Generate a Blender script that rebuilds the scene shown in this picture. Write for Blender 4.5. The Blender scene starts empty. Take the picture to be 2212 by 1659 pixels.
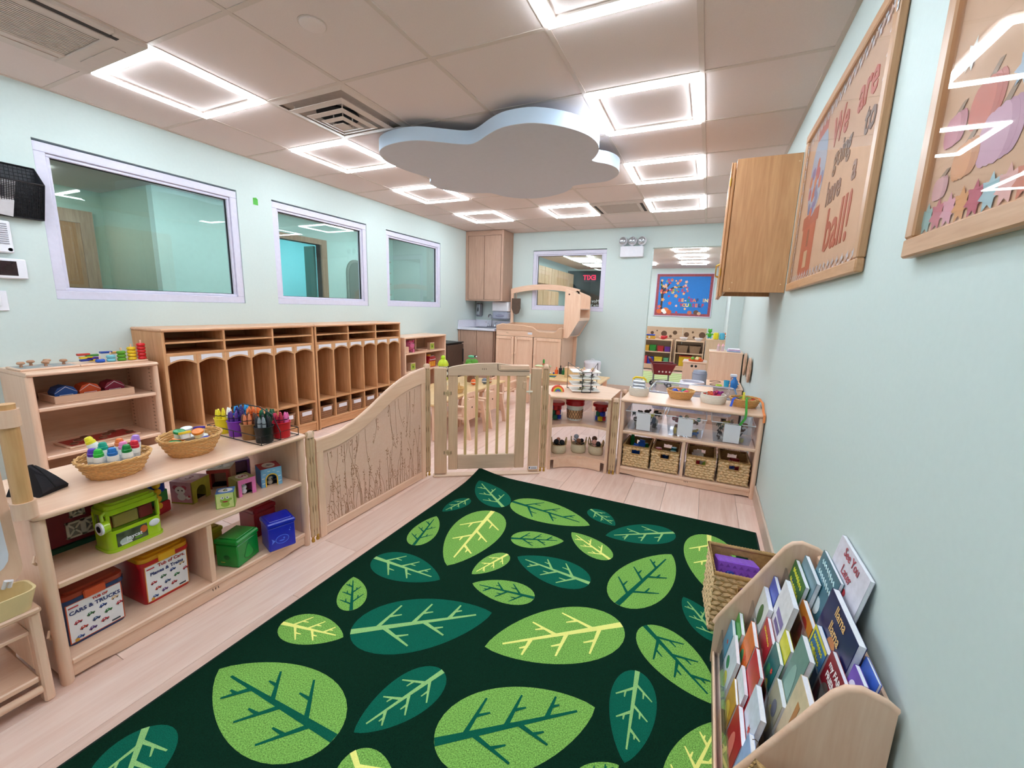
import bpy, math, random
from mathutils import Vector, Matrix
random.seed(7)
S = bpy.context.scene
COL = S.collection
PI = math.pi
# ---------------------------------------------------------------- camera
XL, XR, YB, YF, ZC = -3.579, 0.568, 5.215, -2.44, 2.446
CAM = Vector((0.1539, -1.3155, 1.2473))
yaw, pit, rol = 0.4297, 0.1822, 0.0297
fw = Vector((-math.sin(yaw)*math.cos(pit), math.cos(yaw)*math.cos(pit), -math.sin(pit)))
rt = Vector((math.cos(yaw), math.sin(yaw), 0)); up = rt.cross(fw)
rt, up = math.cos(rol)*rt+math.sin(rol)*up, -math.sin(rol)*rt+math.cos(rol)*up
cd = bpy.data.cameras.new('camera'); cam = bpy.data.objects.new('camera', cd); COL.objects.link(cam)
cam.matrix_world = Matrix(((rt.x, up.x, -fw.x, CAM.x), (rt.y, up.y, -fw.y, CAM.y), (rt.z, up.z, -fw.z, CAM.z), (0, 0, 0, 1)))
cd.sensor_width = 36; cd.sensor_fit = 'HORIZONTAL'; cd.lens = 901.19*36/2212; cd.clip_start = .02; cd.clip_end = 60
S.camera = cam
# ---------------------------------------------------------------- world, exposure
W = bpy.data.worlds.new('world'); S.world = W; W.use_nodes = True
W.node_tree.nodes['Background'].inputs[0].default_value = (.75, .83, 1, 1); W.node_tree.nodes['Background'].inputs[1].default_value = .3
S.view_settings.view_transform = 'Standard'; S.view_settings.look = 'None'
S.view_settings.gamma = 1; S.view_settings.use_curve_mapping = False; S.view_settings.exposure = 0.74
LAMP = 22.0          # emission of the LED frames
# ---------------------------------------------------------------- helpers
def lin(h):
    h = h.lstrip('#'); o = []
    for i in (0, 2, 4):
        c = int(h[i:i+2], 16)/255; o.append(c/12.92 if c <= .04045 else ((c+.055)/1.055)**2.4)
    return (*o, 1)
class MB:
    def __init__(s): s.v = []; s.f = []
    def add(s, vs, fs, M=None):
        n = len(s.v)
        s.v += [tuple(M @ Vector(p)) for p in vs] if M is not None else [tuple(p) for p in vs]
        s.f += [[i+n for i in f] for f in fs]; return s
    def box(s, x0, x1, y0, y1, z0, z1, b=0, M=None):
        if b <= 0:
            vs = [(x, y, z) for z in (z0, z1) for y in (y0, y1) for x in (x0, x1)]
            return s.add(vs, [(0, 2, 3, 1), (4, 5, 7, 6), (0, 1, 5, 4), (2, 6, 7, 3), (0, 4, 6, 2), (1, 3, 7, 5)], M)
        b = min(b, (x1-x0)*.49, (y1-y0)*.49, (z1-z0)*.49)
        X, Y, Z = (x0, x1), (y0, y1), (z0, z1); vs = []; ix = {}
        for i in (0, 1):
            for j in (0, 1):
                for k in (0, 1):
                    a, c, d = (X[i], Y[j], Z[k]); sx, sy, sz = (1-2*i)*b, (1-2*j)*b, (1-2*k)*b
                    for t, p in enumerate(((a, c+sy, d+sz), (a+sx, c, d+sz), (a+sx, c+sy, d))): ix[i, j, k, t] = len(vs); vs.append(p)
        q = lambda *a: ix[a]
        fs = []
        for i in (0, 1):
            fs.append([q(i, 0, 0, 0), q(i, 1, 0, 0), q(i, 1, 1, 0), q(i, 0, 1, 0)]); fs.append([q(0, i, 0, 1), q(1, i, 0, 1), q(1, i, 1, 1), q(0, i, 1, 1)]); fs.append([q(0, 0, i, 2), q(1, 0, i, 2), q(1, 1, i, 2), q(0, 1, i, 2)])
            for j in (0, 1):
                fs.append([q(i, j, 0, 0), q(i, j, 1, 0), q(i, j, 1, 1), q(i, j, 0, 1)]); fs.append([q(i, 0, j, 0), q(i, 1, j, 0), q(i, 1, j, 2), q(i, 0, j, 2)]); fs.append([q(0, i, j, 1), q(1, i, j, 1), q(1, i, j, 2), q(0, i, j, 2)])
                for k in (0, 1): fs.append([q(i, j, k, 0), q(i, j, k, 1), q(i, j, k, 2)])
        return s.add(vs, fs, M)
    def prism(s, pts, a0, a1, ax='y', M=None):
        n = len(pts)
        mp = {'x': lambda p, a: (a, p[0], p[1]), 'y': lambda p, a: (p[0], a, p[1]), 'z': lambda p, a: (p[0], p[1], a)}[ax]
        vs = [mp(p, a0) for p in pts]+[mp(p, a1) for p in pts]
        fs = [list(range(n))[::-1], list(range(n, 2*n))]+[(i, (i+1) % n, n+(i+1) % n, n+i) for i in range(n)]
        return s.add(vs, fs, M)
    def strip(s, lo, hi, a0, a1, ax='y', M=None):
        """solid between two polylines lo/hi (2d, same length), extruded along ax"""
        return s.prism(list(lo)+list(hi)[::-1], a0, a1, ax, M)
    def lathe(s, prof, n=20, c=(0, 0, 0), sx=1, sy=1, M=None, cap=True):
        vs = []; fs = []; m = len(prof)
        for r, z in prof:
            for i in range(n):
                a = 2*PI*i/n; vs.append((c[0]+r*sx*math.cos(a), c[1]+r*sy*math.sin(a), c[2]+z))
        for j in range(m-1):
            for i in range(n): fs.append((j*n+i, j*n+(i+1) % n, (j+1)*n+(i+1) % n, (j+1)*n+i))
        if cap:
            if prof[0][0] > 1e-5: fs.append(list(range(n))[::-1])
            if prof[-1][0] > 1e-5: fs.append([(m-1)*n+i for i in range(n)])
        return s.add(vs, fs, M)
    def cyl(s, c, r, h, n=16, r2=None, M=None, ax='z'):
        R_ = {'z': Matrix(), 'x': Matrix.Rotation(PI/2, 4, 'Y'), 'y': Matrix.Rotation(-PI/2, 4, 'X')}[ax]
        T = Matrix.Translation(c) @ R_
        if M is not None: T = M @ T
        return s.lathe([(r, 0), (r if r2 is None else r2, h)], n, M=T)
    def ball(s, c, r, n=12, m=8, sc=(1, 1, 1), M=None):
        pr = [(max(r*math.sin(PI*j/m), 1e-6), -r*math.cos(PI*j/m)) for j in range(m+1)]
        T = Matrix.Translation(c) @ Matrix.Diagonal((*sc, 1))
        if M is not None: T = M @ T
        return s.lathe(pr, n, M=T, cap=False)
    def tube(s, pts, r, n=6, closed=False, M=None):
        P = [Vector(p) for p in pts]; m = len(P); vs = []; fs = []
        rr = r if isinstance(r, (list, tuple)) else [r]*m; prev = None
        for i, p in enumerate(P):
            if closed: t = P[(i+1) % m]-P[i-1]
            else: t = P[min(i+1, m-1)]-P[max(i-1, 0)]
            t.normalize()
            if prev is None:
                a = Vector((0, 0, 1)) if abs(t.z) < .9 else Vector((1, 0, 0)); u = t.cross(a).normalized()
            else:
                u = prev-t*prev.dot(t)
                u = u.normalized() if u.length > 1e-6 else t.orthogonal().normalized()
            prev = u; w = t.cross(u)
            for k in range(n):
                a = 2*PI*k/n; vs.append(p+(u*math.cos(a)+w*math.sin(a))*rr[i])
        for i in range(m if closed else m-1):
            j = (i+1) % m
            for k in range(n): fs.append((i*n+k, i*n+(k+1) % n, j*n+(k+1) % n, j*n+k))
        if not closed: fs += [list(range(n))[::-1], [(m-1)*n+k for k in range(n)]]
        return s.add(vs, fs, M)
    def quad(s, p, M=None): return s.add(p, [list(range(len(p)))], M)
    def mesh(s, name, m, smooth=0):
        me = bpy.data.meshes.new(name); me.from_pydata(s.v, [], s.f); me.update()
        import bmesh
        bm = bmesh.new(); bm.from_mesh(me); bmesh.ops.recalc_face_normals(bm, faces=bm.faces); bm.to_mesh(me); bm.free()
        if m is not None: me.materials.append(m)
        if smooth:
            me.polygons.foreach_set('use_smooth', [True]*len(me.polygons)); me.set_sharp_from_angle(angle=math.radians(smooth))
        return me
    def build(s, name, m, parent=None, smooth=0, loc=None):
        return link(name, s.mesh(name, m, smooth), parent, loc)
def link(name, me, parent=None, loc=None):
    o = bpy.data.objects.new(name, me); COL.objects.link(o)
    if parent is not None: o.parent = parent
    if loc is not None: o.location = loc
    return o
def B(name, m, parent, *a, **k):
    bv = k.pop('b', .002); return MB().box(*a, b=bv, **k).build(name, m, parent)
def tag(o, label, cat, group=None):
    o['label'] = label; o['category'] = cat
    if group: o['group'] = group
    return o
def thing(name, label, cat, loc=(0, 0, 0), rz=0, group=None):
    o = bpy.data.objects.new(name, None); COL.objects.link(o); o.empty_display_size = .05
    o.location = loc; o.rotation_euler = (0, 0, rz); return tag(o, label, cat, group)
def struct(o): o['kind'] = 'structure'; return o
def dup(root, loc=None, rz=None, label=None, mats=None):
    def cp(o, par):
        c = o.copy(); COL.objects.link(c); c.parent = par
        for ch in o.children: cp(ch, c)
        return c
    c = cp(root, None)
    if loc is not None: c.location = loc
    if rz is not None: c.rotation_euler = (0, 0, rz)
    if label: c['label'] = label
    return c
def Tm(loc=(0, 0, 0), rx=0, ry=0, rz=0, s=1):
    return Matrix.Translation(loc) @ Matrix.Rotation(rz, 4, 'Z') @ Matrix.Rotation(ry, 4, 'Y') @ Matrix.Rotation(rx, 4, 'X') @ Matrix.Scale(s, 4)
_fonts = {}
def text(body, size, m, parent, M, name='lettering', depth=.0006, align='CENTER', sx=1, flip=False, bold=0):
    c = bpy.data.curves.new('t', 'FONT'); c.body = body; c.size = size; c.align_x = align; c.align_y = 'CENTER'; c.extrude = depth/2; c.offset = bold
    c.resolution_u = 2
    o = bpy.data.objects.new('t', c); COL.objects.link(o)
    dg = bpy.context.evaluated_depsgraph_get(); me = bpy.data.meshes.new_from_object(o.evaluated_get(dg)); me.name = name
    bpy.data.objects.remove(o); bpy.data.curves.remove(c)
    me.transform(M @ Matrix.Diagonal((-sx if flip else sx, 1, 1, 1))); me.materials.clear(); me.materials.append(m)
    if flip: me.flip_normals()
    return link(name, me, parent)
# faces: matrices that turn text (xy, facing +z) to stand upright facing a direction
UPY = Matrix.Rotation(PI/2, 4, 'X')                       # faces -y, reads left->right along +x
def face(loc, rz=0, tilt=0): return Matrix.Translation(loc) @ Matrix.Rotation(rz, 4, 'Z') @ UPY @ Matrix.Rotation(tilt, 4, 'X')
# ---------------------------------------------------------------- materials
_mc = {}
def _new(name):
    m = bpy.data.materials.new(name); m.use_nodes = True; nt = m.node_tree
    return m, nt, nt.nodes['Principled BSDF']
def mat(name, hexc, rough=.45, var=.06, scale=25, metal=0, emit=0, spec=.5, bump=0, coat=0):
    if name in _mc: return _mc[name]
    m, nt, p = _new(name); c = lin(hexc)
    tc = nt.nodes.new('ShaderNodeTexCoord'); nz = nt.nodes.new('ShaderNodeTexNoise'); nz.inputs['Scale'].default_value = scale; nz.inputs['Detail'].default_value = 3
    nt.links.new(tc.outputs['Object'], nz.inputs['Vector'])
    r = nt.nodes.new('ShaderNodeValToRGB')
    r.color_ramp.elements[0].position = .3; r.color_ramp.elements[1].position = .7
    r.color_ramp.elements[0].color = (*[x*(1-var) for x in c[:3]], 1); r.color_ramp.elements[1].color = (*[min(1, x*(1+var)) for x in c[:3]], 1)
    nt.links.new(nz.outputs['Fac'], r.inputs['Fac']); nt.links.new(r.outputs['Color'], p.inputs['Base Color'])
    p.inputs['Roughness'].default_value = rough; p.inputs['Metallic'].default_value = metal; p.inputs['Specular IOR Level'].default_value = spec
    if coat: p.inputs['Coat Weight'].default_value = coat; p.inputs['Coat Roughness'].default_value = .08
    if emit: p.inputs['Emission Color'].default_value = c; p.inputs['Emission Strength'].default_value = emit
    if bump:
        b = nt.nodes.new('ShaderNodeBump'); b.inputs['Strength'].default_value = bump; b.inputs['Distance'].default_value = .004
        nt.links.new(nz.outputs['Fac'], b.inputs['Height']); nt.links.new(b.outputs['Normal'], p.inputs['Normal'])
    _mc[name] = m; return m
def wood(name, light, dark, ax='x', rough=.38, grain=1.0, scale=1.0, contrast=.5):
    if name in _mc: return _mc[name]
    m, nt, p = _new(name); N = nt.nodes.new; L = nt.links.new
    tc = N('ShaderNodeTexCoord'); mp = N('ShaderNodeMapping')
    sc = {'x': (.7, 9, 9), 'y': (9, .7, 9), 'z': (9, 9, .7)}[ax]; mp.inputs['Scale'].default_value = [k*scale for k in sc]
    oi = N('ShaderNodeObjectInfo'); ad = N('ShaderNodeVectorMath'); ad.operation = 'ADD'
    ml = N('ShaderNodeVectorMath'); ml.operation = 'SCALE'; ml.inputs['Scale'].default_value = 7
    cb = N('ShaderNodeCombineXYZ'); L(oi.outputs['Random'], cb.inputs[0]); L(oi.outputs['Random'], cb.inputs[1]); L(oi.outputs['Random'], cb.inputs[2])
    L(cb.outputs[0], ml.inputs[0]); L(tc.outputs['Object'], ad.inputs[0]); L(ml.outputs[0], ad.inputs[1]); L(ad.outputs[0], mp.inputs['Vector'])
    n1 = N('ShaderNodeTexNoise'); n1.inputs['Scale'].default_value = 2.2; n1.inputs['Detail'].default_value = 6; n1.inputs['Distortion'].default_value = 1.2*grain
    L(mp.outputs[0], n1.inputs['Vector'])
    n2 = N('ShaderNodeTexNoise'); n2.inputs['Scale'].default_value = 14; n2.inputs['Detail'].default_value = 2; L(mp.outputs[0], n2.inputs['Vector'])
    mx = N('ShaderNodeMix'); mx.inputs['Factor'].default_value = .35; L(n1.outputs['Fac'], mx.inputs[2]); L(n2.outputs['Fac'], mx.inputs[3])
    r = N('ShaderNodeValToRGB'); e = r.color_ramp.elements; e[0].position = .5-.3*contrast; e[1].position = .5+.3*contrast
    e[0].color = lin(dark); e[1].color = lin(light); L(mx.outputs[0], r.inputs['Fac'])
    hs = N('ShaderNodeHueSaturation'); mr = N('ShaderNodeMapRange'); mr.inputs['To Min'].default_value = .95; mr.inputs['To Max'].default_value = 1.05
    L(oi.outputs['Random'], mr.inputs['Value']); L(mr.outputs[0], hs.inputs['Value']); L(r.outputs['Color'], hs.inputs['Color']); L(hs.outputs['Color'], p.inputs['Base Color'])
    p.inputs['Roughness'].default_value = rough
    b = N('ShaderNodeBump'); b.inputs['Strength'].default_value = .06; b.inputs['Distance'].default_value = .002; L(mx.outputs[0], b.inputs['Height']); L(b.outputs['Normal'], p.inputs['Normal'])
    _mc[name] = m; return m
def glass(name, tint='ffffff', refl=1.0, rough=.0, ior=1.5, haze=0.0):
    if name in _mc: return _mc[name]
    m = bpy.data.materials.new(name); m.use_nodes = True; nt = m.node_tree; N = nt.nodes.new; L = nt.links.new
    nt.nodes.remove(nt.nodes['Principled BSDF']); out = nt.nodes['Material Output']
    t = N('ShaderNodeBsdfTransparent'); t.inputs[0].default_value = lin(tint); g = N('ShaderNodeBsdfGlossy'); g.inputs['Roughness'].default_value = rough
    fr = N('ShaderNodeFresnel'); ge = N('ShaderNodeNewGeometry'); im = N('ShaderNodeMapRange'); im.inputs['To Min'].default_value = ior; im.inputs['To Max'].default_value = 1/ior
    L(ge.outputs['Backfacing'], im.inputs['Value']); L(im.outputs[0], fr.inputs['IOR'])   # thin sheet: same reflectance from both sides
    mu = N('ShaderNodeMath'); mu.operation = 'MULTIPLY'; mu.use_clamp = True; mu.inputs[1].default_value = refl
    L(fr.outputs[0], mu.inputs[0]); mx = N('ShaderNodeMixShader'); L(mu.outputs[0], mx.inputs[0])
    src = t.outputs[0]
    if haze:
        d = N('ShaderNodeBsdfDiffuse'); d.inputs[0].default_value = lin(tint); hm = N('ShaderNodeMixShader'); hm.inputs[0].default_value = haze; L(t.outputs[0], hm.inputs[1]); L(d.outputs[0], hm.inputs[2]); src = hm.outputs[0]
    L(src, mx.inputs[1]); L(g.outputs[0], mx.inputs[2]); L(mx.outputs[0], out.inputs['Surface'])
    _mc[name] = m; return m
def carpet(name, hexc, var=.25, scale=420):
    m = mat(name, hexc, rough=.95, var=var, scale=scale, spec=.1, bump=.6); return m
# ================================================================ materials used all over
M_wall = mat('wall_paint', 'cfdbd8', .55, .012, 60, spec=.3)
M_ceil = mat('ceiling_tile_white', 'e2d1cb', .9, .02, 160, spec=.1, bump=.08)
M_grid = mat('ceiling_grid', 'd3c1b6', .6, .02)
M_white = mat('white_plastic', 'eceaf2', .4, .02)
M_alu = mat('window_alu', 'd8d4e6', .42, .03, 40, spec=.5)
M_base = mat('baseboard_vinyl', 'd2b8a6', .5, .04)
M_led = None
def led():
    m, nt, p = _new('led_strip'); p.inputs['Base Color'].default_value = (.9, .9, 1, 1)
    p.inputs['Emission Color'].default_value = (.78, .91, 1.0, 1); p.inputs['Emission Strength'].default_value = LAMP; return m
M_led = led()
M_glass = glass('window_glass', 'eef8f4', 1.5, 0, 1.5)
M_plank = [wood('plank_%s' % i, a, b, 'y', .36, 1.6, .8, .9) for i, (a, b) in enumerate((('fadfd2', 'e6bdac'), ('f8dacc', 'e1b6a4'), ('fbe2d6', 'e9c2b2'), ('f5d6c8', 'dcb09d')))]
# ================================================================ floor and its planks
fl = struct(MB().box(XL-3.2, XR+.12, YF, 11.9, -.06, -.006).build('floor', mat('floor_joint', '6d5548', .8)))
PW, PL_ = .2245, 1.22
pm = [MB().box(.0007, PW-.0007, .0007, PL_-.0007, -.006, 0, b=.0008).mesh('plank', m) for m in M_plank]
k = 0
for i in range(-16, 3):
    x0 = i*PW; off = ((i*37) % 10)/10*PL_-PL_+(.135 if i == -1 else 0)
    j = 0; y = YF+off
    while y < 10.2:
        ya, yb = max(y, YF), y+PL_; xa, xb = max(x0, XL+.002), min(x0+PW, XR-.002)
        q = (i*7+j*3+(i*j) % 5) % 4
        if ya == y and xa == x0 and xb == x0+PW: link('plank', pm[q], fl, (x0, y, 0))
        else: MB().box(xa+.0007, xb-.0007, ya+.0007, yb-.0007, -.006, 0, b=.0008).build('plank', M_plank[q], fl)
        y += PL_; j += 1
# ================================================================ walls
WT = .12
def wall_open(mb, ax, c0, c1, a0, a1, z0, z1, holes):
    """wall slab between planes c0..c1 along the other axis a0..a1 with rectangular holes (a,b,zlo,zhi)"""
    def bx(p, q, r, t):
        if q-p < 1e-4 or t-r < 1e-4: return
        if ax == 'x': mb.box(c0, c1, p, q, r, t)
        else: mb.box(p, q, c0, c1, r, t)
    cur = a0
    for (p, q, r, t) in sorted(holes):
        bx(cur, p, z0, z1); bx(p, q, z0, r); bx(p, q, t, z1); cur = q
    bx(cur, a1, z0, z1); return mb
WZ0, WZ1 = 1.212, 2.152
LW = [(-.09, 1.11), (1.425, 2.61), (2.942, 4.12)]
wl = struct(wall_open(MB(), 'x', XL-WT, XL, YF-.1, YB+WT, 0, 2.6, [(a, b, WZ0, WZ1) for a, b in LW]).build('wall_left', M_wall))
wb = struct(wall_open(MB(), 'y', YB, YB+WT, XL, XR, 0, 2.6, [(-2.525, -1.33, 1.216, 2.158), (-.668, .41, 0, 2.147)]).build('wall_back', M_wall))
wr = struct(MB().box(XR, XR+WT, YF-.1, 11.9, 0, 2.6).build('wall_right', M_wall))
wf = struct(MB().box(XL-WT, XR+WT, YF-.1, YF, 0, 2.6).build('wall_front', M_wall))
# windows
def window(n, ax, c, a, b, z0, z1, inward):
    """frame recessed in its hole: ax = wall normal axis, c = wall face coordinate, inward = +1/-1 room side"""
    o = bpy.data.objects.new('window_%d' % n, None); COL.objects.link(o); struct(o)
    def bx(mb, p, q, d0, d1, r, t, bv=.003):
        e0, e1 = sorted((c-inward*d0, c-inward*d1))
        if ax == 'x': mb.box(e0, e1, p, q, r, t, b=bv)
        else: mb.box(p, q, e0, e1, r, t, b=bv)
    w = .055; f = MB(); a_, b_, z0_, z1_ = a+.0005, b-.0005, z0+.0005, z1-.012
    bx(f, a_, b_, .008, .09, z0_, z0_+w); bx(f, a_, b_, .008, .09, z1_-w, z1_); bx(f, a_, a_+w, .0081, .09, z0_+w, z1_-w); bx(f, b_-w, b_, .0081, .09, z0_+w, z1_-w)
    f.build('window_frame', M_alu, o)
    g = MB(); v = .02; a2, b2, y0, y1 = a_+w, b_-w, z0_+w, z1_-w
    bx(g, a2, b2, .022, .075, y0, y0+v); bx(g, a2, b2, .022, .075, y1-v, y1); bx(g, a2, a2+v, .0221, .075, y0+v, y1-v); bx(g, b2-v, b2, .0221, .075, y0+v, y1-v)
    g.build('glazing_bead', M_alu, o)
    p = MB(); bx(p, a2+v-.002, b2-v+.002, .046, .05, y0+v-.002, y1-v+.002, 0); p.build('pane', M_glass, o)
    s = MB(); bx(s, a2+v-.0035, b2-v+.0035, .04, .056, y0+v-.001, y0+v+.004, 0); bx(s, a2+v-.0035, b2-v+.0035, .04, .056, y1-v-.004, y1-v+.001, 0); bx(s, b2-v-.004, b2-v+.001, .04, .056, y0+v, y1-v, 0); bx(s, a2+v-.001, a2+v+.004, .04, .056, y0+v, y1-v, 0)
    s.build('gasket', mat('gasket', '15161a', .7), o)
    return o
for i, (a, b) in enumerate(LW): window(i+1, 'x', XL, a, b, WZ0, WZ1, 1)
window(4, 'y', YB, -2.525, -1.33, 1.216, 2.158, -1)
# baseboards
struct(B('baseboard_right', M_base, None, XR-.012, XR, YF, YB, 0, .1, b=.003))
bb = MB(); bb.box(XL, -.668, YB-.012, YB, 0, .1, b=.003).box(.41, XR-.012, YB-.012, YB, 0, .1, b=.003); struct(bb.build('baseboard_back', M_base))
struct(B('baseboard_left', M_base, None, XL, XL+.012, YF, YB-.012, 0, .1, b=.003))
# ================================================================ ceiling: slab, grid, tiles
ce = struct(MB().box(XL-WT, XR+WT, YF-.1, 11.9, ZC+.02, ZC+.1).build('ceiling', M_grid))
P = .61
xs = [XL]+[u*P for u in range(-5, 1)]+[XR]; ys = [v*P for v in range(-4, 9)]+[YB]
special = {(-5, 0), (-5, 2), (-5, 4), (-5, 6), (-1, 0), (-1, 2), (-1, 4), (-1, 6), (-3, 6), (-1, -2), (-5, -2), (-3, -3), (-5, -1), (-4, 1), (-2, 6)}
tile_me = MB().box(.011, P-.011, .011, P-.011, 0, .018, b=.002).mesh('ceiling_tile', M_ceil)
for i in range(len(xs)-1):
    for j in range(len(ys)-1):
        u, v = i-6, j-4
        if (u, v) in special: continue
        if 0 < i < 6 and j < 12: link('ceiling_tile', tile_me, ce, (xs[i], ys[j], ZC))
        else: MB().box(xs[i]+.011, xs[i+1]-.011, ys[j]+.011, ys[j+1]-.011, ZC, ZC+.018, b=.002).build('ceiling_tile', M_ceil, ce)
for x in xs[1:-1]: B('grid_bar', M_grid, ce, x-.012, x+.012, YF, YB, ZC-.003, ZC+.02, b=0)
for y in ys[1:-1]: B('grid_bar', M_grid, ce, XL, XR, y-.012, y+.012, ZC-.0025, ZC+.02, b=0)
tr = MB(); tr.box(XL, XL+.02, YF, YB, ZC-.004, ZC+.02).box(XR-.02, XR, YF, YB, ZC-.004, ZC+.02).box(XL+.02, XR-.02, YB-.02, YB, ZC-.004, ZC+.02).box(XL+.02, XR-.02, YF, YF+.02, ZC-.004, ZC+.02)
struct(tr.build('trim_1', M_grid))
# ---------------------------------------------------------------- LED frame lights
def make_light():
    t = thing('ceiling_light', 'square LED frame light glowing white in the ceiling grid', 'light', group='LED frame lights in the ceiling')
    a, b, w = .012, P-.012, .038
    for (x0, x1, y0, y1) in ((a, b, a, a+w), (a, b, b-w, b), (a, a+w, a+w, b-w), (b-w, b, a+w, b-w)):
        B('led_strip', M_led, t, x0, x1, y0, y1, ZC-.016, ZC+.004, b=.002)
    e = MB(); i0, i1 = a+w, b-w
    for (x0, x1, y0, y1) in ((i0, i1, i0, i0+.008), (i0, i1, i1-.008, i1), (i0, i0+.008, i0, i1), (i1-.008, i1, i0, i1)): e.box(x0, x1, y0, y1, ZC-.006, ZC+.006)
    e.build('inner_rim', M_grid, t)
    B('panel', M_ceil, t, i0+.004, i1-.004, i0+.004, i1-.004, ZC+.002, ZC+.014, b=0); return t
cl0 = make_light()
cells = [(-5, 0), (-5, 2), (-5, 4), (-5, 6), (-1, 0), (-1, 2), (-1, 4), (-1, 6), (-3, 6), (-1, -2), (-5, -2), (-3, -3)]
LBL = ('square LED frame light beside the ribbed ceiling cassette', 'square LED frame light beside the stepped air diffuser', 'square LED frame light half hidden by the cloud panel on the window side', 'square LED frame light nearest the upper oak cabinet', 'square LED frame light near the cut ceiling tile above the boards', 'square LED frame light beside the large bump of the cloud panel', 'square LED frame light beside the small lobe of the cloud panel', 'square LED frame light next to the small air return on the doorway side', 'square LED frame light between the oak cabinet and the small air return', 'square LED frame light behind the book display end', 'square LED frame light behind the easel', 'square LED frame light at the rear centre of the room')
for n, (u, v) in enumerate(cells):
    o = cl0 if n == 0 else dup(cl0, label=LBL[n])
    o['label'] = LBL[n]
    o.location = (u*P, v*P, 0)
for (x, y) in ((-.61, 7.5), (-.61, 8.72), (-.61, 10.0), (-3.05, 8.2), (-3.05, 9.1), (-3.05, 10.3), (-1.83, 8.72), (-1.83, 10.0), (-.61, 6.1), (-3.05, 6.3)):
    o = dup(cl0, (x, y, .012), label='LED frame light of the next room in the row by the %s' % {-.61: 'doorway', -3.05: 'oak wall cabinets', -1.83: 'middle of the ceiling'}[x]); o['group'] = 'LED frame lights of the next room'
# ================================================================ next room beyond the doorway and the back window
struct(MB().box(-4.2, XR, 11.78, 11.9, 0, 2.6).build('wall_next_room_far', M_wall))
struct(MB().box(-4.2, -4.08, YB+WT, 11.78, 0, 2.6).build('wall_next_room_left', M_wall))
struct(MB().box(-4.2, XL-.121, YB, YB+WT, 0, 2.6).build('wall_next_room_corner', M_wall))
# corridor west of the left wall
XC = -5.5
M_cyan = mat('corridor_cyan_paint', '8fe4ee', .6, .02)  # cyan light of the room beyond put into the wall colour
struct(wall_open(MB(), 'x', XC-.1, XC, 1.42, YB+.1, 0, 2.446, [(2.85, 3.62, 0, 2.12)]).build('wall_corridor_far', mat('corridor_paint', 'd6f0ea', .6, .02)))
struct(MB().box(-6.6, XC-.1, 1.42, 1.5, 0, 2.446).box(-6.7, -6.6, YF, 1.5, 0, 2.446).build('wall_corridor_recess', mat('corridor_green', 'b7cdbb', .6, .02)))
struct(MB().box(-7.3, -7.2, 1.5, YB+.1, 0, 2.446).build('wall_corridor_cyan', M_cyan))
struct(MB().box(-7.3, XL-WT-.001, YB+.1, YB+.2, 0, 2.446).box(-7.3, XL-WT-.001, YF-.1, YF, 0, 2.446).build('wall_corridor_ends', M_wall))
struct(MB().box(-7.3, XL-WT, YF-.1, YB+.2, ZC, ZC+.1).build('ceiling_corridor', M_ceil))
M_trimwood = wood('trim_wood', 'c99f80', 'a87c60', 'z')
d = struct(MB().box(-6.6, -6.56, .3, 1.18, 0, 2.06, b=.003).build('door_1', wood('door_wood', 'c8946c', 'a8744e', 'z')))
B('door_pane', mat('teal_pane', '7fd0e4', .15, .05), d, -6.562, -6.552, .45, .98, .5, 1.93, b=0)
struct(MB().box(-6.6, -6.55, 1.18, 1.3, 0, 2.2).box(-6.6, -6.55, .2, .3, 0, 2.2).box(-6.6, -6.55, .3, 1.18, 2.06, 2.2).build('trim_2', M_trimwood))
struct(MB().box(XC-.1, XC+.03, 3.62, 3.72, 0, 2.2).box(XC-.1, XC+.03, 2.75, 2.85, 0, 2.2).box(XC-.1, XC+.03, 2.85, 3.62, 2.12, 2.2).build('trim_3', M_trimwood))
dd = struct(MB().box(XC-.3, XC-.09, 3.56, 3.6, 0, 2.1, b=.003).build('door_2', mat('teal_door', '2f7f78', .4)))
def corridor_lamp(x, y, label):
    t = thing('corridor_ceiling_light', label, 'light', (x, y, 0))
    for (x0, x1, y0, y1) in ((0, .6, 0, .04), (0, .6, .56, .6), (0, .04, .04, .56), (.56, .6, .04, .56)): B('led_strip', M_led, t, x0, x1, y0, y1, ZC-.014, ZC-.001, b=.002)
    return t
corridor_lamp(-4.9, 4.0, 'LED frame light on the corridor ceiling by the third side window')
corridor_lamp(-4.9, .9, 'LED frame light on the corridor ceiling by the widest side window')
corridor_lamp(-6.7, 3.0, 'LED frame light in the cyan room past the teal door')
corridor_lamp(-4.75, 2.3, 'LED frame light on the corridor ceiling by the middle side window')  # extra lamp added to brighten the view through the side windows
corridor_lamp(-6.3, .1, 'LED frame light before the teal paned wooden door')  # unseen lamp added to lift the dim corridor recess
corridor_lamp(-6.5, 4.2, 'second LED frame light in the cyan room')  # unseen lamp added so the cyan room reads brighter
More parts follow.
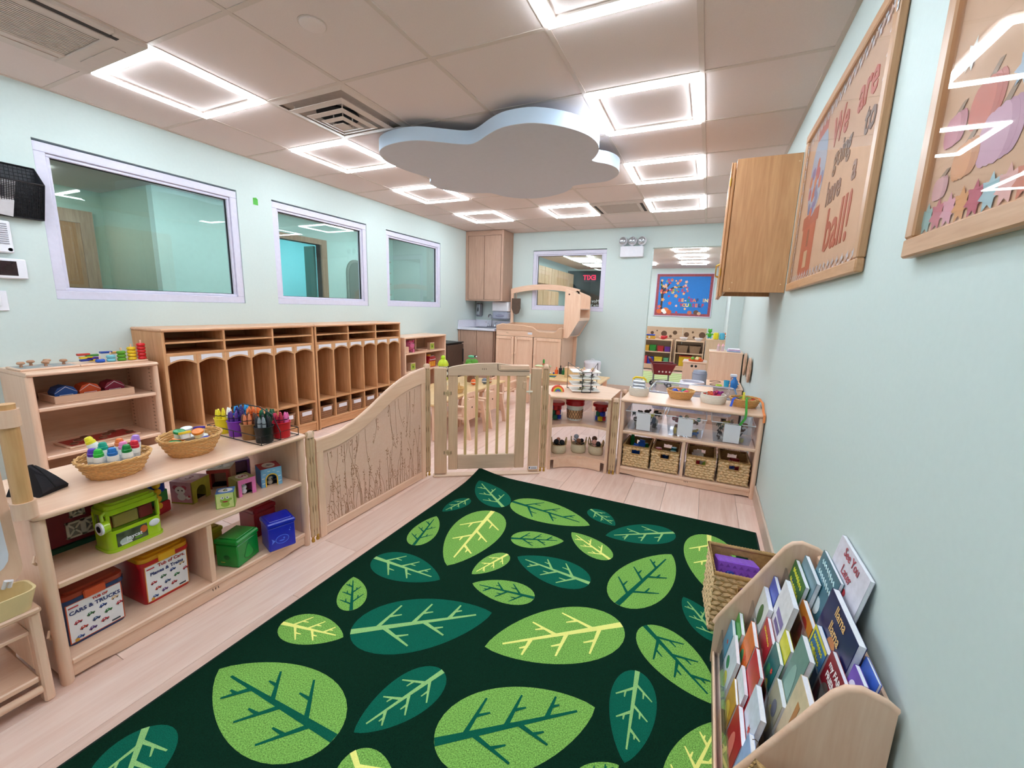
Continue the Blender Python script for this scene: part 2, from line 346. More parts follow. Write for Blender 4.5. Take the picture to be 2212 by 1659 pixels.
# wall niche shapes and shelf seen through the third window
t = thing('corridor_arch_panel', 'grey arched panel on the corridor wall seen through glass', 'panel', (XC, 4.32, 0))
ap = [(-.2, 1.0), (.2, 1.0)]+[(.2*math.cos(a), 1.75+.22*math.sin(a)) for a in [PI*i/12 for i in range(13)]]
MB().prism(ap, .001, .03, 'x').build('arch_board', mat('arch_grey', '8f9a90', .6), t)
MB().prism([(p[0]*.8, p[1]*.97+.02) for p in ap], .031, .036, 'x').build('arch_inlay', mat('arch_inlay', '7c867f', .6), t)
t = thing('corridor_wall_shelf', 'pale wall rack with ledges seen through the far side window', 'shelf', (XC, 4.9, 0))
B('back_panel', mat('rack_grey', 'a9b9b4', .6), t, 0, .02, -.2, .22, 1.35, 2.1)
for z in (1.4, 1.6, 1.8, 2.0): B('ledge', mat('rack_cream', 'd6d2c4', .6), t, .02, .12, -.2, .22, z, z+.02)
# ================================================================ common woods
MAP = ('f4d0b6', 'e4b596')
M_mapx = wood('maple_x', *MAP, 'x', .3, 1, 1, .8); M_mapy = wood('maple_y', *MAP, 'y', .3, 1, 1, .8); M_mapz = wood('maple_z', *MAP, 'z', .3, 1, 1, .8)
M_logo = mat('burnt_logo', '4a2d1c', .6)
M_brass = mat('brass_hinge', 'c9a04a', .3, .05, metal=.9)
M_black = mat('black_wire', '15151b', .4)
M_acr = glass('clear_acrylic', 'f6f7fa', 1.1, .02, 1.45)
def ell(cx, cy, rx, ry=None, n=14, a0=0, a1=2*PI):
    ry = rx if ry is None else ry; full = a1-a0 > 6.28
    return [(cx+rx*math.cos(a0+(a1-a0)*i/(n if full else n-1)), cy+ry*math.sin(a0+(a1-a0)*i/(n if full else n-1))) for i in range(n)]
def rect(x0, y0, x1, y1): return [(x0, y0), (x1, y0), (x1, y1), (x0, y1)]
def star(cx, cy, r, k=5, q=.5, a=.3): return [(cx+(r if i % 2 == 0 else r*q)*math.cos(a+PI*i/k), cy+(r if i % 2 == 0 else r*q)*math.sin(a+PI*i/k)) for i in range(2*k)]
def decal(parent, M, items, name='printed_picture', z0=0.0004):
    """flat print: thin coloured shapes laid on a face (M = face matrix); one mesh per colour"""
    by = {}
    for i, (h, pts) in enumerate(items): by.setdefault(h, MB()).prism(pts, z0+i*.00004, z0+i*.00004+.0003, 'z', M)
    for h, mb in by.items(): mb.build(name, mat('print_'+h, h, .5, .03), parent)['kind'] = 'stuff'
# ================================================================ things on the ceiling
pts = [(-2.078, 1.185), (-1.975, 1.13), (-1.842, 1.108), (-1.701, 1.126), (-1.578, 1.205), (-1.477, 1.277), (-1.405, 1.304), (-1.333, 1.279), (-1.206, 1.198), (-1.102, 1.147), (-0.995, 1.132), (-0.883, 1.152), (-0.771, 1.23), (-0.686, 1.332), (-0.633, 1.442), (-0.613, 1.578), (-0.636, 1.71), (-0.692, 1.824), (-0.725, 1.874), (-0.697, 1.926), (-0.635, 1.991), (-0.593, 2.095), (-0.594, 2.213), (-0.645, 2.322), (-0.741, 2.409), (-0.873, 2.421), (-1.03, 2.444), (-1.078, 2.521), (-1.172, 2.62), (-1.332, 2.706), (-1.501, 2.74), (-1.661, 2.688), (-1.773, 2.577), (-1.842, 2.432), (-1.963, 2.392), (-2.12, 2.305), (-2.221, 2.17), (-2.232, 2.037), (-2.204, 1.955), (-2.128, 1.865), (-2.127, 1.782), (-2.17, 1.662), (-2.194, 1.506), (-2.188, 1.371), (-2.14, 1.261)]
def smooth_loop(p, n=3):
    o = []; m = len(p)
    for i in range(m):
        a, b, c, d = (Vector(p[(i+q) % m]) for q in (-1, 0, 1, 2))
        for s in range(n):
            t = s/n; o.append(tuple(.5*((2*b)+(c-a)*t+(2*a-5*b+4*c-d)*t*t+(3*b-a-3*c+d)*t**3)))
    return o
sp = smooth_loop(pts)
M_cloud = mat('cloud_paint', 'cbdcf0', .7, .01); M_cloud2 = mat('cloud_felt', 'c4c4cc', .85, .015)
t = thing('ceiling_cloud', 'grey blue cloud-shaped panel hanging under the ceiling tiles', 'cloud panel', (0, 0, 2.31))
MB().prism(sp, 0.001, .085, 'z').build('cloud_body', M_cloud, t, 40)
MB().prism(sp, -.002, .001, 'z').build('cloud_face', M_cloud2, t)
hk = MB()
for (x, y) in ((-1.8, 1.4), (-.9, 1.4), (-1.5, 2.4), (-.9, 2.2)): hk.cyl((x, y, .085), .004, ZC-.003-2.31-.085, 6)
hk.build('hanger_wire', M_alu, t)
# air conditioner cassette
M_vent = mat('vent_white', 'd3c2b8', .5, .02); M_dark = mat('vent_dark', '3a302d', .8)
t = thing('air_conditioner', 'white ceiling cassette with ribbed grille and dark air slots', 'air conditioner', (-3.05, -.61, ZC-.001))
fr = MB(); fr.box(0, P, 0, .13, -.02, .012, b=.004).box(0, P, P-.13, P, -.02, .012, b=.004).box(0, .13, .13, P-.13, -.02, .012, b=.004).box(P-.13, P, .13, P-.13, -.02, .012, b=.004); fr.build('cassette_frame', M_vent, t)
B('air_slot', M_dark, t, P-.062, P-.035, .1, P-.1, -.0215, -.019, b=0)
for (x0, x1, y0, y1) in ((.14, P-.14, .03, .08), (.14, P-.14, P-.08, P-.03), (.03, .08, .14, P-.14), (P-.1, P-.068, .12, P-.12)): B('air_flap', M_vent, t, x0, x1, y0, y1, -.024, -.0202, b=.001)
B('grille_backing', mat('grille_back', '7d6b60', .8), t, .13, P-.13, .13, P-.13, .0, .01, b=0)
for i in range(20): B('grille_slat', M_vent, t, .132+i*.0175, .132+i*.0175+.009, .135, P-.135, -.016, .0, b=0)
t = thing('air_return_grille', 'small ribbed air return panel beside the far ceiling lights', 'vent', (-1.22, 3.66, ZC-.001))
fr = MB(); fr.box(0, P, 0, .1, -.014, .012, b=.003).box(0, P, P-.1, P, -.014, .012, b=.003).box(0, .1, .1, P-.1, -.014, .012, b=.003).box(P-.1, P, .1, P-.1, -.014, .012, b=.003); fr.build('cassette_frame', M_vent, t)
B('grille_backing', mat('grille_back', '7d6b60', .8), t, .1, P-.1, .1, P-.1, .0, .01, b=0)
for i in range(20): B('grille_slat', M_vent, t, .102, P-.102, .104+i*.0203, .104+i*.0203+.011, -.01, .0, b=0)
for (x0, x1) in ((.03, .06), (P-.06, P-.03)): B('air_slot', M_dark, t, x0, x1, .1, P-.1, -.0155, -.013, b=0)
# square diffuser with stepped louvers and a dark round throat
t = thing('air_diffuser', 'square stepped air diffuser with a dark round duct throat', 'vent', (-4*P+.305, P+.305, ZC-.001))
B('back_plate', mat('diffuser_plate', 'bba99e', .5), t, -.3, .3, -.3, .3, .004, .012, b=0)
def ring(mb, a, b, z0, z1):
    for i in range(4):
        c = [(a, z0), (b, z1)]
        R4 = Matrix.Rotation(i*PI/2, 4, 'Z')
        mb.add([(-a, -a, z0), (a, -a, z0), (b, -b, z1), (-b, -b, z1), (-a, -a, z0+.003), (a, -a, z0+.003), (b, -b, z1+.003), (-b, -b, z1+.003)], [(0, 1, 2, 3), (7, 6, 5, 4), (0, 4, 5, 1), (3, 2, 6, 7), (0, 3, 7, 4), (1, 5, 6, 2)], R4)
for a, b, z0, z1 in ((.3, .262, 0, -.01), (.222, .186, -.03, -.038), (.152, .122, -.045, -.053), (.092, .066, -.058, -.066)):
    mb = MB(); ring(mb, a, b, z0, z1); mb.build('louver', M_vent, t)
B('centre_plate', M_vent, t, -.045, .045, -.045, .045, -.074, -.069, b=.001)
MB().cyl((-.02, -.02, -.012), .13, .014, 24).build('duct_throat', mat('duct_black', '141113', .9), t)
st = MB()
for s in (-1, 1): st.tube([(s*.2, s*.2, .003), (s*.2, s*.2, -.034)], .004, 6); st.tube([(s*.14, -s*.14, .003), (s*.14, -s*.14, -.05)], .004, 6); st.tube([(s*.04, s*.04, .003), (s*.04, s*.04, -.07)], .004, 6); st.tube([(s*.08, -s*.08, .003), (s*.08, -s*.08, -.062)], .004, 6)
st.build('hanger_bracket', M_vent, t)
t = thing('smoke_detector', 'small round white disc flush on a ceiling tile', 'smoke detector', (-1.555, .195, ZC-.001))
MB().lathe([(.055, 0), (.054, -.006), (.045, -.011), (.0001, -.012)], 28).build('cover_disc', M_ceil, t, 40)
MB().lathe([(.06, .0), (.06, -.002), (.0001, -.002)], 28).build('rim', M_vent, t)
# ================================================================ rug
def rug_z(x, y):
    d = math.hypot(x+1.29, y-1.3); return .036*max(0, 1-d/.30)**2
RX0, RX1, RY0, RY1 = -1.287, .528, -1.85, 1.3
rug = thing('leaf_rug', 'dark green rug patterned with large light and teal leaves', 'rug')
def rug_xy(u, v):
    x = RX0+(RX1-RX0)*u; y = RY0+(RY1-RY0)*v
    d = max(0, 1-math.hypot(x-RX0, y-RY1)/.5); x -= .006*d*d; y += .004*d*d
    d = max(0, 1-math.hypot(x-RX1, y-RY1)/.3); y -= .008*d*d
    return x, y
nu, nv = 36, 60; vs = []; fs = []
for s_, dz in ((0, .011), (1, .001)):
    for j in range(nv+1):
        for i in range(nu+1):
            x, y = rug_xy(i/nu, j/nv); vs.append((x, y, dz+rug_z(x, y)))
idx = lambda s_, i, j: s_*(nu+1)*(nv+1)+j*(nu+1)+i
for j in range(nv):
    for i in range(nu):
        fs.append((idx(0, i, j), idx(0, i+1, j), idx(0, i+1, j+1), idx(0, i, j+1))); fs.append((idx(1, i, j+1), idx(1, i+1, j+1), idx(1, i+1, j), idx(1, i, j)))
for i in range(nu):
    fs.append((idx(1, i, 0), idx(1, i+1, 0), idx(0, i+1, 0), idx(0, i, 0))); fs.append((idx(0, i, nv), idx(0, i+1, nv), idx(1, i+1, nv), idx(1, i, nv)))
for j in range(nv):
    fs.append((idx(0, 0, j), idx(0, 0, j+1), idx(1, 0, j+1), idx(1, 0, j))); fs.append((idx(1, nu, j), idx(1, nu, j+1), idx(0, nu, j+1), idx(0, nu, j)))
MB().add(vs, fs).build('rug_pile', carpet('carpet_dark', '06291b', .45), rug, 50)
eb = [rug_xy(i/30, 1) for i in range(31)]+[rug_xy(1, 1-j/30) for j in range(1, 31)]; el = [rug_xy(0, 1-j/30) for j in range(31)]
bd = MB(); bd.tube([(x, y, .0065+rug_z(x, y)) for x, y in eb], .006, 6); bd.tube([(x, y, .0065+rug_z(x, y)) for x, y in el], .006, 6); bd.build('edge_binding', mat('rug_binding', '0b1f17', .9), rug, 60)
C_D = carpet('carpet_teal', '0b5f4b', .28); C_L = carpet('carpet_leaf', '7aab50', .5, 260); C_g = carpet('carpet_vein_green', '93c27a', .25); C_d = carpet('carpet_vein_teal', '0a5a45', .28); C_y = carpet('carpet_vein_yellow', 'f6f08a', .12)
LEAVES = [((-1.214, 1.154), (-0.891, 0.886), 0.129, 'D', 'g'), ((-1.191, 0.658), (-1.137, 0.884), 0.07, 'D', 'g'), ((-0.866, 0.22), (-0.923, 0.809), 0.181, 'L', 'y'), ((-0.346, 0.921), (-0.872, 0.982), 0.165, 'L', 'd'), ((-0.214, 0.986), (-0.393, 1.12), 0.08, 'D', 'g'), ((-0.239, 0.854), (0.104, 1.068), 0.129, 'D', 'g'), ((-0.43, 0.691), (-0.695, 0.582), 0.103, 'L', 'd'), ((-0.418, 0.799), (-0.17, 0.638), 0.092, 'L', 'y'), ((-0.727, 0.218), (-0.646, 0.44), 0.07, 'L', 'y'), ((-0.594, 0.444), (-0.214, 0.407), 0.128, 'D', 'g'), ((0.107, 0.833), (-0.073, 0.324), 0.15, 'L', 'd'), ((0.292, 0.603), (0.285, 1.135), 0.156, 'L', 'y'), ((-0.691, 0.162), (-0.404, 0.2), 0.092, 'L', 'd'), ((-0.469, -0.128), (-0.033, 0.215), 0.172, 'L', 'y'), ((-0.044, -0.182), (-0.435, -0.495), 0.164, 'L', 'd'), ((0.07, -0.308), (0.057, 0.018), 0.089, 'D', 'g'), ((0.311, 0.001), (0.05, 0.252), 0.125, 'L', 'd'), ((0.181, 0.508), (0.329, 0.294), 0.081, 'D', 'g'), ((0.315, -0.054), (0.204, -0.37), 0.086, 'L', 'y'), ((0.057, -0.321), (-0.042, -0.427), 0.042, 'L', 'd'), ((-1.19, 0.594), (-1.117, 0.285), 0.093, 'L', 'd'), ((-0.526, 0.038), (-0.96, -0.297), 0.175, 'D', 'g'), ((-0.836, 0.116), (-1.217, 0.111), 0.125, 'D', 'g'), ((-1.197, -0.048), (-1.044, -0.211), 0.075, 'L', 'd'), ((-0.964, -0.327), (-1.228, -0.382), 0.092, 'L', 'y'), ((-1.227, -0.616), (-0.697, -0.613), 0.176, 'L', 'd'), ((-0.661, -0.575), (-0.546, -0.284), 0.099, 'D', 'g'), ((-1.016, -0.987), (-1.209, -0.831), 0.116, 'D', 'g'), ((-0.391, -0.748), (-0.623, -0.616), 0.092, 'L', 'y'), ((-.3, -1.2), (-.1, -.8), .12, 'L', 'd'), ((.4, -.9), (.2, -.6), .1, 'D', 'g'), ((-1.1, -1.5), (-.8, -1.15), .12, 'L', 'y')]
def leaf(tip, stem, w, col, vc):
    T, S0 = Vector(tip), Vector(stem); L = (T-S0).length; ax = (T-S0)/L; nr = Vector((-ax.y, ax.x)); w *= 1.03
    f = lambda t: (max(t, 0)**.5)*(max(1-t, 0)**.8)/.5365
    def pt(t, q, dz):
        p = S0+ax*(t*L)+nr*q; return (p.x, p.y, .0114+dz+rug_z(p.x, p.y))
    ts = [0, .004, .015, .035, .07]+[.12+.06*i for i in range(15)]+[1]
    vs = []; fs = []
    for t in ts: vs += [pt(t, -w*f(t), 0), pt(t, 0, .0003), pt(t, w*f(t), 0)]
    for i in range(len(ts)-1):
        a = 3*i; fs += [(a, a+1, a+4, a+3), (a+1, a+2, a+5, a+4)]
    lf = MB().add(vs, fs).build('leaf_motif', C_D if col == 'D' else C_L, rug)
    v = MB(); vz = 0
    def vein(p0, p1, w0, w1):
        nonlocal vz; vz += .00006; d = (Vector(p1)-Vector(p0)); n2 = Vector((-d.y, d.x)).normalized(); k = 6; V = []; F = []
        for i in range(k+1):
            c = Vector(p0)+d*(i/k); ww = w0+(w1-w0)*i/k
            for s_ in (-1, 1):
                e = c+n2*ww*s_; V.append(pt(e.x/L, e.y, .0007+vz))
        for i in range(k): F.append((2*i, 2*i+1, 2*i+3, 2*i+2))
        v.add(V, F)
    vw = w*.05+.0025
    vein((0.002*L, 0), (.88*L, 0), vw*1.15, vw*.35)
    for t, sgn in ((.17, 1), (.22, -1), (.42, 1), (.5, -1), (.68, 1)):
        reach = w*f(min(t+.2, .8))*.78; p1 = (t*L+reach*.85, sgn*reach); vein((t*L, 0), p1, vw*.7, vw*.3)
        m = (t*L+reach*.85*.5, sgn*reach*.5); q = reach*.42
        vein(m, (m[0]+q*1.05, m[1]+sgn*q*.02), vw*.5, vw*.25)
    o = v.build('leaf_vein', {'g': C_g, 'd': C_d, 'y': C_y}[vc], lf)
for a in LEAVES: leaf(*a)
# ================================================================ low open shelf on the left (front faces +x)
def logo(parent, M, s=.012):
    it = []
    for i, (dx, a) in enumerate(((-1, .4), (0, -.2), (1, .5))):
        it.append(('4a2d1c', [(dx*s+s*.28*math.cos(q+a)*(1.0 if j % 2 else .35), s*.75*math.sin(q)*(1.0 if j % 2 else .5)) for j, q in enumerate([2*PI*i2/10 for i2 in range(10)])]))
    decal(parent, M, it, 'burnt_logo')
def kick(w, h, cut=.02, run=.16):
    lo = [(.02, 0), (run, 0), (run+.02, cut*.35), (run+.05, cut*.05)]
    p = [(.024, .012), (.10, .012), (.15, .0045), (w-.15, .0045), (w-.10, .012), (w-.024, .012), (w-.024, h), (.024, h)]
    return p
def shelf_unit(name, label, loc, rz, w, d, h, shelves, dividers=(), back=None, kick_h=.055, top_over=.0, cat='shelf', mats=None):
    mx, my, mz = mats or (M_mapx, M_mapy, M_mapz)
    t = thing(name, label, cat, loc, rz)
    for x0 in (0, w-.024):
        sd = MB().box(x0, x0+.024, .022, d, 0.03, h-.024, b=.003).build('side_panel', mz, t)
        pr = MB().lathe([(.019, 0), (.021, .008), (.021, h-.03), (.019, h-.024)], 14, c=(x0+.012, .021, 0), sx=.78); pr.build('front_post', mz, t, 40)
        MB().box(x0, x0+.024, d-.035, d, 0, .03, b=.003).build('rear_foot', mz, t)
    tp = [(-top_over+.02*(1-math.cos(a)), -.002+.02*(1-math.sin(a))) for a in [PI/2*i/5 for i in range(6)]]
    tp = tp+[(w-x, y) for x, y in tp[::-1]]+[(w+top_over, d), (-top_over, d)]
    MB().prism(tp, h-.022, h, 'z').build('top_board', mx, t)
    MB().tube([(x, y+.0, h-.011) for x, y in tp[2:-4]], .0109, 8).build('top_nosing', mx, t, 60)
    for z in shelves: MB().box(.024, w-.024, .008, d-.008, z-.022, z, b=.005).build('shelf_board', mx, t)
    MB().prism(kick(w, kick_h), .016, .034, 'y').build('kick_plate', mx, t)
    for x, z0, z1 in dividers: MB().box(x-.01, x+.01, .012, d-.02, z0, z1, b=.002).build('divider', mz, t)
    if back: MB().box(.02, w-.02, d-.008, d-.003, .06, h-.024).build('back_panel', back, t)
    return t
LSY0 = -.868; LSW = .93
ls = shelf_unit('toy_shelf', 'low open wooden toy shelf holding plastic tubs and picture blocks', (-1.6, LSY0, 0), PI/2, LSW, .43, .598, (.354, .077), ((.468, .077, .332),), M_acr)
logo(ls, face((.47, .0155, .042)), .011)
for x, z in ((0, .17), (0, .43)): MB().tube([(-.004, .03, z), (-.012, .02, z+.015), (-.004, .03, z+.03)], .004, 6).build('joint_clip', M_mapz, ls)
# -- woven bowls
M_wick = mat('wicker_honey', 'd9a566', .6, .15, 120); M_wick2 = mat('wicker_dark', 'b07c42', .65, .15, 120)
def woven_bowl(name, label, loc, r0, r1, h, rz=0, sx=1, sy=1, group=None, m=None, n=56, rows=9):
    m = m or M_wick; t = thing(name, label, 'basket', loc, rz, group)
    w = MB(); rad = h/rows*.56
    for j in range(rows):
        f = (j+.5)/rows; R_ = r0+(r1-r0)*(f**.8); P_ = []
        for i in range(n):
            a = 2*PI*i/n; q = R_+.0022*math.cos(14*a+PI*(j % 2)); P_.append((q*sx*math.cos(a), q*sy*math.sin(a), f*h))
        w.tube(P_, rad, 5, closed=True)
    o = w.build('weave', m, t, 60)
    s = MB()
    for i in range(28):
        a = 2*PI*(i+.5)/28; s.tube([((r0+(r1-r0)*(f**.8))*sx*math.cos(a), (r0+(r1-r0)*(f**.8))*sy*math.sin(a), max(f*h, .002)) for f in (0, .25, .5, .75, 1)], .0018, 4)
    s.build('stakes', m, t)
    rim = MB()
    for ph in (0, PI): rim.tube([((r1+.001+.0028*math.cos(11*2*PI*i/66+ph))*sx*math.cos(2*PI*i/66), (r1+.001+.0028*math.cos(11*2*PI*i/66+ph))*sy*math.sin(2*PI*i/66), h+.0028*math.sin(11*2*PI*i/66+ph)) for i in range(66)], .0035, 5, closed=True)
    rim.build('braided_rim', m, t, 60)
    MB().lathe([(.0001, .002), (r0, .002), (r0, .005), (.0001, .005)], 24, sx=sx, sy=sy, cap=False).build('base', M_wick2, t)
    return t
ZT, ZM, ZB = .5985, .3545, .0775
woven_bowl('wicker_basket', 'oval wicker basket of paint markers on the toy shelf', (-1.782, -.598, ZT), .066, .1, .068, .35, 1.0, 1.04)
woven_bowl('wicker_basket', 'wicker basket of playdough tubs beside the crayon caddy', (-1.785, -.342, ZT), .066, .105, .078, .35, 1.0, 1.06)
# -- paint markers
M_mw = mat('marker_white', 'f0efec', .35, .02)
def marker(c, hexc, loc, tilt, az, cname):
    t = thing('paint_marker', 'white paint marker with %s cap in the wicker basket' % cname, 'marker', loc, 0, 'paint markers in the basket')
    t.rotation_euler = (Matrix.Rotation(az, 4, 'Z') @ Matrix.Rotation(tilt, 4, 'Y')).to_euler()
    MB().lathe([(.012, 0), (.0165, .004), (.0165, .05), (.015, .056), (.0001, .057)], 16).build('barrel', M_mw, t, 40)
    m = mat('cap_'+cname, hexc, .3, .02)
    MB().lathe([(.0145, .056), (.0145, .066), (.0125, .068), (.012, .076), (.009, .082), (.0001, .084)], 16).build('cap', m, t, 40)
    MB().lathe([(.0168, .012), (.0168, .038)], 16, cap=False).build('sleeve_print', mat('marker_print', 'cfd5da', .4, .25, 300), t)
bc = Vector((-1.782, -.598, ZT))
vd = Vector((.84, -.54, 0)); rd = Vector((.54, .84, 0))  # towards camera / to the right as seen
for (r_, f_, h_, hx, nm, tl, az) in ((-.05, .018, .014, '5b34b0', 'purple', .12, -.5), (-.03, .038, .014, '2bbd3f', 'bright green', .1, -.5), (.008, .046, .016, '1f6fbf', 'blue', .1, -.5), (.044, .033, .018, '0f8a3c', 'dark green', .1, -.4), (.055, .0, .022, 'd81e38', 'red', .12, .3), (.05, -.042, .03, 'b48ae0', 'lilac', .12, .9), (-.026, -.002, .026, '16a58a', 'teal', .05, -.5), (.012, -.03, .026, 'ef7a3c', 'orange', .05, .2), (.028, .0, .02, 'f08ac0', 'pink', .03, .2), (-.045, -.04, .045, 'f2e22c', 'yellow', .35, -2.2)):
    p = bc+rd*r_+vd*f_; marker(nm, hx, (p.x, p.y, ZT+h_+.014), tl, az, nm)
# -- playdough tubs
def dough(loc, hexc, nm, rx, ry):
    t = thing('dough_tub', 'white dough tub with %s lid in the wicker basket' % nm, 'tub', loc, 0, 'playdough tubs in the basket'); t.rotation_euler = (rx, ry, 0); t.scale = (.82, .82, .82)
    MB().lathe([(.017, 0), (.02, .002), (.023, .03), (.0235, .032)], 18).build('cup', M_mw, t, 40)
    MB().lathe([(.026, .026), (.0265, .028), (.0265, .036), (.0245, .038), (.0245, .0365), (.0001, .0365)], 18).build('lid', mat('lid_'+nm, hexc, .3, .02), t, 40)
    decal(t, Matrix.Translation((0, 0, .0368)), [(hexc, ell(0, 0, .014, .006))], 'embossed_mark')
bc = Vector((-1.785, -.342, ZT))
DT = (('f4c81e', 'yellow'), ('2340b8', 'blue'), ('f4f2ee', 'white'), ('f1efe9', 'cream'), ('ee8a2a', 'light orange'), ('1fa050', 'bright green'), ('6a3a8e', 'plum'), ('f0861e', 'orange'), ('4a2f9e', 'violet'), ('efeef0', 'pale grey'), ('118a45', 'green'), ('f2cb2a', 'gold'))
for q, (hx, nm) in enumerate(DT):
    if q < 7: a = 2*PI*q/7; r_, h_, rx, ry = .056, .03, .12*math.sin(a), -.12*math.cos(a)
    else: a = 2*PI*(q-7)/5+.4; r_, h_, rx, ry = .038, .071, .3*math.sin(a*2.3), .3*math.cos(a*1.7)
    dough((bc.x+r_*math.cos(a), bc.y+r_*math.sin(a), ZT+h_), hx, nm, rx, ry)
# -- crayon cups in a wire caddy
cups = [('yellow', 'f2dc1a', ('ffffff', 'f5e43a', 'f2dd22')), ('purple', '7a2fb0', ('3a1a66', '4a2280', '5a2d8e')), ('brown', '9a6a3c', ('5a3320', '6a3c26', 'e0855a')), ('black', '17171b', ('1a1a1e', '24242a', '8b9096')),
        ('blue', '2a6fd0', ('2f9fe0', '38a8ea', '2a2a78')), ('orange', 'e8762a', ('f2792e', 'ee8a4a', 'e86a28')), ('green', '1e8a44', ('125a3a', '1c6b46', '0f4a34')), ('red', 'd3202c', ('e86aa8', 'd42a56', 'b81c3c'))]
SH = {'ffffff': 'white', 'f5e43a': 'lemon', 'f2dd22': 'golden', '3a1a66': 'indigo', '4a2280': 'dark purple', '5a2d8e': 'violet', '5a3320': 'dark brown', '6a3c26': 'chestnut', 'e0855a': 'peach', '1a1a1e': 'black', '24242a': 'charcoal', '8b9096': 'grey', '2f9fe0': 'sky blue', '38a8ea': 'light blue', '2a2a78': 'navy', 'f2792e': 'orange', 'ee8a4a': 'apricot', 'e86a28': 'red orange', '125a3a': 'forest green', '1c6b46': 'green', '0f4a34': 'dark green', 'e86aa8': 'pink', 'd42a56': 'crimson', 'b81c3c': 'dark red'}
cr_me = {}
def crayon_mesh(hx):
    if hx not in cr_me:
        m = mat('crayon_'+hx, hx, .45, .04)
        cr_me[hx] = (MB().lathe([(.0082, 0), (.0082, .088)], 9).mesh('body', m, 40), MB().lathe([(.0076, .088), (.0074, .093), (.0035, .108), (.0028, .109), (.0001, .109)], 9).mesh('tip', m, 40), MB().lathe([(.0084, .079), (.0084, .083)], 9, cap=False).mesh('wrapper_band', mat('crayon_band', '1d1a22', .5)))
    return cr_me[hx]
for i, (nm, hx, cs) in enumerate(cups):
    col, row = i % 4, i//4; x = -1.953+col*.0985; y = -.104+row*.088
    t = thing('crayon_cup', '%s plastic cup filled with crayons in the wire caddy' % nm, 'cup', (x, y, ZT), 0, 'crayon cups in the caddy')
    MB().lathe([(.034, .002), (.035, .0), (.040, .072), (.041, .076), (.039, .076), (.0375, .072), (.033, .006), (.0001, .006)], 24).build('cup_wall', mat('cup_'+nm, hx, .35, .03), t, 40)
    MB().lathe([(.0412, .07), (.0425, .072), (.0425, .076), (.041, .077)], 24, cap=False).build('rim', mat('cup_'+nm, hx), t, 40)
    for q in range(9):
        a = 2*PI*q/8+.2; r_ = .0235 if q < 8 else 0; hx2 = cs[(q//3) % 3]
        me = crayon_mesh(hx2)
        o = thing('crayon', 'pointed %s crayon standing in the %s cup' % (SH.get(hx2, nm), nm), 'crayon', (x+r_*math.cos(a), y+r_*math.sin(a), ZT+.007+.006*random.random()), 0, 'crayons in the %s cup' % nm)
        o.rotation_euler = (-.04*math.sin(a)*(r_ > 0), .04*math.cos(a)*(r_ > 0), random.random())
        for nm2, e in zip(('body', 'tip', 'wrapper_band'), me): link(nm2, e, o)
t = thing('wire_caddy', 'black wire caddy holding eight cups of crayons', 'caddy', (-1.805, -.06, ZT))
w = MB()
for z in (.004, .042):
    w.tube([(-.198, -.094, z), (.198, -.094, z), (.198, .094, z), (-.198, .094, z)], .0022, 6, closed=True)
w.build('wire_ring', M_black, t)
w = MB()
for (x, y) in ((-.198, -.094), (.198, -.094), (.198, .094), (-.198, .094), (0, .094), (0, -.094)): w.tube([(x, y, .002), (x, y, .044)], .002, 6)
w.build('wire_upright', M_black, t)
MB().tube([(-.198, 0, .042), (-.15, 0, .12), (-.06, 0, .145), (.06, 0, .145), (.15, 0, .12), (.198, 0, .042)], .0025, 6).build('handle', M_black, t)
MB().tube([(-.198, 0, .042), (-.198, 0, .004), (.198, 0, .004), (.198, 0, .042)], .002, 6).build('wire_cross', M_black, t)
# -- black wedge beside the easel
t = thing('black_pouch', 'black pointed wedge-shaped cloth pouch behind the easel post', 'pouch', (-1.81, -.795, ZT), .45)
wp = []
mb = MB(); n = 10
prof = [(-.05, .0), (-.046, .028), (-.03, .066), (-.01, .086), (0, .088), (.022, .07), (.042, .046), (.06, .02), (.064, .012), (.056, 0)]
vs = []
for (x, z) in prof: vs += [(x, -.045*(1-z/.115), z), (x, 0.0-.012*(z > .05), z+.006 if 0 < z < .1 else z), (x, .045*(1-z/.115), z)]
m_ = len(prof); fs = []
for i in range(m_-1): fs += [(3*i, 3*i+3, 3*i+4, 3*i+1), (3*i+1, 3*i+4, 3*i+5, 3*i+2)]
MB().add(vs, fs).add([(x, s*.045*(1-z/.115), z) for s in (-1, 1) for (x, z) in prof], [list(range(m_)), list(range(m_, 2*m_))]).build('felt_body', mat('black_felt', '17141a', .9, .1, 200), t)
MB().tube([(x, .0, z+.004) for x, z in prof[1:-1]], .003, 6).build('seam', mat('black_seam', '0e0c10', .9), t)
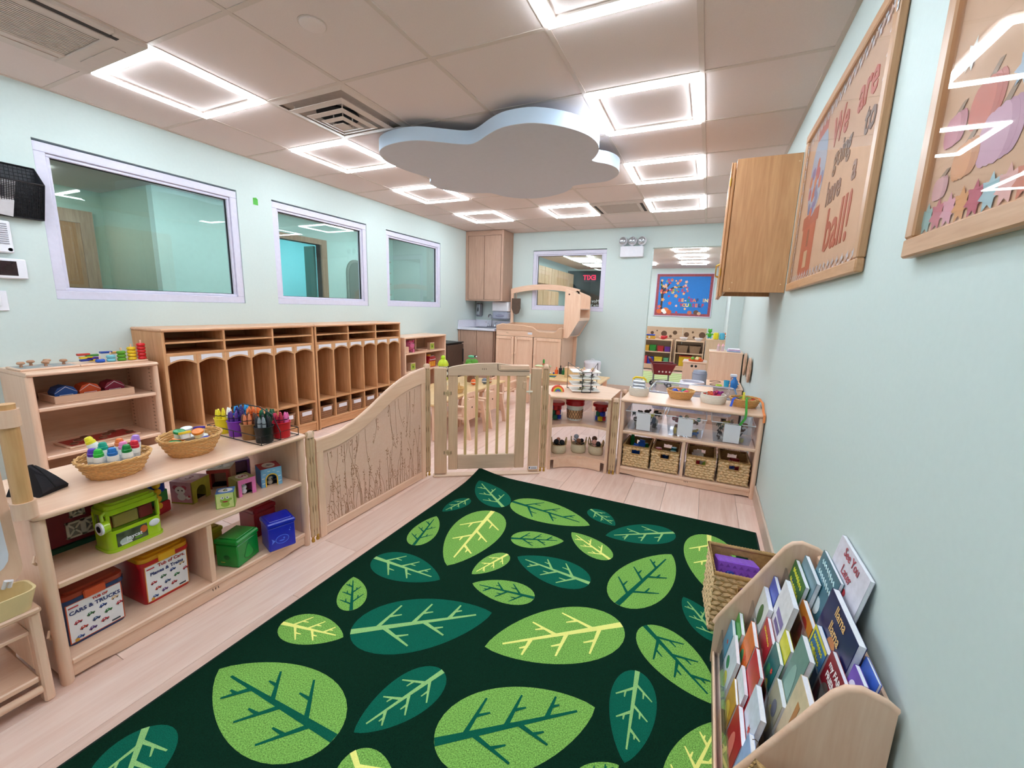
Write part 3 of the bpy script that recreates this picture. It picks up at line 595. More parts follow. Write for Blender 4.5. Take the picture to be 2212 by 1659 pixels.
# -- red barn
M_barn = mat('barn_red', '7c1622', .55, .05); M_cream = mat('barn_cream', 'd8cfbe', .6)
t = thing('toy_barn', 'dark red toy barn with cream crossed doors and green base', 'toy barn', (-1.83, -.69, ZM), PI/2)
MB().prism([(-.115, .018), (.115, .018), (.115, .105), (.07, .165), (0, .195), (-.07, .165), (-.115, .105)], 0, .15, 'y').build('barn_body', M_barn, t)
MB().prism([(-.122, .1), (-.074, .17), (0, .202), (.074, .17), (.122, .1), (.128, .106), (.079, .178), (0, .211), (-.079, .178), (-.128, .106)], -.008, .158, 'y').build('roof', mat('barn_roof', 'b9b0aa', .6), t)
B('base', mat('barn_green', '14452c', .6), t, -.128, .128, -.014, .16, 0, .018)
def xdoor(x0, x1, z0, z1):
    f = MB(); w_ = .007
    for a in ((x0, x1, z0, z0+w_), (x0, x1, z1-w_, z1), (x0, x0+w_, z0, z1), (x1-w_, x1, z0, z1)): f.box(a[0], a[1], -.006, 0, a[2], a[3])
    for (p, q) in (((x0, z0), (x1, z1)), ((x0, z1), (x1, z0))):
        d = Vector((q[0]-p[0], q[1]-p[1])).normalized()*0; n_ = Vector((-(q[1]-p[1]), q[0]-p[0])).normalized()*.003
        f.prism([(p[0]-n_.x, p[1]-n_.y), (q[0]-n_.x, q[1]-n_.y), (q[0]+n_.x, q[1]+n_.y), (p[0]+n_.x, p[1]+n_.y)], -.005, 0, 'y')
    o = f.build('crossed_door', M_cream, t); MB().box(x0+w_, x1-w_, -.0015, 0, z0+w_, z1-w_).build('door_panel', mat('barn_grey', '8d867c', .6), o)
xdoor(-.05, -.005, .035, .095); xdoor(-.005, .04, .035, .095); xdoor(-.035, .005, .11, .15)
# -- green bus case
M_lime = mat('lime_plastic', 'a9cc1e', .22, .04, coat=.4)
t = thing('toy_bus_case', 'lime green toy bus case with clear window and white button', 'toy case', (-1.712, -.612, ZM), PI/2+.06)
def rbox(mb, x0, x1, y0, y1, z0, z1, r=.02, k=5, sc=1, M=None):
    pt = []
    for (cx, cy, a) in ((x1-r, y1-r, 0), (x0+r, y1-r, PI/2), (x0+r, y0+r, PI), (x1-r, y0+r, 3*PI/2)):
        for i in range(k+1): pt.append((cx+r*math.cos(a+PI/2*i/k), cy+r*math.sin(a+PI/2*i/k)))
    return mb.prism(pt, z0, z1, 'z', M)
mb = MB(); rbox(mb, -.082, .082, -.052, .052, .008, .078, .022); mb.build('lower_body', M_lime, t, 40)
mb = MB(); rbox(mb, -.086, .086, -.056, .056, 0, .009, .024); mb.build('base_lip', M_lime, t, 40)
mb = MB(); rbox(mb, -.082, .082, -.052, .052, .138, .156, .022); mb.build('roof_band', M_lime, t, 40)
mb = MB(); rbox(mb, -.076, .076, -.046, .046, .156, .17, .02); rbox(mb, -.066, .066, -.036, .036, .17, .177, .018); mb.build('roof', M_lime, t, 40)
mb = MB()
for (x, y) in ((-.074, .04), (.074, .04), (-.074, -.04), (.074, -.04)): mb.cyl((x, y, .076), .007, .064, 8)
mb.build('window_pillar', M_lime, t)
mb = MB(); rbox(mb, -.079, .079, -.049, .049, .078, .138, .02); mb.build('clear_window', glass('case_window', 'dfe3d8', 1.0, .03, 1.45), t, 40)
mb = MB(); mb.box(-.055, .02, -.03, .02, .08, .125, b=.003); mb.build('tan_insert', mat('insert_tan', 'd8b26a', .5), t)
mb = MB(); mb.box(.022, .065, -.032, .02, .08, .128, b=.003); mb.build('red_insert', mat('insert_red', 'a8343c', .5), t); mb = MB(); mb.box(-.07, -.058, -.03, .02, .08, .12, b=.003); mb.build('brown_insert', mat('insert_brown', 'b3562c', .5), t)
MB().box(-.062, .03, -.0545, -.052, .016, .066, b=.0005).build('label_panel', mat('label_dark', '4c5240', .4, .5, 40), t)
decal(t, face((0, -.0545, 0)), [('b9c4bc', ell(-.038, .03, .018, .013)), ('c9632f', ell(.018, .048, .011, .014)), ('5f8f2c', ell(.0, .026, .012, .005)), ('d8d8d2', rect(-.052, .018, -.02, .024))])
text('joycat', .02, M_white, t, face((-.012, -.0555, .038)), 'printed_word', bold=.0003)
MB().ball((.054, -.052, .055), .014, 14, 8, (1.25, .35, 1)).build('button', M_white, t, 60)
MB().cyl((-.1, -.05, .105), .022, .02, 20, ax='x').build('mirror', M_lime, t, 40); MB().cyl((-.104, -.05, .105), .0225, .006, 20, ax='x').build('mirror_rim', M_white, t, 40); MB().tube([(-.09, -.045, .125), (-.09, -.04, .145), (-.07, -.035, .155)], .006, 8).build('mirror_arm', M_lime, t, 60)
MB().cyl((-.1055, -.05, .105), .012, .003, 16, ax='x').build('mirror_disc', M_black, t)
MB().tube([(.01, .0, .176), (.015, .0, .19), (.05, .0, .19), (.056, .0, .176)], .006, 8).build('handle', mat('handle_grey', 'a9ad86', .35), t, 60)
# -- bead toy
t = thing('bead_toy', 'blue and red activity toy with a column of yellow beads', 'toy', (-1.86, -.47, ZM), .3)
B('base', mat('toy_red', 'b3202a', .4), t, -.04, .04, -.045, .045, 0, .05, b=.006)
B('panel', mat('toy_green', '2f7a34', .4), t, -.035, .035, -.04, .04, .05, .1, b=.004)
MB().cyl((0, 0, .1), .045, .075, 18).build('drum', mat('toy_blue', '1d3fa6', .35), t, 40)
for i in range(5): MB().ball((.05, -.02, .05+i*.03), .0145, 12, 8).build('bead', mat('bead_yellow', 'e8b31c', .3), t, 60)
# -- picture blocks
def block(s, loc, rz, front, right, top, label, num, numcol, openF=None, openR=None, badge=None):
    t = thing('picture_block', label, 'block', loc, rz, 'picture stacking blocks')
    h = s; th = .0035
    def wall(M, hx, op, nm):
        mb = MB()
        if op is None: mb.prism(rect(0, 0, s, h), 0, th, 'y', M)
        else:
            w_, oh, arch = op; x0, x1 = s/2-w_/2, s/2+w_/2
            arc = [(s/2+w_/2*math.cos(a), (oh-w_/2)+w_/2*math.sin(a)) for a in [PI*i/10 for i in range(11)]] if arch else [(x1, oh), (x0, oh)]
            mb.prism([(0, 0), (x0, 0)]+arc[::-1]+[(x1, 0), (s, 0), (s, h), (0, h)], 0, th, 'y', M)
        return mb.build(nm, mat('block_'+hx, hx, .5, .08, 60), t)
    wall(Matrix.Translation((-s, 0, 0)), front, openF, 'front_face')
    wall(Matrix.Translation((0, 0, 0)) @ Matrix.Rotation(PI/2, 4, 'Z'), right, openR, 'right_face')
    B('left_face', mat('block_'+front, front), t, -s, -s+th, th, s, 0, h, b=0); B('rear_face', mat('block_'+right, right), t, -s+th, -th, s-th, s, 0, h, b=0)
    B('top_face', mat('block_'+top, top, .5, .06, 60), t, -s+.0005, -.0005, .0005, s-.0005, h-th, h+.0004, b=0)
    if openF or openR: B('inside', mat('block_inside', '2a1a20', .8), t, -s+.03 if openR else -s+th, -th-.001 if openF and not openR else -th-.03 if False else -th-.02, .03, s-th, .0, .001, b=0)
    if badge: decal(t, Matrix.Translation((-s/2, s/2, h+.0004)), [(badge, ell(0, 0, s*.4, s*.3, 20))], 'badge')
    text(num, s*.55, mat('print_'+numcol, numcol), t, Matrix.Translation((-s/2, s/2, h+.0012)) @ Matrix.Rotation(.1, 4, 'Z'), 'numeral', bold=.0008)
    return t
b = block(.1, (-1.811, -.348, ZM), .36, 'c98a98', 'a89a35', 'c79ba6', 'pink and olive number three block with a dog picture', '3', '9a5a6a', None, (.05, .07, True), 'd9bfc4')
decal(b, face((-.05, 0, 0)), [('a89a35', rect(-.05, 0, .05, .006)), ('b8455a', ell(-.025, .075, .012, .01)), ('b8455a', ell(.015, .075, .012, .01)), ('eae0dc', ell(-.004, .062, .024, .018)), ('eae0dc', ell(.0, .032, .02, .016)), ('eae0dc', ell(.03, .03, .01, .008)), ('5a3a30', ell(-.012, .062, .0035, .004)), ('5a3a30', ell(.006, .062, .0035, .004)), ('c23a4a', ell(.036, .036, .006, .005))], 'dog_picture')
b2 = block(.095, (-1.842, -.165, ZM), .78, 'a8382f', 'd8a58a', 'b9b29a', 'red number two block with a square opening at the back', '2', '7d7a5a', (.06, .078, False), None, 'cfc9b8')
b3 = block(.068, (-1.636, -.276, ZM), .93, 'dfe79a', '8fb84a', '5b86c8', 'small green number six block with a frog picture', '6', '5d7a2a', None, None, 'f4f6f6')
decal(b3, face((-.034, 0, 0)), [('86ac42', rect(-.034, 0, .034, .003)), ('86ac42', rect(-.034, 0, -.031, .068)), ('86ac42', rect(.031, 0, .034, .068)), ('9cc24e', ell(0, .018, .016, .012)), ('9cc24e', ell(0, .036, .018, .014)), ('f6f6ee', ell(-.009, .048, .007, .006)), ('f6f6ee', ell(.009, .048, .007, .006)), ('23301a', ell(-.008, .049, .0025)), ('23301a', ell(.009, .049, .0025)), ('a8323a', ell(0, .033, .011, .006, 14, PI, 2*PI)), ('9cc24e', ell(.02, .04, .006, .005))], 'frog_picture')
b4 = block(.08, (-1.703, -.219, ZM), -.1, '9a9340', 'e277b4', 'a9a96a', 'pink number five block with a white figure inside', '5', 'a03050', None, (.045, .058, False), 'e8e4d8')
f = thing('white_figure', 'tiny white bunny figure inside the pink block', 'figure', (-1.726, -.178, ZM+.0005)); MB().ball((0, 0, .012), .012, 12, 8, (1, 1, 1)).build('body', M_white, f, 60); MB().ball((0, 0, .032), .012, 12, 8).build('head', M_white, f, 60)
for s_ in (-1, 1): MB().ball((0, s_*.005, .046), .004, 8, 6, (.8, .8, 1.8)).build('ear', M_white, f, 60)
b5 = block(.092, (-1.709, -.105, ZM), -.36, '5f8fc4', '7fb6dd', 'a92c3c', 'blue number four block with yellow arch and red top', '4', '8a8a9a', None, (.046, .06, True), 'ece4dc')
decal(b5, Matrix.Rotation(PI/2, 4, 'Z') @ face((.046, 0, 0)), [('f4f6fa', rect(x-.006, z-.0015, x+.006, z+.0015)) for x, z in ((-.035, .02), (-.036, .045), (-.03, .065), (-.01, .078), (.012, .078), (.03, .066), (.036, .045), (.036, .02))], 'bone_print')
ar = MB(); ar.tube([(0.001, .046+.025*math.cos(a), .037+.025*math.sin(a)) for a in [PI*i/12 for i in range(13)]], .0028, 6); ar.tube([(0.001, .071, .001), (0.001, .071, .037)], .0028, 6); ar.tube([(0.001, .021, .001), (0.001, .021, .037)], .0028, 6); ar.build('arch_trim', mat('arch_yellow', 'e3b83a', .45), b5, 60)
f = thing('puppy_figure', 'tiny grey puppy figure sitting in the blue block arch', 'figure', (-1.718, -.055, ZM+.0005)); M_pup = mat('puppy_grey', 'b9aa9c', .6); MB().ball((0, 0, .013), .013, 12, 8).build('body', M_pup, f, 60); MB().ball((.004, 0, .034), .012, 12, 8).build('head', M_pup, f, 60); MB().ball((.014, 0, .033), .004, 8, 6).build('muzzle', M_black, f, 60)
b6 = block(.09, (-1.9, -.03, ZM), 1.2, '7a3f8e', 'd79ab4', 'b08a9a', 'large purple number one block with a dark opening', '1', '7a4a6a', (.065, .085, False), None, 'c9a8b4')
# -- plastic tubs below
def car(x, y, s, hx, a=.15):
    c, sn = math.cos(a), math.sin(a); R2 = lambda P_: [(x+s*(p[0]*c-p[1]*sn), y+s*(p[0]*sn+p[1]*c)) for p in P_]
    return [(hx, R2([(-.5, -.15), (.5, -.15), (.5, .08), (.25, .1), (.1, .32), (-.25, .32), (-.4, .08), (-.5, .05)])), ('2a2a30', R2(ell(-.28, -.18, .12, .12, 8))), ('2a2a30', R2(ell(.28, -.18, .12, .12, 8))), ('dfe6ee', R2([(.05, .1), (.0, .24), (-.18, .24), (-.2, .1)]))]
def tub(name, label, loc, rz, w, d, h, body, lid, latch, title, tcols, n):
    mB = mat('tub_'+body, body, .35, .05); mL = mat('tub_'+lid, lid, .4, .05)
    t = thing(name, label, 'tub', loc, rz); h0 = h-.03
    pt0 = rb_pts(-w/2+.006, w/2-.006, .006, d-.006, .02); pt1 = rb_pts(-w/2, w/2, 0, d, .022); m_ = len(pt0)
    vs = [(x, y, 0) for x, y in pt0]+[(x, y, h0) for x, y in pt1]; fs = [list(range(m_))[::-1], list(range(m_, 2*m_))]+[(i, (i+1) % m_, m_+(i+1) % m_, m_+i) for i in range(m_)]
    MB().add(vs, fs).build('tub_body', mB, t, 30)
    mb = MB(); rbox(mb, -w/2-.004, w/2+.004, -.004, d+.004, h0-.014, h0, .026); mb.build('tub_collar', mB, t, 40)
    mb = MB(); rbox(mb, -w/2-.002, w/2+.002, -.002, d+.002, h0, h0+.016, .025); rbox(mb, -w/2+.012, w/2-.012, .012, d-.012, h0+.016, h0+.024, .02); mb.build('lid', mL, t, 40)
    MB().lathe([(.05, h0+.024), (.048, h0+.028), (.0001, h0+.028)], 24, c=(0, d/2, 0), sx=.9).build('lid_disc', mL, t, 40)
    B('latch', mat('tub_'+latch, latch, .4), t, -.028, .03, -.01, .004, h0-.016, h0+.014, b=.003)
    lw, lh = w*.84, h0*.86
    decal(t, face((0, .0058, .002), 0, math.atan2(.006, h0)), [('d8893c' if body != '223a66' else 'c2542c', rect(-lw/2-.003, .006, lw/2+.003, lh+.006)), ('f1eff2', rect(-lw/2, .009, lw/2, lh+.003))], 'sticker', z0=.0006)
    it = []
    rnd = random.Random(n); cc = ('b8323c', '2f6a3c', '24408a', 'd8b48a', 'c23a2c', '27457a', '2f7a3c', 'b8323c', '3a5a9c', '6a3c8a')
    k = 0
    for r_ in range(3):
        for c_ in range(4-(r_ == 2)):
            it += car(-lw*.34+c_*lw*.235+(r_ % 2)*.012, lh*.56-r_*lh*.19+c_*lh*.06-.006, lw*.15, cc[k % 10]); k += 1
    it += [('d8a23c', ell(-lw*.4, lh*.1, .006)), ('333844', rect(lw*.25, lh*.1, lw*.42, lh*.14)), ('c2303a', rect(-lw*.48, lh*.93, -lw*.3, lh*.96))]
    decal(t, face((0, .0058, .002), 0, math.atan2(.006, h0)), it, 'sticker_picture', z0=.0012)
    for (s_, x, y, sz, hx) in title: text(s_, sz, mat('print_'+hx, hx), t, face((0, .0058, .002), 0, math.atan2(.006, h0)) @ Matrix.Translation((x*lw, y*lh, .0024)), 'sticker_title', sx=1, bold=.0005)
    return t
def rb_pts(x0, x1, y0, y1, r, k=4):
    pt = []
    for (cx, cy, a) in ((x1-r, y1-r, 0), (x0+r, y1-r, PI/2), (x0+r, y0+r, PI), (x1-r, y0+r, 3*PI/2)):
        for i in range(k+1): pt.append((cx+r*math.cos(a+PI/2*i/k), cy+r*math.sin(a+PI/2*i/k)))
    return pt
tub('sticker_tub', 'navy plastic tub with red-brown lid and toy vehicle sticker', (-1.674, -.745, ZB), PI/2+.03, .17, .27, .2, '223a66', 'a8432c', 'd2552c', (('TUB OF', .1, .93, .012, 'c2392c'), ('CARS & TRUCKS', 0, .8, .0185, '27336e')), 0, 3)
tub('sticker_tub', 'red plastic tub with yellow lid and toy train sticker', (-1.685, -.525, ZB), PI/2+.05, .168, .27, .206, 'c21c24', 'e0a01c', 'f2b81e', (('Tub of Cars,', .12, .94, .0185, 'b8302c'), ('Planes & Trains', 0, .78, .0185, '27336e')), 0, 9)
def cube_box(label, loc, rz, w, d, h, hx, pic):
    m = mat('boxplastic_'+hx, hx, .25, .05); t = thing('storage_cube', label, 'box', loc, rz, 'coloured storage cubes')
    MB().box(-w+.004, -.004, .004, d-.004, 0, h-.024, b=.004).build('box_body', m, t); MB().box(-w, 0, 0, d, h-.024, h, b=.006).build('lid', m, t); MB().box(-w+.014, -.014, .014, d-.014, h, h+.004, b=.002).build('lid_panel', m, t)
    return t
g = cube_box('green plastic storage cube with embossed pear on the bottom shelf', (-1.607, -.302, ZB), .31, .115, .135, .128, '0d8a2f', 0)
decal(g, Matrix.Translation((-.0036, 0, 0)) @ Matrix.Rotation(PI/2, 4, 'Z') @ face((.068, 0, 0)), [('0a6a24', smooth_loop([(-.028, .03), (0, .016), (.028, .03), (.018, .058), (.006, .082), (-.006, .082), (-.018, .058)], 3)), ('12a03a', smooth_loop([(-.024, .031), (0, .02), (.024, .031), (.015, .057), (.004, .078), (-.004, .078), (-.015, .057)], 3)), ('0a6a24', rect(-.001, .08, .001, .092))], 'embossed_pear')
decal(g, face((-.058, .004, 0)), [('0a6a24', ell(0, .045, .016, .012, 8)), ('e0d24a', rect(-.03, .02, -.01, .022))], 'embossed_turtle')
bl = cube_box('royal blue storage cube with embossed fish on the bottom shelf', (-1.598, -.168, ZB), -.33, .12, .125, .142, '1226b8', 0)
decal(bl, Matrix.Translation((-.0036, 0, 0)) @ Matrix.Rotation(PI/2, 4, 'Z') @ face((.06, 0, 0)), [('4f7af0', ell(.002, .05, .03, .022, 18)), ('1226b8', ell(.002, .05, .027, .019, 18)), ('4f7af0', ell(.01, .054, .004)), ('4f7af0', [(-.028, .05), (-.044, .064), (-.04, .05), (-.044, .036)]), ('4f7af0', ell(.036, .085, .003)), ('4f7af0', ell(.04, .095, .002)), ('4f7af0', ell(.0, .047, .012, .006, 10, PI, 2*PI))], 'embossed_fish')
cube_box('dark red storage cube behind the blue one', (-1.77, -.115, ZB), 0, .13, .12, .15, 'a01c2c', 0)
cube_box('olive storage cube behind the green one', (-1.79, -.36, ZB), .1, .11, .12, .13, 'a8a02c', 0)
# ================================================================ hinge posts between the units
M_post = wood('post_oak', 'e8c8a4', 'bd9672', 'z', .4, 1, 1, .9)
def hinge_post(loc, h, rz, label):
    t = thing('hinge_post', label, 'post', loc, rz, 'fluted wooden hinge posts')
    for i, x in enumerate((-.0165, 0, .0165)):
        pr = [(.0001, .012)]; z = .012
        pr = [(.0085, .03), (.0085, .05)]
        k = int(h/.14)
        for j in range(k):
            z0 = .05+(h-.07)*j/k; z1 = .05+(h-.07)*(j+1)/k
            pr += [(.0075, z0+.01), (.0098, z0+.03), (.0098, z1-.03), (.0075, z1-.01)]
        pr += [(.0095, h-.02), (.009, h-.008), (.005, h), (.0001, h+.001)]
        MB().lathe(pr, 10, c=(x, 0, 0)).build('fluted_rod', M_post, t, 40)
    MB().box(-.016, .016, -.004, .004, .035, h-.025, b=.004).build('post_core', mat('post_core_dark', '7d5c3a', .6), t)  # core coloured dark to stand for shade between the rods
    MB().lathe([(.0245, h-.03), (.0245, h-.018), (.018, h-.004), (.008, h+.003), (.0001, h+.004)], 16, sx=1, sy=.6).build('post_cap', M_mapz, t, 40)
    br = MB()
    for x in (-.014, .014): br.lathe([(.008, .0), (.009, .004), (.009, .012), (.006, .016), (.006, .024), (.009, .028), (.009, .034)], 10, c=(x, 0, 0))
    br.build('hinge_bracket', M_brass, t, 40)
    return t
hinge_post((-1.612, .0985, 0), .60, PI/2, 'short hinge post joining toy shelf and curved panel')
hinge_post((-1.612, 1.085, 0), .835, 1.1, 'tall hinge post joining curved panel and gate')
hinge_post((-.897, 1.582, 0), .835, .4, 'tall hinge post joining gate and corner shelf')
hinge_post((-.405, 1.79, 0), .60, .1, 'short hinge post between corner shelf and wicker bin shelf')
hinge_post((-.405, 2.17, 0), .60, .1, 'short hinge post at the rear of the corner shelf')
# ================================================================ curved divider panel with grass acrylic
t = thing('divider_panel', 'curved wooden divider panel with grass stems in translucent acrylic', 'divider', (-1.628, 0, 0))
prof = [(.128, .543), (.2, .543), (.28, .55), (.38, .575), (.46, .605), (.55, .646), (.65, .697), (.74, .737), (.83, .768), (.92, .788), (1.0, .8), (1.055, .805)]
def open_curve(p, n=5):
    q = [(2*p[0][0]-p[1][0], 2*p[0][1]-p[1][1])]+list(p)+[(2*p[-1][0]-p[-2][0], 2*p[-1][1]-p[-2][1])]; o = []
    for i in range(1, len(q)-2):
        a, b, c, d = (Vector(q[i+k]) for k in (-1, 0, 1, 2))
        for s_ in range(n): t_ = s_/n; o.append(tuple(.5*((2*b)+(c-a)*t_+(2*a-5*b+4*c-d)*t_*t_+(3*b-a-3*c+d)*t_**3)))
    return o+[tuple(p[-1])]
PF = open_curve(prof); th = lambda y: .062+.036*(y-.12)/.935
MB().strip([(y, z-th(y)) for y, z in PF], PF, 0, .026, 'x').build('curved_top_rail', M_mapy, t)
MB().tube([(.013, y, z-.002) for y, z in PF], .0125, 8).build('top_rail_rounding', M_mapy, t, 60)
B('stile', M_mapz, t, 0, .026, .128, .17, .0, .482, b=.003); B('stile', M_mapz, t, 0, .026, 1.012, 1.055, 0, .708, b=.003)
B('bottom_rail', M_mapy, t, 0, .026, .165, 1.012, .006, .055, b=.003)
yy_ = [.168+.848*i/40 for i in range(41)]
def rail_lo(y):
    for (a, b), (c, d) in zip(PF, PF[1:]):
        if a <= y <= c: return b+(d-b)*(y-a)/(c-a)-th(y)
lo = [(y, .05) for y in yy_]; hi = [(y, rail_lo(y)+.004) for y in yy_]
def acr_grass():
    m = bpy.data.materials.new('grass_acrylic'); m.use_nodes = True; nt = m.node_tree; p = nt.nodes['Principled BSDF']; N = nt.nodes.new; L = nt.links.new
    nz = N('ShaderNodeTexNoise'); nz.inputs['Scale'].default_value = 90; tc = N('ShaderNodeTexCoord'); L(tc.outputs['Object'], nz.inputs['Vector'])
    r = N('ShaderNodeValToRGB'); r.color_ramp.elements[0].color = lin('efc9b3'); r.color_ramp.elements[1].color = lin('fbdfcf'); L(nz.outputs['Fac'], r.inputs[0]); L(r.outputs[0], p.inputs['Base Color'])
    p.inputs['Roughness'].default_value = .22; out = nt.nodes['Material Output']; tr = N('ShaderNodeBsdfTransparent'); tr.inputs[0].default_value = lin('f0dccb'); mx = N('ShaderNodeMixShader'); mx.inputs[0].default_value = .72
    L(tr.outputs[0], mx.inputs[1]); L(p.outputs[0], mx.inputs[2]); L(mx.outputs[0], out.inputs['Surface']); return m
MB().strip(lo, hi, .009, .017, 'x').build('acrylic_pane', acr_grass(), t)
rnd = random.Random(5); gs = MB()
def top_at(y):
    for (a, b), (c, d) in zip(PF, PF[1:]):
        if a <= y <= c: return b+(d-b)*(y-a)/(c-a+1e-9)-th(y)
    return .45
for i in range(95):
    y = .18+.82*rnd.random(); hmax = top_at(y)-.06
    z0 = .058 if rnd.random() < .72 else top_at(y)-.02; L_ = (.1+.75*rnd.random())*hmax*.75; s_ = 1 if z0 < .06 else -1
    y1 = y+(rnd.random()-.5)*.12; pts_ = []
    for q in range(5):
        f = q/4; yy = y+(y1-y)*f*f
        if not .172 < yy < 1.006: break
        zz = z0+s_*L_*f
        if zz > top_at(yy)-.005: break
        pts_.append((.0178, yy, zz))
    if len(pts_) > 2:
        gs.tube(pts_, [.001*(1-.5*k/len(pts_)) for k in range(len(pts_))], 4)
        e = Vector(pts_[-1])
        for q in range(7):
            c_ = e+Vector((0, (rnd.random()-.5)*.016, -s_*rnd.random()*.07))
            if .172 < c_.y < 1.006 and .06 < c_.z < top_at(c_.y)-.006: gs.ball(c_, .0022, 5, 4, (.5, .8, 1.7))
gs.build('grass_stems', mat('grass_brown', '9a7250', .8), t)['kind'] = 'stuff'
# ================================================================ gate
GA = math.radians(33.69)
g = thing('wooden_gate', 'wooden gate of slim spindles with arched top rail', 'gate', (-1.567, 1.10, 0), GA)
M_gate = wood('gate_grey_maple', 'e6c2a2', 'cba384', 'z', .4, 1.2, 1, .9); M_gatex = wood('gate_maple_x', 'e8c8ae', 'd2af94', 'x', .4, 1.2, 1, .9)
M_spin = wood('spindle_birch', 'e5c48e', 'd2ab72', 'z', .35)
B('gate_post', M_gate, g, .004, .094, -.014, .014, .02, .812, b=.005); B('gate_post', M_gate, g, .705, .784, -.014, .014, .02, .812, b=.005)
B('threshold', M_gatex, g, -.005, .795, -.03, .03, 0.0005, .0145, b=.005)
B('door_stile', M_gate, g, .104, .172, -.013, .013, .05, .766, b=.004); B('door_stile', M_gate, g, .598, .672, -.013, .013, .05, .766, b=.004)
tp = [(.104, .81), (.14, .822), (.22, .836), (.32, .845), (.44, .848), (.465, .847)]
MB().strip([(x, .758) for x, z in tp]+[(.69, .758)], tp+[(.69, .815)], -.017, .017, 'y').build('arched_top_rail', M_gatex, g)
MB().box(.47, .69, -.02, .02, .8, .836, b=.006).build('latch_handle', M_mapx, g)
MB().tube([(.455, -.018, .842), (.458, -.018, .8), (.475, -.018, .793), (.69, -.018, .793)], .0022, 5).build('handle_groove', M_logo, g)
for x in (.228, .309, .388, .463, .540): MB().cyl((x, 0, .16), .0105, .6, 12).build('spindle', M_spin, g, 40)
B('bottom_rail', M_gatex, g, .172, .598, -.012, .012, .052, .164, b=.004)
for z in (.175, .62):
    h_ = MB(); h_.box(.075, .128, -.0165, -.0135, z, z+.02).box(.095, .108, -.0165, -.0135, z-.012, z+.032); h_.build('gate_hinge', mat('hinge_beige', 'd2b48c', .4), g)
    w_ = MB()
    for x in (.075, .125): w_.tube([(x, -.017, z-.002), (x, -.017, z+.022)], .002, 5)
    w_.build('hinge_pin', M_logo, g)
lt = MB(); lt.box(.645, .672, -.022, -.012, .66, .715, b=.004); lt.build('latch_block', M_gate, g)
lt = MB(); lt.cyl((.695, -.016, .62), .005, .15, 8); lt.cyl((.672, -.016, .64), .007, .045, 8, ax='x'); lt.build('latch_bolt', mat('latch_white', 'ece4d2', .3), g, 40)
logo(g, face((.36, -.0172, .806)), .013)
B('maker_label', M_white, g, .708, .776, -.0150, -.0139, .035, .06, b=0)
B('label_mark', M_black, g, .712, .72, -.0154, -.0149, .042, .055, b=0)
for z in (.05, .044, .038): B('label_line', mat('label_grey', '7a7a82', .5), g, .727, .77, -.0153, -.0149, z, z+.003, b=0)
# ================================================================ corner shelf
cs = thing('corner_shelf', 'concave wooden corner shelf with buckets and canvas bags', 'shelf')
FLc, FRc = Vector((-.868, 1.625)), Vector((-.438, 1.765))
back = [(-.44, 2.165), (-.62, 2.262), (-.85, 2.17), (-1.075, 1.94)]
def arc(dep, n=10):
    d = FRc-FLc; nn = Vector((-d.y, d.x)).normalized(); return [tuple(FLc+d*(i/n)+nn*dep*(1-(2*i/n-1)**2)) for i in range(n+1)]
def inset(p, k=.02):
    c = Vector((-.7, 1.92)); return [tuple(Vector(q)+(c-Vector(q)).normalized()*k) for q in p]
MB().prism(arc(-.012)+back, .576, .598, 'z').build('top_board', M_mapx, cs)
MB().tube([(x, y, .587) for x, y in arc(-.012)], .0108, 8).build('top_nosing', M_mapx, cs, 60)
for z in (.362, .098): MB().prism(inset(arc(.075)+back, .022), z-.022, z, 'z').build('shelf_board', M_mapx, cs)
MB().prism(arc(.09)[1:-1]+[tuple(Vector(p)+Vector((-.006, .018))) for p in arc(.09)[1:-1]][::-1], .006, .076, 'z').build('kick_plate', M_mapx, cs)
def slab(mb, a, b, th_, z0, z1):
    a, b = Vector(a), Vector(b); n_ = Vector((-(b-a).y, (b-a).x)).normalized()*th_/2
    mb.prism([tuple(a-n_), tuple(b-n_), tuple(b+n_), tuple(a+n_)], z0, z1, 'z')
for a, b in (((-.862, 1.638), (-1.062, 1.935)), ((-.45, 1.775), (-.452, 2.15))):
    mb = MB(); slab(mb, a, b, .022, 0, .576); mb.build('side_panel', M_mapz, cs)
mb = MB()
for a, b in zip(back, back[1:]): slab(mb, Vector(a)+Vector((0, -.012)), Vector(b)+Vector((0, -.012)), .008, .03, .576)
mb.build('back_panel', M_acr, cs)
# rack of peg puzzles
ZC2 = .5985
rk = thing('puzzle_rack', 'black wire rack of stacked peg puzzles on the corner shelf', 'rack', (-.70, 1.95, ZC2), .45)
W_ = .245; D_ = .098
def wire(pts_): return MB().tube(pts_, .0026, 6)
for sx in (-1, 1):
    wire([(sx*.035, -D_, .165), (sx*.035, -D_, .003), (sx*.035, D_, .003), (sx*W_/2, D_, .003), (sx*W_/2, D_, .215), (sx*.035, -D_, .165)]).build('wire_side', M_black, rk, 60)
for z in (.003, .052, .102, .165): wire([(-.035, -D_, z), (.035, -D_, z)]).build('wire_crossbar', M_black, rk)
wire([(-W_/2, D_, .003), (W_/2, D_, .003)]).build('wire_crossbar', M_black, rk); wire([(-W_/2, D_, .1), (W_/2, D_, .1)]).build('wire_crossbar', M_black, rk)
M_puz = mat('puzzle_white', 'eee8e2', .35, .02)
names = ('lowest peg puzzle in the wire rack with olive picture', 'second peg puzzle up in the wire rack with green picture', 'third peg puzzle up in the wire rack with dark animal picture', 'topmost white peg puzzle with wooden knobs in the rack')
cols = (('a8a03a', '3c4a5a'), ('6a7a3a', '5a4a58'), ('7a7a2a', '3a3550'), ('d98a6a', 'c8603a'))
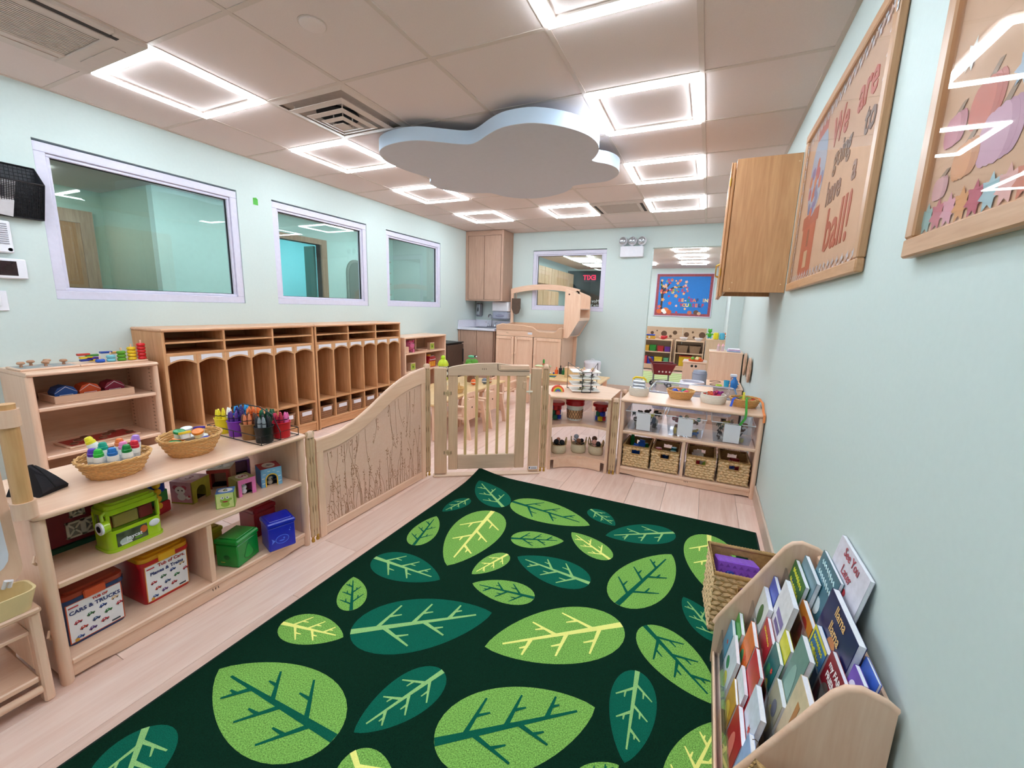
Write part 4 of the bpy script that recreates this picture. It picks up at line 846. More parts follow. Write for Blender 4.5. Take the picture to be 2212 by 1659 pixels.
for i, z in enumerate((.006, .056, .106, .156)):
    p = thing('peg_puzzle', names[i], 'puzzle', (-.70, 1.95, ZC2+z), .45, 'peg puzzles in the wire rack')
    MB().box(-.112, .112, -.088, .088, 0, .009, b=.002).build('tray_board', M_puz, p)
    for k, (x, y) in enumerate(((-.035, -.03), (.05, -.035), (.0, .04), (.07, .03))):
        decal(p, Matrix.Translation((x, y, .0092)), [(cols[i][k % 2], star(0, 0, .026, 6, .7, k))], 'puzzle_piece')
        MB().lathe([(.0035, .0095), (.0035, .018), (.0085, .02), (.0085, .027), (.0001, .028)], 10, c=(x, y, 0)).build('knob', M_spin if i == 3 else mat('knob_dark', '6a5a4a', .5), p, 40)
rb = thing('rainbow_block', 'small wooden rainbow arch standing on the corner shelf', 'toy', (-.872, 1.80, ZC2), .5)
for k, hx in enumerate(('e8423a', 'f2994a', 'f2d24a', '6ab85a', '4a8ad8', '8a5ab8')):
    r1, r0 = .05-k*.0075, .0425-k*.0075; mb = MB()
    mb.prism(ell(0, 0, r1, r1, 14, 0, PI)+ell(0, 0, max(r0, .0005), None, 14, 0, PI)[::-1], -.012, .012, 'y'); mb.build('arch_band', mat('rainbow_'+hx, hx, .5), rb)
# buckets
ZK = .3625
M_rlid = mat('bucket_red', 'c01822', .3, .03)
bk = thing('snack_bucket', 'white bucket with red lid and brown lattice print', 'bucket', (-.752, 1.905, ZK), .45)
MB().lathe([(.056, 0), (.058, .004), (.068, .128), (.0001, .13)], 28).build('bucket_wall', M_mw, bk, 40)
MB().lathe([(.075, .124), (.076, .14), (.074, .146), (.073, .152), (.077, .156), (.074, .17), (.068, .178), (.0001, .18)], 28).build('lid', M_rlid, bk, 40)
mb = MB(); mb2 = MB()
for k in range(18):
    for s_ in (-1, 1):
        P_ = []
        for q in range(9):
            f = q/8; a = 2*PI*k/18+s_*f*.62; z = .012+f*.078; r = .0585+.0105*z/.128+.0006; P_.append((r*math.cos(a), r*math.sin(a), z))
        mb.tube(P_, .0016, 4)
mb.build('lattice_print', mat('lattice_brown', '5a2a22', .5), bk)['kind'] = 'stuff'
MB().lathe([(.0592, .015), (.0655, .085)], 28, cap=False).build('print_band', mat('print_peach', 'e6b184', .5, .15, 30), bk)
def block_bucket(loc, label, seed):
    t = thing('block_bucket', label, 'bucket', loc, 0, 'clear buckets of blocks')
    MB().lathe([(.05, 0), (.052, .003), (.06, .128), (.061, .13)], 24, cap=False).build('clear_wall', glass('bucket_clear', 'f2f4f6', .7, .02, 1.4), t, 40)
    MB().lathe([(.0001, .001), (.05, .001)], 24, cap=False).build('bottom', glass('bucket_clear'), t)
    MB().lathe([(.066, .124), (.067, .138), (.062, .146), (.0001, .148)], 24).build('lid', M_rlid, t, 40)
    rn = random.Random(seed); k = 0
    for z in (.004, .042, .08):
        for q in range(4):
            a = q*PI/2+z*20; hx = ('d4232c', '1a3fc0', 'e8c81e', '157a5a', 'c81e2a', '2048d0')[rn.randrange(6)]
            o = thing('toy_block', '%s toy block inside the %s' % ({'d4232c': 'red', '1a3fc0': 'blue', 'e8c81e': 'yellow', '157a5a': 'teal', 'c81e2a': 'crimson', '2048d0': 'bright blue'}[hx], 'bucket by the gate' if seed == 1 else 'bucket by the short post'), 'block', (loc[0]+.026*math.cos(a), loc[1]+.026*math.sin(a), loc[2]+z+.002), rn.random()*3, 'blocks in the clear buckets')
            m = mat('blk_'+hx, hx, .3, .04)
            if q % 2: MB().box(-.016, .016, -.016, .016, 0, .034, b=.004).build('block_body', m, o)
            else: MB().cyl((0, 0, 0), .0165, .034, 14).build('block_body', m, o, 40)
            MB().cyl((0, 0, .034), .008, .003, 10).build('stud', m, o, 40); k += 1
    return t
block_bucket((-.885, 1.83, ZK), 'clear bucket of blocks with red lid beside the gate post', 1)
block_bucket((-.553, 1.965, ZK), 'clear bucket of blocks with red lid at the shelf corner', 2)
# canvas bags with dolls
M_canvas = mat('canvas_cream', 'd3c3a6', .9, .06, 90, bump=.2); M_strap = mat('strap_tan', 'a98a60', .8)
def canvas_bag(loc, rz, label, dolls):
    t = thing('canvas_bag', label, 'bag', loc, rz, 'canvas doll bags')
    pr = [(.0001, 0), (.05, 0), (.058, .006), (.062, .03), (.058, .062), (.056, .072), (.053, .072), (.054, .06), (.056, .03), (.05, .01), (.0001, .008)]
    MB().lathe(pr, 22, sx=1.02, sy=.85, cap=False).build('bag_body', M_canvas, t, 50)
    MB().tube([(.0565*1.02*math.cos(a), .0565*.85*math.sin(a), .072) for a in [2*PI*i/28 for i in range(28)]], .003, 5, closed=True).build('bag_hem', M_strap, t, 60)
    for s_ in (-1, 1): MB().add(*ribbon([(s_*.054, -.02, .07), (s_*.06, -.016, .105), (s_*.061, 0, .128), (s_*.06, .016, .105), (s_*.054, .02, .07)], .009)).build('handle', M_strap, t)
    for j, (x, y, z, r, hx, nm) in enumerate(dolls):
        c_, s2 = math.cos(rz), math.sin(rz); d = thing('small_doll', nm, 'doll', (loc[0]+x*c_-y*s2, loc[1]+x*s2+y*c_, loc[2]+z-.03), rz, 'dolls in canvas bags')
        m = mat('doll_'+hx, hx, .85, .15, 80); MB().ball((0, 0, .05), r, 12, 8, (1, .9, 1)).build('head', m, d, 60); MB().ball((0, 0, .014), r*.62, 10, 6, (1, .8, 1.2)).build('body', m, d, 60)
        for s_ in (-1, 1): MB().tube([(s_*r*.6, 0, .022), (s_*r*1.0, -.004, .03)], .005, 6).build('arm', m, d, 60)
    return t
def ribbon(pts_, w, ax=(0, 1, 0), th_=.0015):
    P_ = [Vector(p) for p in pts_]; vs = []; fs = []
    for i, p in enumerate(P_):
        t_ = (P_[min(i+1, len(P_)-1)]-P_[max(i-1, 0)]).normalized(); n_ = Vector((1, 0, 0)) if abs(t_.x) < .8 else Vector((0, 1, 0))
        b_ = t_.cross(n_).normalized(); n2 = b_.cross(t_).normalized()
        vs += [p-n2*w/2-b_*th_, p+n2*w/2-b_*th_, p+n2*w/2+b_*th_, p-n2*w/2+b_*th_]
    for i in range(len(P_)-1):
        a = 4*i
        for k in range(4): fs.append((a+k, a+(k+1) % 4, a+4+(k+1) % 4, a+4+k))
    fs += [(3, 2, 1, 0), tuple(4*(len(P_)-1)+k for k in range(4))]
    return vs, fs
ZD = .0985
canvas_bag((-.838, 1.79, ZD), .5, 'cream canvas bag of dark dolls beside the tall post', ((-.02, 0, .07, .022, '14121a', 'black plush doll head in the bag by the gate'), (.025, -.005, .068, .021, '1b1820', 'second black plush doll in the bag by the gate'), (0, .02, .085, .016, 'c88a78', 'pink rag doll peeking from the bag by the gate')))
canvas_bag((-.70, 1.885, ZD), .3, 'cream canvas bag with a grey ball doll on top', ((-.02, .012, .105, .02, '9aa2b2', 'grey round doll on top of the middle bag'), (.0, -.015, .078, .02, '7a4a32', 'brown doll in the middle canvas bag'), (.024, -.008, .08, .017, '17141c', 'black doll leaning out of the middle bag')))
canvas_bag((-.562, 1.91, ZD), -.2, 'cream canvas bag with a striped pink doll', ((-.02, .01, .1, .022, '5a3a2c', 'dark brown doll at the back of the right bag'), (-.005, -.02, .082, .02, 'd69a8c', 'striped pink doll in the right bag'), (.024, -.014, .072, .02, '16121a', 'black doll at the front of the right bag')))
# ================================================================ wicker bin shelf on the right
rs = shelf_unit('bin_shelf', 'low wooden shelf with clear bins above wicker bins', (-.372, 1.806, 0), 0, .932, .385, .598, (.353, .066), ((.463, .066, .331),), M_acr)
logo(rs, face((.5, .0155, .036)), .011)
# wicker bins: woven strands are real geometry
M_hy = mat('hyacinth', 'd9b68a', .7, .25, 60); M_hy2 = mat('hyacinth_trim', 'bd945e', .7, .15, 60)
def strand_wall(mb, p0, ux, uz, n, W2, H2, rows, cols, hole=None, jit=None):
    """braid of plump leaf-shaped strands on a wall: p0 corner, ux width dir, uz up dir, n outward"""
    rn = jit or random.Random(1); dx, dz = W2/cols, H2/rows
    for r in range(rows):
        for c in range(cols+1):
            x = (c+(.5 if r % 2 else 0))*dx; z = (r+.5)*dz
            if x > W2+dx*.1: continue
            if hole and hole[0] < x < hole[1] and hole[2] < z < hole[3]: continue
            ctr = p0+ux*min(max(x, dx*.3), W2-dx*.3)+uz*z+n*.001
            tilt = .28 if r % 2 else -.28; a = ux*math.cos(tilt)+uz*math.sin(tilt); b_ = uz*math.cos(tilt)-ux*math.sin(tilt)
            L_ = dx*.62*(.9+.2*rn.random()); T_ = dz*.62
            vs = [ctr-a*L_, ctr-a*L_*.4+b_*T_*.75-n*.001, ctr-a*L_*.4-b_*T_*.75-n*.001, ctr-a*L_*.3+n*.0045, ctr+a*L_*.3+n*.005, ctr+a*L_*.4+b_*T_*.75-n*.001, ctr+a*L_*.4-b_*T_*.75-n*.001, ctr+a*L_]
            mb.add(vs, [(0, 3, 1), (0, 2, 3), (1, 3, 4, 5), (2, 6, 4, 3), (5, 4, 7), (4, 6, 7), (0, 1, 5, 7, 6, 2)])
def wicker_bin_meshes(w, d, h, rows, cols, cold, tp=.004):
    body = MB(); X3, Y3, Z3 = Vector((1, 0, 0)), Vector((0, 1, 0)), Vector((0, 0, 1))
    hz = (h*.62, h*.84); hw = w*.17
    strand_wall(body, Vector((-w/2, 0, 0)), X3, Z3, -Y3, w, h-.016, rows, cols, (w/2-hw, w/2+hw, *hz))
    strand_wall(body, Vector((w/2, 0, 0)), Y3, Z3, X3, d, h-.016, rows, cold); strand_wall(body, Vector((-w/2, d, 0)), -Y3, Z3, -X3, d, h-.016, rows, cold); strand_wall(body, Vector((w/2, d, 0)), -X3, Z3, Y3, w, h-.016, rows, cols, (w/2-hw, w/2+hw, *hz))
    wall = MB(); k = .0025
    for y0 in (.0, d-k): wall.box(-w/2, -hw, y0, y0+k, 0, h-.004).box(hw, w/2, y0, y0+k, 0, h-.004).box(-hw, hw, y0, y0+k, 0, hz[0]).box(-hw, hw, y0, y0+k, hz[1], h-.004)
    wall.box(-w/2, -w/2+k, k, d-k, 0, h-.004).box(w/2-k, w/2, k, d-k, 0, h-.004).box(-w/2, w/2, 0, d, 0, .003)
    rim = MB()
    rim.tube([(-w/2, 0, h-.008), (w/2, 0, h-.008), (w/2, d, h-.008), (-w/2, d, h-.008)], .0085, 8, closed=True)
    # twisted wrap on the rim
    for (a, b_) in (((-w/2, 0), (w/2, 0)), ((w/2, 0), (w/2, d)), ((w/2, d), (-w/2, d)), ((-w/2, d), (-w/2, 0))):
        n_ = int((Vector(b_)-Vector(a)).length/.011)
        for i in range(n_):
            p = Vector(a).lerp(Vector(b_), (i+.5)/n_); q = Vector(a).lerp(Vector(b_), (i+1.0)/n_)
            rim.tube([(p.x, p.y, h-.0175), (p.x*1.0, p.y, h+.0005), (q.x, q.y, h+.0005)], .0022, 4)
    hole = MB(); hole.tube([(-hw, -.003, hz[0]), (hw, -.003, hz[0]), (hw, -.003, hz[1]), (-hw, -.003, hz[1])], .004, 6, closed=True); hole.tube([(-hw, d+.003, hz[0]), (hw, d+.003, hz[0]), (hw, d+.003, hz[1]), (-hw, d+.003, hz[1])], .004, 6, closed=True)
    return [('weave', body.mesh('weave', M_hy)), ('liner', wall.mesh('liner', M_hy2)), ('bound_rim', rim.mesh('bound_rim', M_hy2, 60)), ('handle_edge', hole.mesh('handle_edge', M_hy2, 60))]
wb_me = wicker_bin_meshes(.186, .27, .168, 8, 6, 8)
def wicker_bin(loc, rz, label, me=wb_me):
    t = thing('wicker_bin', label, 'basket', loc, rz, 'square wicker bins')
    for n_, m in me:
        o = link(n_, m, t)
        if n_ == 'weave': o['kind'] = 'stuff'
    return t
Z1, Z2, Z3_ = .0665, .3535, .5985
toys = {'wicker_blue': (-.240, 'square wicker bin of blue and green toys under the first clear bin'), 'b': (-.031, 'square wicker bin of red and green cylinders'), 'c': (.212, 'square wicker bin of paper shapes and green toys'), 'd': (.424, 'square wicker bin with a blue toy beside the wall')}
for k, (x, lb) in toys.items(): wicker_bin((x, 1.842, Z1+.004), 0, lb)
def toybit(kind, loc, sz, hx, rot, label, group, cat='toy'):
    t = thing(kind, label, cat, loc, 0, group); t.rotation_euler = rot; m = mat('toy_'+hx, hx, .4, .06)
    if kind == 'toy_tube': MB().cyl((0, 0, 0), sz[0], sz[2], 16).build('tube_body', m, t, 40); MB().lathe([(sz[0]*1.05, sz[2]*q) for q in (.2, .25)], 16, cap=False).build('tube_ring', m, t); MB().lathe([(sz[0]*1.06, sz[2]*.7), (sz[0]*1.06, sz[2]*.78)], 16, cap=False).build('tube_band', m, t)
    elif kind == 'toy_plate': MB().box(-sz[0], sz[0], -sz[1], sz[1], 0, sz[2], b=min(sz)*.4).build('plate_body', m, t); MB().box(-sz[0]*.7, sz[0]*.7, -sz[1]*.7, sz[1]*.7, sz[2], sz[2]*1.15, b=0.0005).build('plate_ridge', m, t)
    elif kind == 'toy_ball':
        MB().ball((0, 0, sz[0]), sz[0], 14, 10).build('ball_body', m, t, 60); MB().lathe([(sz[0]*1.01*math.cos(a), sz[0]+sz[0]*math.sin(a)) for a in (-.12, 0, .12)], 14, cap=False).build('ball_band', mat('toyband_'+hx, 'f2efe6', .4), t, 60)
    elif kind == 'toy_animal':
        r = sz[0]; MB().ball((0, 0, r*1.3), r, 12, 8, (1.5, .9, .9)).build('animal_body', m, t, 60); MB().ball((r*1.5, 0, r*2), r*.62, 10, 8).build('animal_head', m, t, 60)
        for a in (-1, 1):
            for b_ in (-1, 1): MB().tube([(a*r*.9, b_*r*.5, r*.9), (a*r, b_*r*.55, 0)], r*.25, 6).build('animal_leg', m, t, 60)
    elif kind == 'toy_scarf':
        vs, fs = ribbon([(sz[0]*(q-3)/3*(1+.2*math.sin(q)), sz[1]*math.sin(q*1.7), sz[2]*(.3+.3*math.cos(q*2.1))) for q in range(7)], sz[0]*.6); MB().add(vs, fs).build('cloth_fold', m, t, 60); MB().ball((0, 0, sz[2]*.3), sz[0]*.5, 10, 6, (1.2, 1, .7)).build('cloth_lump', m, t, 60)
    return t
G1 = 'toys in the wicker bins'
toybit('toy_plate', (-.285, 1.935, .09), (.024, .01, .14), '1a55b8', (.3, .25, 0), 'blue curved plastic toy sticking out of the first wicker bin', G1); toybit('toy_plate', (-.235, 1.975, .09), (.028, .01, .14), '2060c8', (-.1, .15, .2), 'bright blue plastic toy leaning in the first wicker bin', G1)
toybit('toy_plate', (-.295, 2.02, .09), (.016, .012, .16), '12803c', (0, 0, .2), 'green plastic toy at the edge of the first wicker bin', G1); toybit('toy_tube', (-.30, 1.885, .14), (.012, .012, .075), 'e8c01e', (0, 0, 0), 'yellow toy tube in the first wicker bin', G1); toybit('toy_plate', (-.185, 2.03, .1), (.016, .016, .1), '2aa04a', (0, 0, .4), 'light green toy block in the first wicker bin', G1)
toybit('toy_tube', (-.085, 1.93, .08), (.022, .022, .145), 'a8202c', (0, 0, 0), 'dark red ribbed tube in the second wicker bin', G1); toybit('toy_tube', (-.033, 1.94, .08), (.02, .02, .12), '163f78', (0, 0, 0), 'navy ribbed tube in the second wicker bin', G1); toybit('toy_tube', (.018, 1.93, .08), (.021, .021, .135), '0f6a3a', (0, 0, 0), 'dark green ribbed tube in the second wicker bin', G1); toybit('toy_tube', (.02, 2.01, .08), (.02, .02, .14), '1a7f86', (0, 0, 0), 'teal ribbed tube in the second wicker bin', G1)
toybit('toy_plate', (.178, 1.905, .08), (.028, .008, .115), 'c22a34', (0, 0, .1), 'red card shape in the third wicker bin', G1); toybit('toy_plate', (.205, 1.985, .09), (.04, .004, .13), 'f2e2dc', (0, -.15, 0), 'pale paper shape in the third wicker bin', G1); toybit('toy_ball', (.252, 1.935, .115), (.03,), '9ec23a', (0, 0, 0), 'lime green ball in the third wicker bin', G1); toybit('toy_plate', (.24, 1.885, .08), (.02, .008, .07), 'e0c83a', (0, 0, .3), 'yellow card shape in the third wicker bin', G1)
toybit('toy_ball', (.41, 1.96, .12), (.03,), '26449c', (0, 0, 0), 'navy ball in the wicker bin beside the wall', G1); toybit('toy_plate', (.43, 2.05, .08), (.04, .02, .1), 'a8323c', (0, .1, .3), 'red block in the wicker bin beside the wall', G1); toybit('toy_tube', (.385, 1.89, .12), (.012, .012, .07), 'd8c83a', (0, 1.45, 0), 'yellow rod in the wicker bin beside the wall', G1)
# clear bins
M_bin = glass('bin_plastic', 'eef1f6', .9, .05, 1.45, .07)
def clear_bin(loc, label):
    t = thing('clear_bin', label, 'bin', loc, 0, 'clear plastic bins')
    w0, w1, d0, d1, h = .112, .134, .26, .3, .148; y0, y1 = .022, 0
    b0 = [(-w0, y0), (w0, y0), (w0, y0+d0), (-w0, y0+d0)]; b1 = [(-w1, y1), (w1, y1), (w1, y1+d1), (-w1, y1+d1)]
    vs = [(x, y, .001) for x, y in b0]+[(x, y, h) for x, y in b1]
    MB().add(vs, [(i, (i+1) % 4, 4+(i+1) % 4, 4+i) for i in range(4)]).build('bin_wall', M_bin, t); MB().add(vs[:4], [(0, 1, 2, 3)]).build('bin_bottom', M_bin, t)
    MB().tube([(x, y, h) for x, y in b1], .0042, 6, closed=True).build('bin_rim', mat('bin_rim_clear', 'e6e8f0', .15, .02), t)
    a = math.atan2(.022, h); M2 = face((0, y0, 0), 0, a)
    MB().prism(rect(-.052, .008, .048, h-.004), .002, .0025, 'z', M2).build('paper_label', mat('label_paper', 'e9ebf4', .7, .01), t)
    return t
for x, lb in ((-.204, 'clear plastic bin of dark toys with paper label'), (.086, 'clear plastic bin of colourful shells and balls with paper label'), (.387, 'clear plastic bin of brown pine cones with paper label')): clear_bin((x, 1.85, Z2), lb)
G2 = 'toys in the clear bins'; rn = random.Random(11)
for bi, (x0, pal) in enumerate(((-.204, (('2a1a18', 'dark brown'), ('d6c22a', 'yellow'), ('40241c', 'brown'), ('2c4058', 'slate blue'), ('e8e4dc', 'white'), ('5a4048', 'plum'), ('1a1416', 'black'))), (.086, (('d8b83a', 'yellow'), ('b8405a', 'rose'), ('3a9a9a', 'teal'), ('3c6aa8', 'blue'), ('7a5a3a', 'tan'), ('c8b89a', 'sand'), ('8a8a7a', 'grey'))), (.387, (('5a3a2a', 'brown'), ('4a2c22', 'dark brown'), ('c8a8a0', 'pinkish'), ('d8c87a', 'straw'), ('3a403c', 'charcoal'), ('e0d8d0', 'pale'), ('6a4a38', 'cocoa'))))):
    wh = ('first clear bin', 'middle clear bin', 'last clear bin')[bi]
    for k in range(13):
        i, j, l_ = k % 4, (k//4) % 3, k//12; hx, cn = pal[k % 7]; zz = Z2+.004+(.05 if j == 0 and k < 4 and False else 0)
        kind = ('toy_ball', 'toy_plate', 'toy_animal', 'toy_scarf')[(k*3+bi) % 4]
        loc = (x0-.066+i*.044, 1.915+j*.072, Z2+.006+(.052 if (k+bi) % 3 == 0 else 0))
        sz = {'toy_ball': (.019,), 'toy_plate': (.016, .014, .044), 'toy_animal': (.013,), 'toy_scarf': (.02, .012, .05)}[kind]
        toybit(kind, loc, sz, hx, (0, 0, rn.random()*3), '%s %s in the %s' % (cn, {'toy_ball': 'toy ball', 'toy_plate': 'toy brick', 'toy_animal': 'toy animal', 'toy_scarf': 'cloth piece'}[kind], wh), G2)
    for k in range(5):
        hx, cn = pal[(k*2+1) % 7 if bi else (0, 6, 2, 1, 0)[k]]; toybit('toy_animal' if bi != 1 else 'toy_ball', (x0-.084+k*.042, 1.93+.05*(k % 3), Z2+.1), (.015,), hx, (0, 0, rn.random()*6), '%s %s heaped on top of the %s' % (cn, 'toy animal' if bi != 1 else 'toy ball', wh), G2)
# bowls on the top board
M_rope = mat('cotton_rope', 'e6dccf', .85, .06, 150)
def rope_bowl(loc, r, h, label):
    t = thing('rope_bowl', label, 'bowl', loc, 0, 'white rope bowls'); w = MB(); n_ = 7
    for j in range(n_): w.tube([((r-.006+.008*math.sin(PI*j/n_))*math.cos(a), (r-.006+.008*math.sin(PI*j/n_))*math.sin(a), h*(j+.5)/n_) for a in [2*PI*i/36 for i in range(36)]], h/n_*.56, 6, closed=True)
    w.build('coiled_wall', M_rope, t, 60); MB().lathe([(.0001, .002), (r-.006, .002), (r-.006, .006), (.0001, .006)], 30, cap=False).build('base', M_rope, t); return t
rope_bowl((-.278, 2.02, Z3_), .07, .062, 'white rope bowl holding a silver drum rattle'); rope_bowl((.249, 2.045, Z3_), .083, .065, 'white rope bowl heaped with red and purple scarves')
woven_bowl('wicker_bowl', 'wicker bowl of bright cloth balls on the bin shelf', (.022, 2.075, Z3_), .068, .098, .062)
woven_bowl('wicker_bowl', 'wicker bowl trailing coloured ribbons beside the wall', (.452, 2.03, Z3_), .066, .097, .058)
t = thing('drum_rattle', 'silver ribbed rattle with yellow handle in the rope bowl', 'rattle', (-.282, 2.025, Z3_+.03))
for q in range(3): MB().cyl((-.042, 0, .022+q*.026), .013, .084, 16, ax='x').build('silver_roll', mat('silver', 'd8dae4', .25, .05, metal=.6), t, 40)
MB().tube([(-.045, 0, .07), (-.046, 0, .096), (-.03, 0, .108), (.03, 0, .108), (.046, 0, .096), (.045, 0, .07)], .008, 8).build('handle', mat('handle_yellow', 'ecc81c', .3), t, 60)
for s_ in (-1, 1): MB().box(s_*.046-.003, s_*.046+.003, -.012, .012, .005, .09, b=.002).build('end_plate', mat('rattle_end', 'c83a4a' if s_ > 0 else 'd8dae4', .4), t)
G3 = 'cloth balls in the wicker bowl'
for (x, y, z, r, hx, nm) in ((-.045, -.005, .045, .024, '2c4fc0', 'royal blue'), (.0, -.04, .04, .022, '6a5ab8', 'violet'), (.045, -.015, .042, .023, 'd8335a', 'raspberry'), (-.025, .04, .04, .021, 'f08a3c', 'orange'), (.025, .035, .05, .021, '2f9a6a', 'sea green'), (.062, .03, .045, .014, '2a7a4a', 'green'), (-.04, -.045, .035, .016, 'ef9a6a', 'salmon')):
    toybit('toy_ball', (.022+x*.9, 2.075+y*.9, Z3_+z-.02), (r,), hx, (0, 0, .4), '%s cloth ball in the wicker bowl on the bin shelf' % nm, G3)
G4 = 'scarves in the rope bowl'
for (x, y, z, hx, nm) in ((-.035, -.02, .03, 'e8442e', 'orange red'), (.02, -.03, .035, 'd01f4a', 'crimson'), (.03, .01, .05, 'a82a9a', 'magenta'), (-.01, .03, .04, 'e05a2e', 'orange'), (.045, -.035, .02, 'e88a5a', 'peach'), (.01, .0, .055, 'c0245a', 'berry')):
    toybit('toy_scarf', (.249+x, 2.045+y, Z3_+z), (.03, .012, .06), hx, (0, 0, rn.random()*6), '%s scarf bunched in the white rope bowl' % nm, G4, 'scarf')
rb_ = lambda pts_, hx, nm: tag(MB().add(*ribbon(pts_, .014)).build('ribbon', mat('ribbon_'+hx, hx, .5, .05), None, 60), nm, 'ribbon', 'ribbons in the wicker bowl')
zz = Z3_
rb_([(.42, 2.03, zz+.045), (.39, 1.97, zz+.068), (.372, 1.94, zz+.06), (.366, 1.925, zz+.03), (.36, 1.91, zz+.012)], '1f4fc8', 'blue ribbon hanging over the wicker bowl rim')
rb_([(.46, 2.02, zz+.062), (.455, 1.935, zz+.076), (.452, 1.905, zz+.06), (.45, 1.83, zz+.02), (.449, 1.792, zz+.0), (.447, 1.785, zz-.035), (.42, 1.78, zz-.085)], '3f9a34', 'long green ribbon trailing down the shelf front')
rb_([(.49, 2.03, zz+.062), (.53, 1.975, zz+.078), (.551, 1.92, zz+.055), (.553, 1.85, zz+.012), (.555, 1.785, zz-.002), (.555, 1.78, zz-.05)], 'ef8a4a', 'orange ribbon trailing beside the wall')
rb_([(.42, 2.06, zz+.05), (.45, 2.09, zz+.062), (.49, 2.06, zz+.055), (.5, 2.02, zz+.06)], '4fa83a', 'green ribbon loop lying inside the wicker bowl'); rb_([(.44, 2.0, zz+.045), (.44, 2.01, zz+.075), (.442, 2.03, zz+.1)], 'e0d23a', 'yellow ribbon standing up in the wicker bowl'); rb_([(.48, 1.99, zz+.05), (.51, 2.02, zz+.06), (.5, 2.07, zz+.055)], 'd84a3a', 'red ribbon inside the wicker bowl')
# ================================================================ book display at the right wall
bd = thing('book_display', 'maple tiered book display with clear tier fronts against the wall', 'book display', (0, 0, 0))
BX = [(.287, .013), (.287, .165), (.296, .19), (.46, .505), (.478, .525), (.5, .533), (.54, .523), (.5555, .512), (.5555, .013)]
for y0 in (-.402, .178): 
    MB().prism(BX, y0, y0+.018, 'y').build('end_panel', M_mapz, bd)
    MB().tube([(x, y0+.009, z) for x, z in BX[1:8]], .009, 8).build('end_rounding', M_mapx, bd, 60)
B('back_board', M_mapy, bd, .547, .5555, -.384, .178, .013, .5, b=.002)
B('back_rail', M_mapy, bd, .541, .5555, -.384, .178, .48, .512, b=.005)
TI = ((.302, .04), (.379, .185), (.456, .33))
for i, (x, z) in enumerate(TI):
    B('tier_floor', M_mapy, bd, x-.012, x+.075 if i < 2 else .546, -.384, .178, z-.014, z, b=.002)
    B('tier_front', M_mapy, bd, x-.012, x-.004, -.384, .178, z-.05 if i else .016, z+.02, b=.003)
    MB().prism([(x-.002, z), (x+.002, z), (x+.012, z+.112), (x+.008, z+.112)], -.384, .178, 'y').build('clear_front', glass('tier_acrylic', 'f4f6fa', 1.3, .02, 1.45), bd)
MB().tube([(.335, -.4035, .34), (.34, -.4035, .343), (.345, -.4035, .339)], .001, 4).build('burnt_logo', M_logo, bd)
M_page = mat('book_pages', 'eeeef4', .7, .04, 200)
TILT = .17
BOOKS = []
def book(*a): BOOKS.append(a)
def build_book(p, x, ya, yb, ztop, row, hx, th_, label, art=(), title=None, tcol='ffffff', tsz=.02):
    bx, fz = TI[row]; h = (ztop-fz)/math.cos(TILT)-.006; xb = p+math.tan(TILT)*fz; w = ya-yb
    t = thing('picture_book', label, 'book', (xb, (ya+yb)/2, fz+.001+th_*math.sin(TILT)), 0, 'picture books in the display')
    t.rotation_euler = (Matrix.Rotation(-PI/2, 4, 'Z') @ Matrix.Rotation(-TILT, 4, 'X')).to_euler()
    m = mat('cover_'+hx, hx, .3, .1, 40); c = .0012
    B('front_cover', m, t, -w/2, w/2, 0, c, 0.0005, h, b=0); B('back_cover', m, t, -w/2, w/2, th_-c, th_, .0005, h, b=0); B('spine', m, t, -w/2, -w/2+c, c, th_-c, .0005, h, b=0)
    B('page_block', M_page, t, -w/2+c, w/2-.001, c, th_-c, .002, h-.0005, b=0)
    its = []
    for (hx2, sh, ax_, az, sx_, sz_) in art:
        cx, cz = ax_*w/2, az*h
        its.append((hx2, ell(cx, cz, sx_*w, sz_*h, 14) if sh == 'e' else rect(cx-sx_*w, cz-sz_*h, cx+sx_*w, cz+sz_*h) if sh == 'r' else star(cx, cz, sx_*w, 6, .55, .2)))
    if its: decal(t, face((0, 0, 0)), its, 'cover_picture')
    if title and title[0] == '~':      # lettering too small to read: a wavy script line
        for k in range(len(title)):
            zc = h-.022-k*tsz*1.1; pts_ = [(-w*.36+w*.72*q/26, tsz*.28*math.sin(q*1.9)*(1 if q % 3 else .5)) for q in range(27)]
            MB().tube([(x_, z_, 0) for x_, z_ in pts_], tsz*.055, 4, M=face((0, -.001, zc))).build('cover_lettering', mat('print_'+tcol, tcol), t)
    elif title:
        for k, line in enumerate(title.split('\n')): text(line, tsz, mat('print_'+tcol, tcol), t, face((0, -.0014, h-.02-k*tsz*1.15)), 'cover_title', bold=.0004)
    return t
A_ = [('d8d04a', 'e', .2, .4, .2, .12), ('3a8a5a', 'e', -.3, .6, .18, .1), ('d84a3a', 's', .3, .7, .12, .1)]
book(.547, .045, -.18, .655, 2, 'd9d5e2', .009, 'large white hardback book leaning tallest against the wall', [('4a3440', 'e', .25, .58, .09, .1), ('2a2430', 'e', .3, .5, .12, .08), ('c0303a', 'e', .2, .7, .05, .03)], 'See You\nLater', 'b04a58', .034)
book(.528, -.30, -.375, .548, 2, '3a5fc0', .006, 'thin blue book in the back tier by the near end', [('d8e0f0', 'r', 0, .5, .3, .3)])
book(.523, .085, -.085, .58, 2, '3f6f80', .009, 'teal board book in the back tier before the white hardback', [('d8e4e8', 'e', .1, .5, .16, .1), ('e8a878', 'e', -.2, .4, .1, .1)], '~~', 'd8eef2', .028)
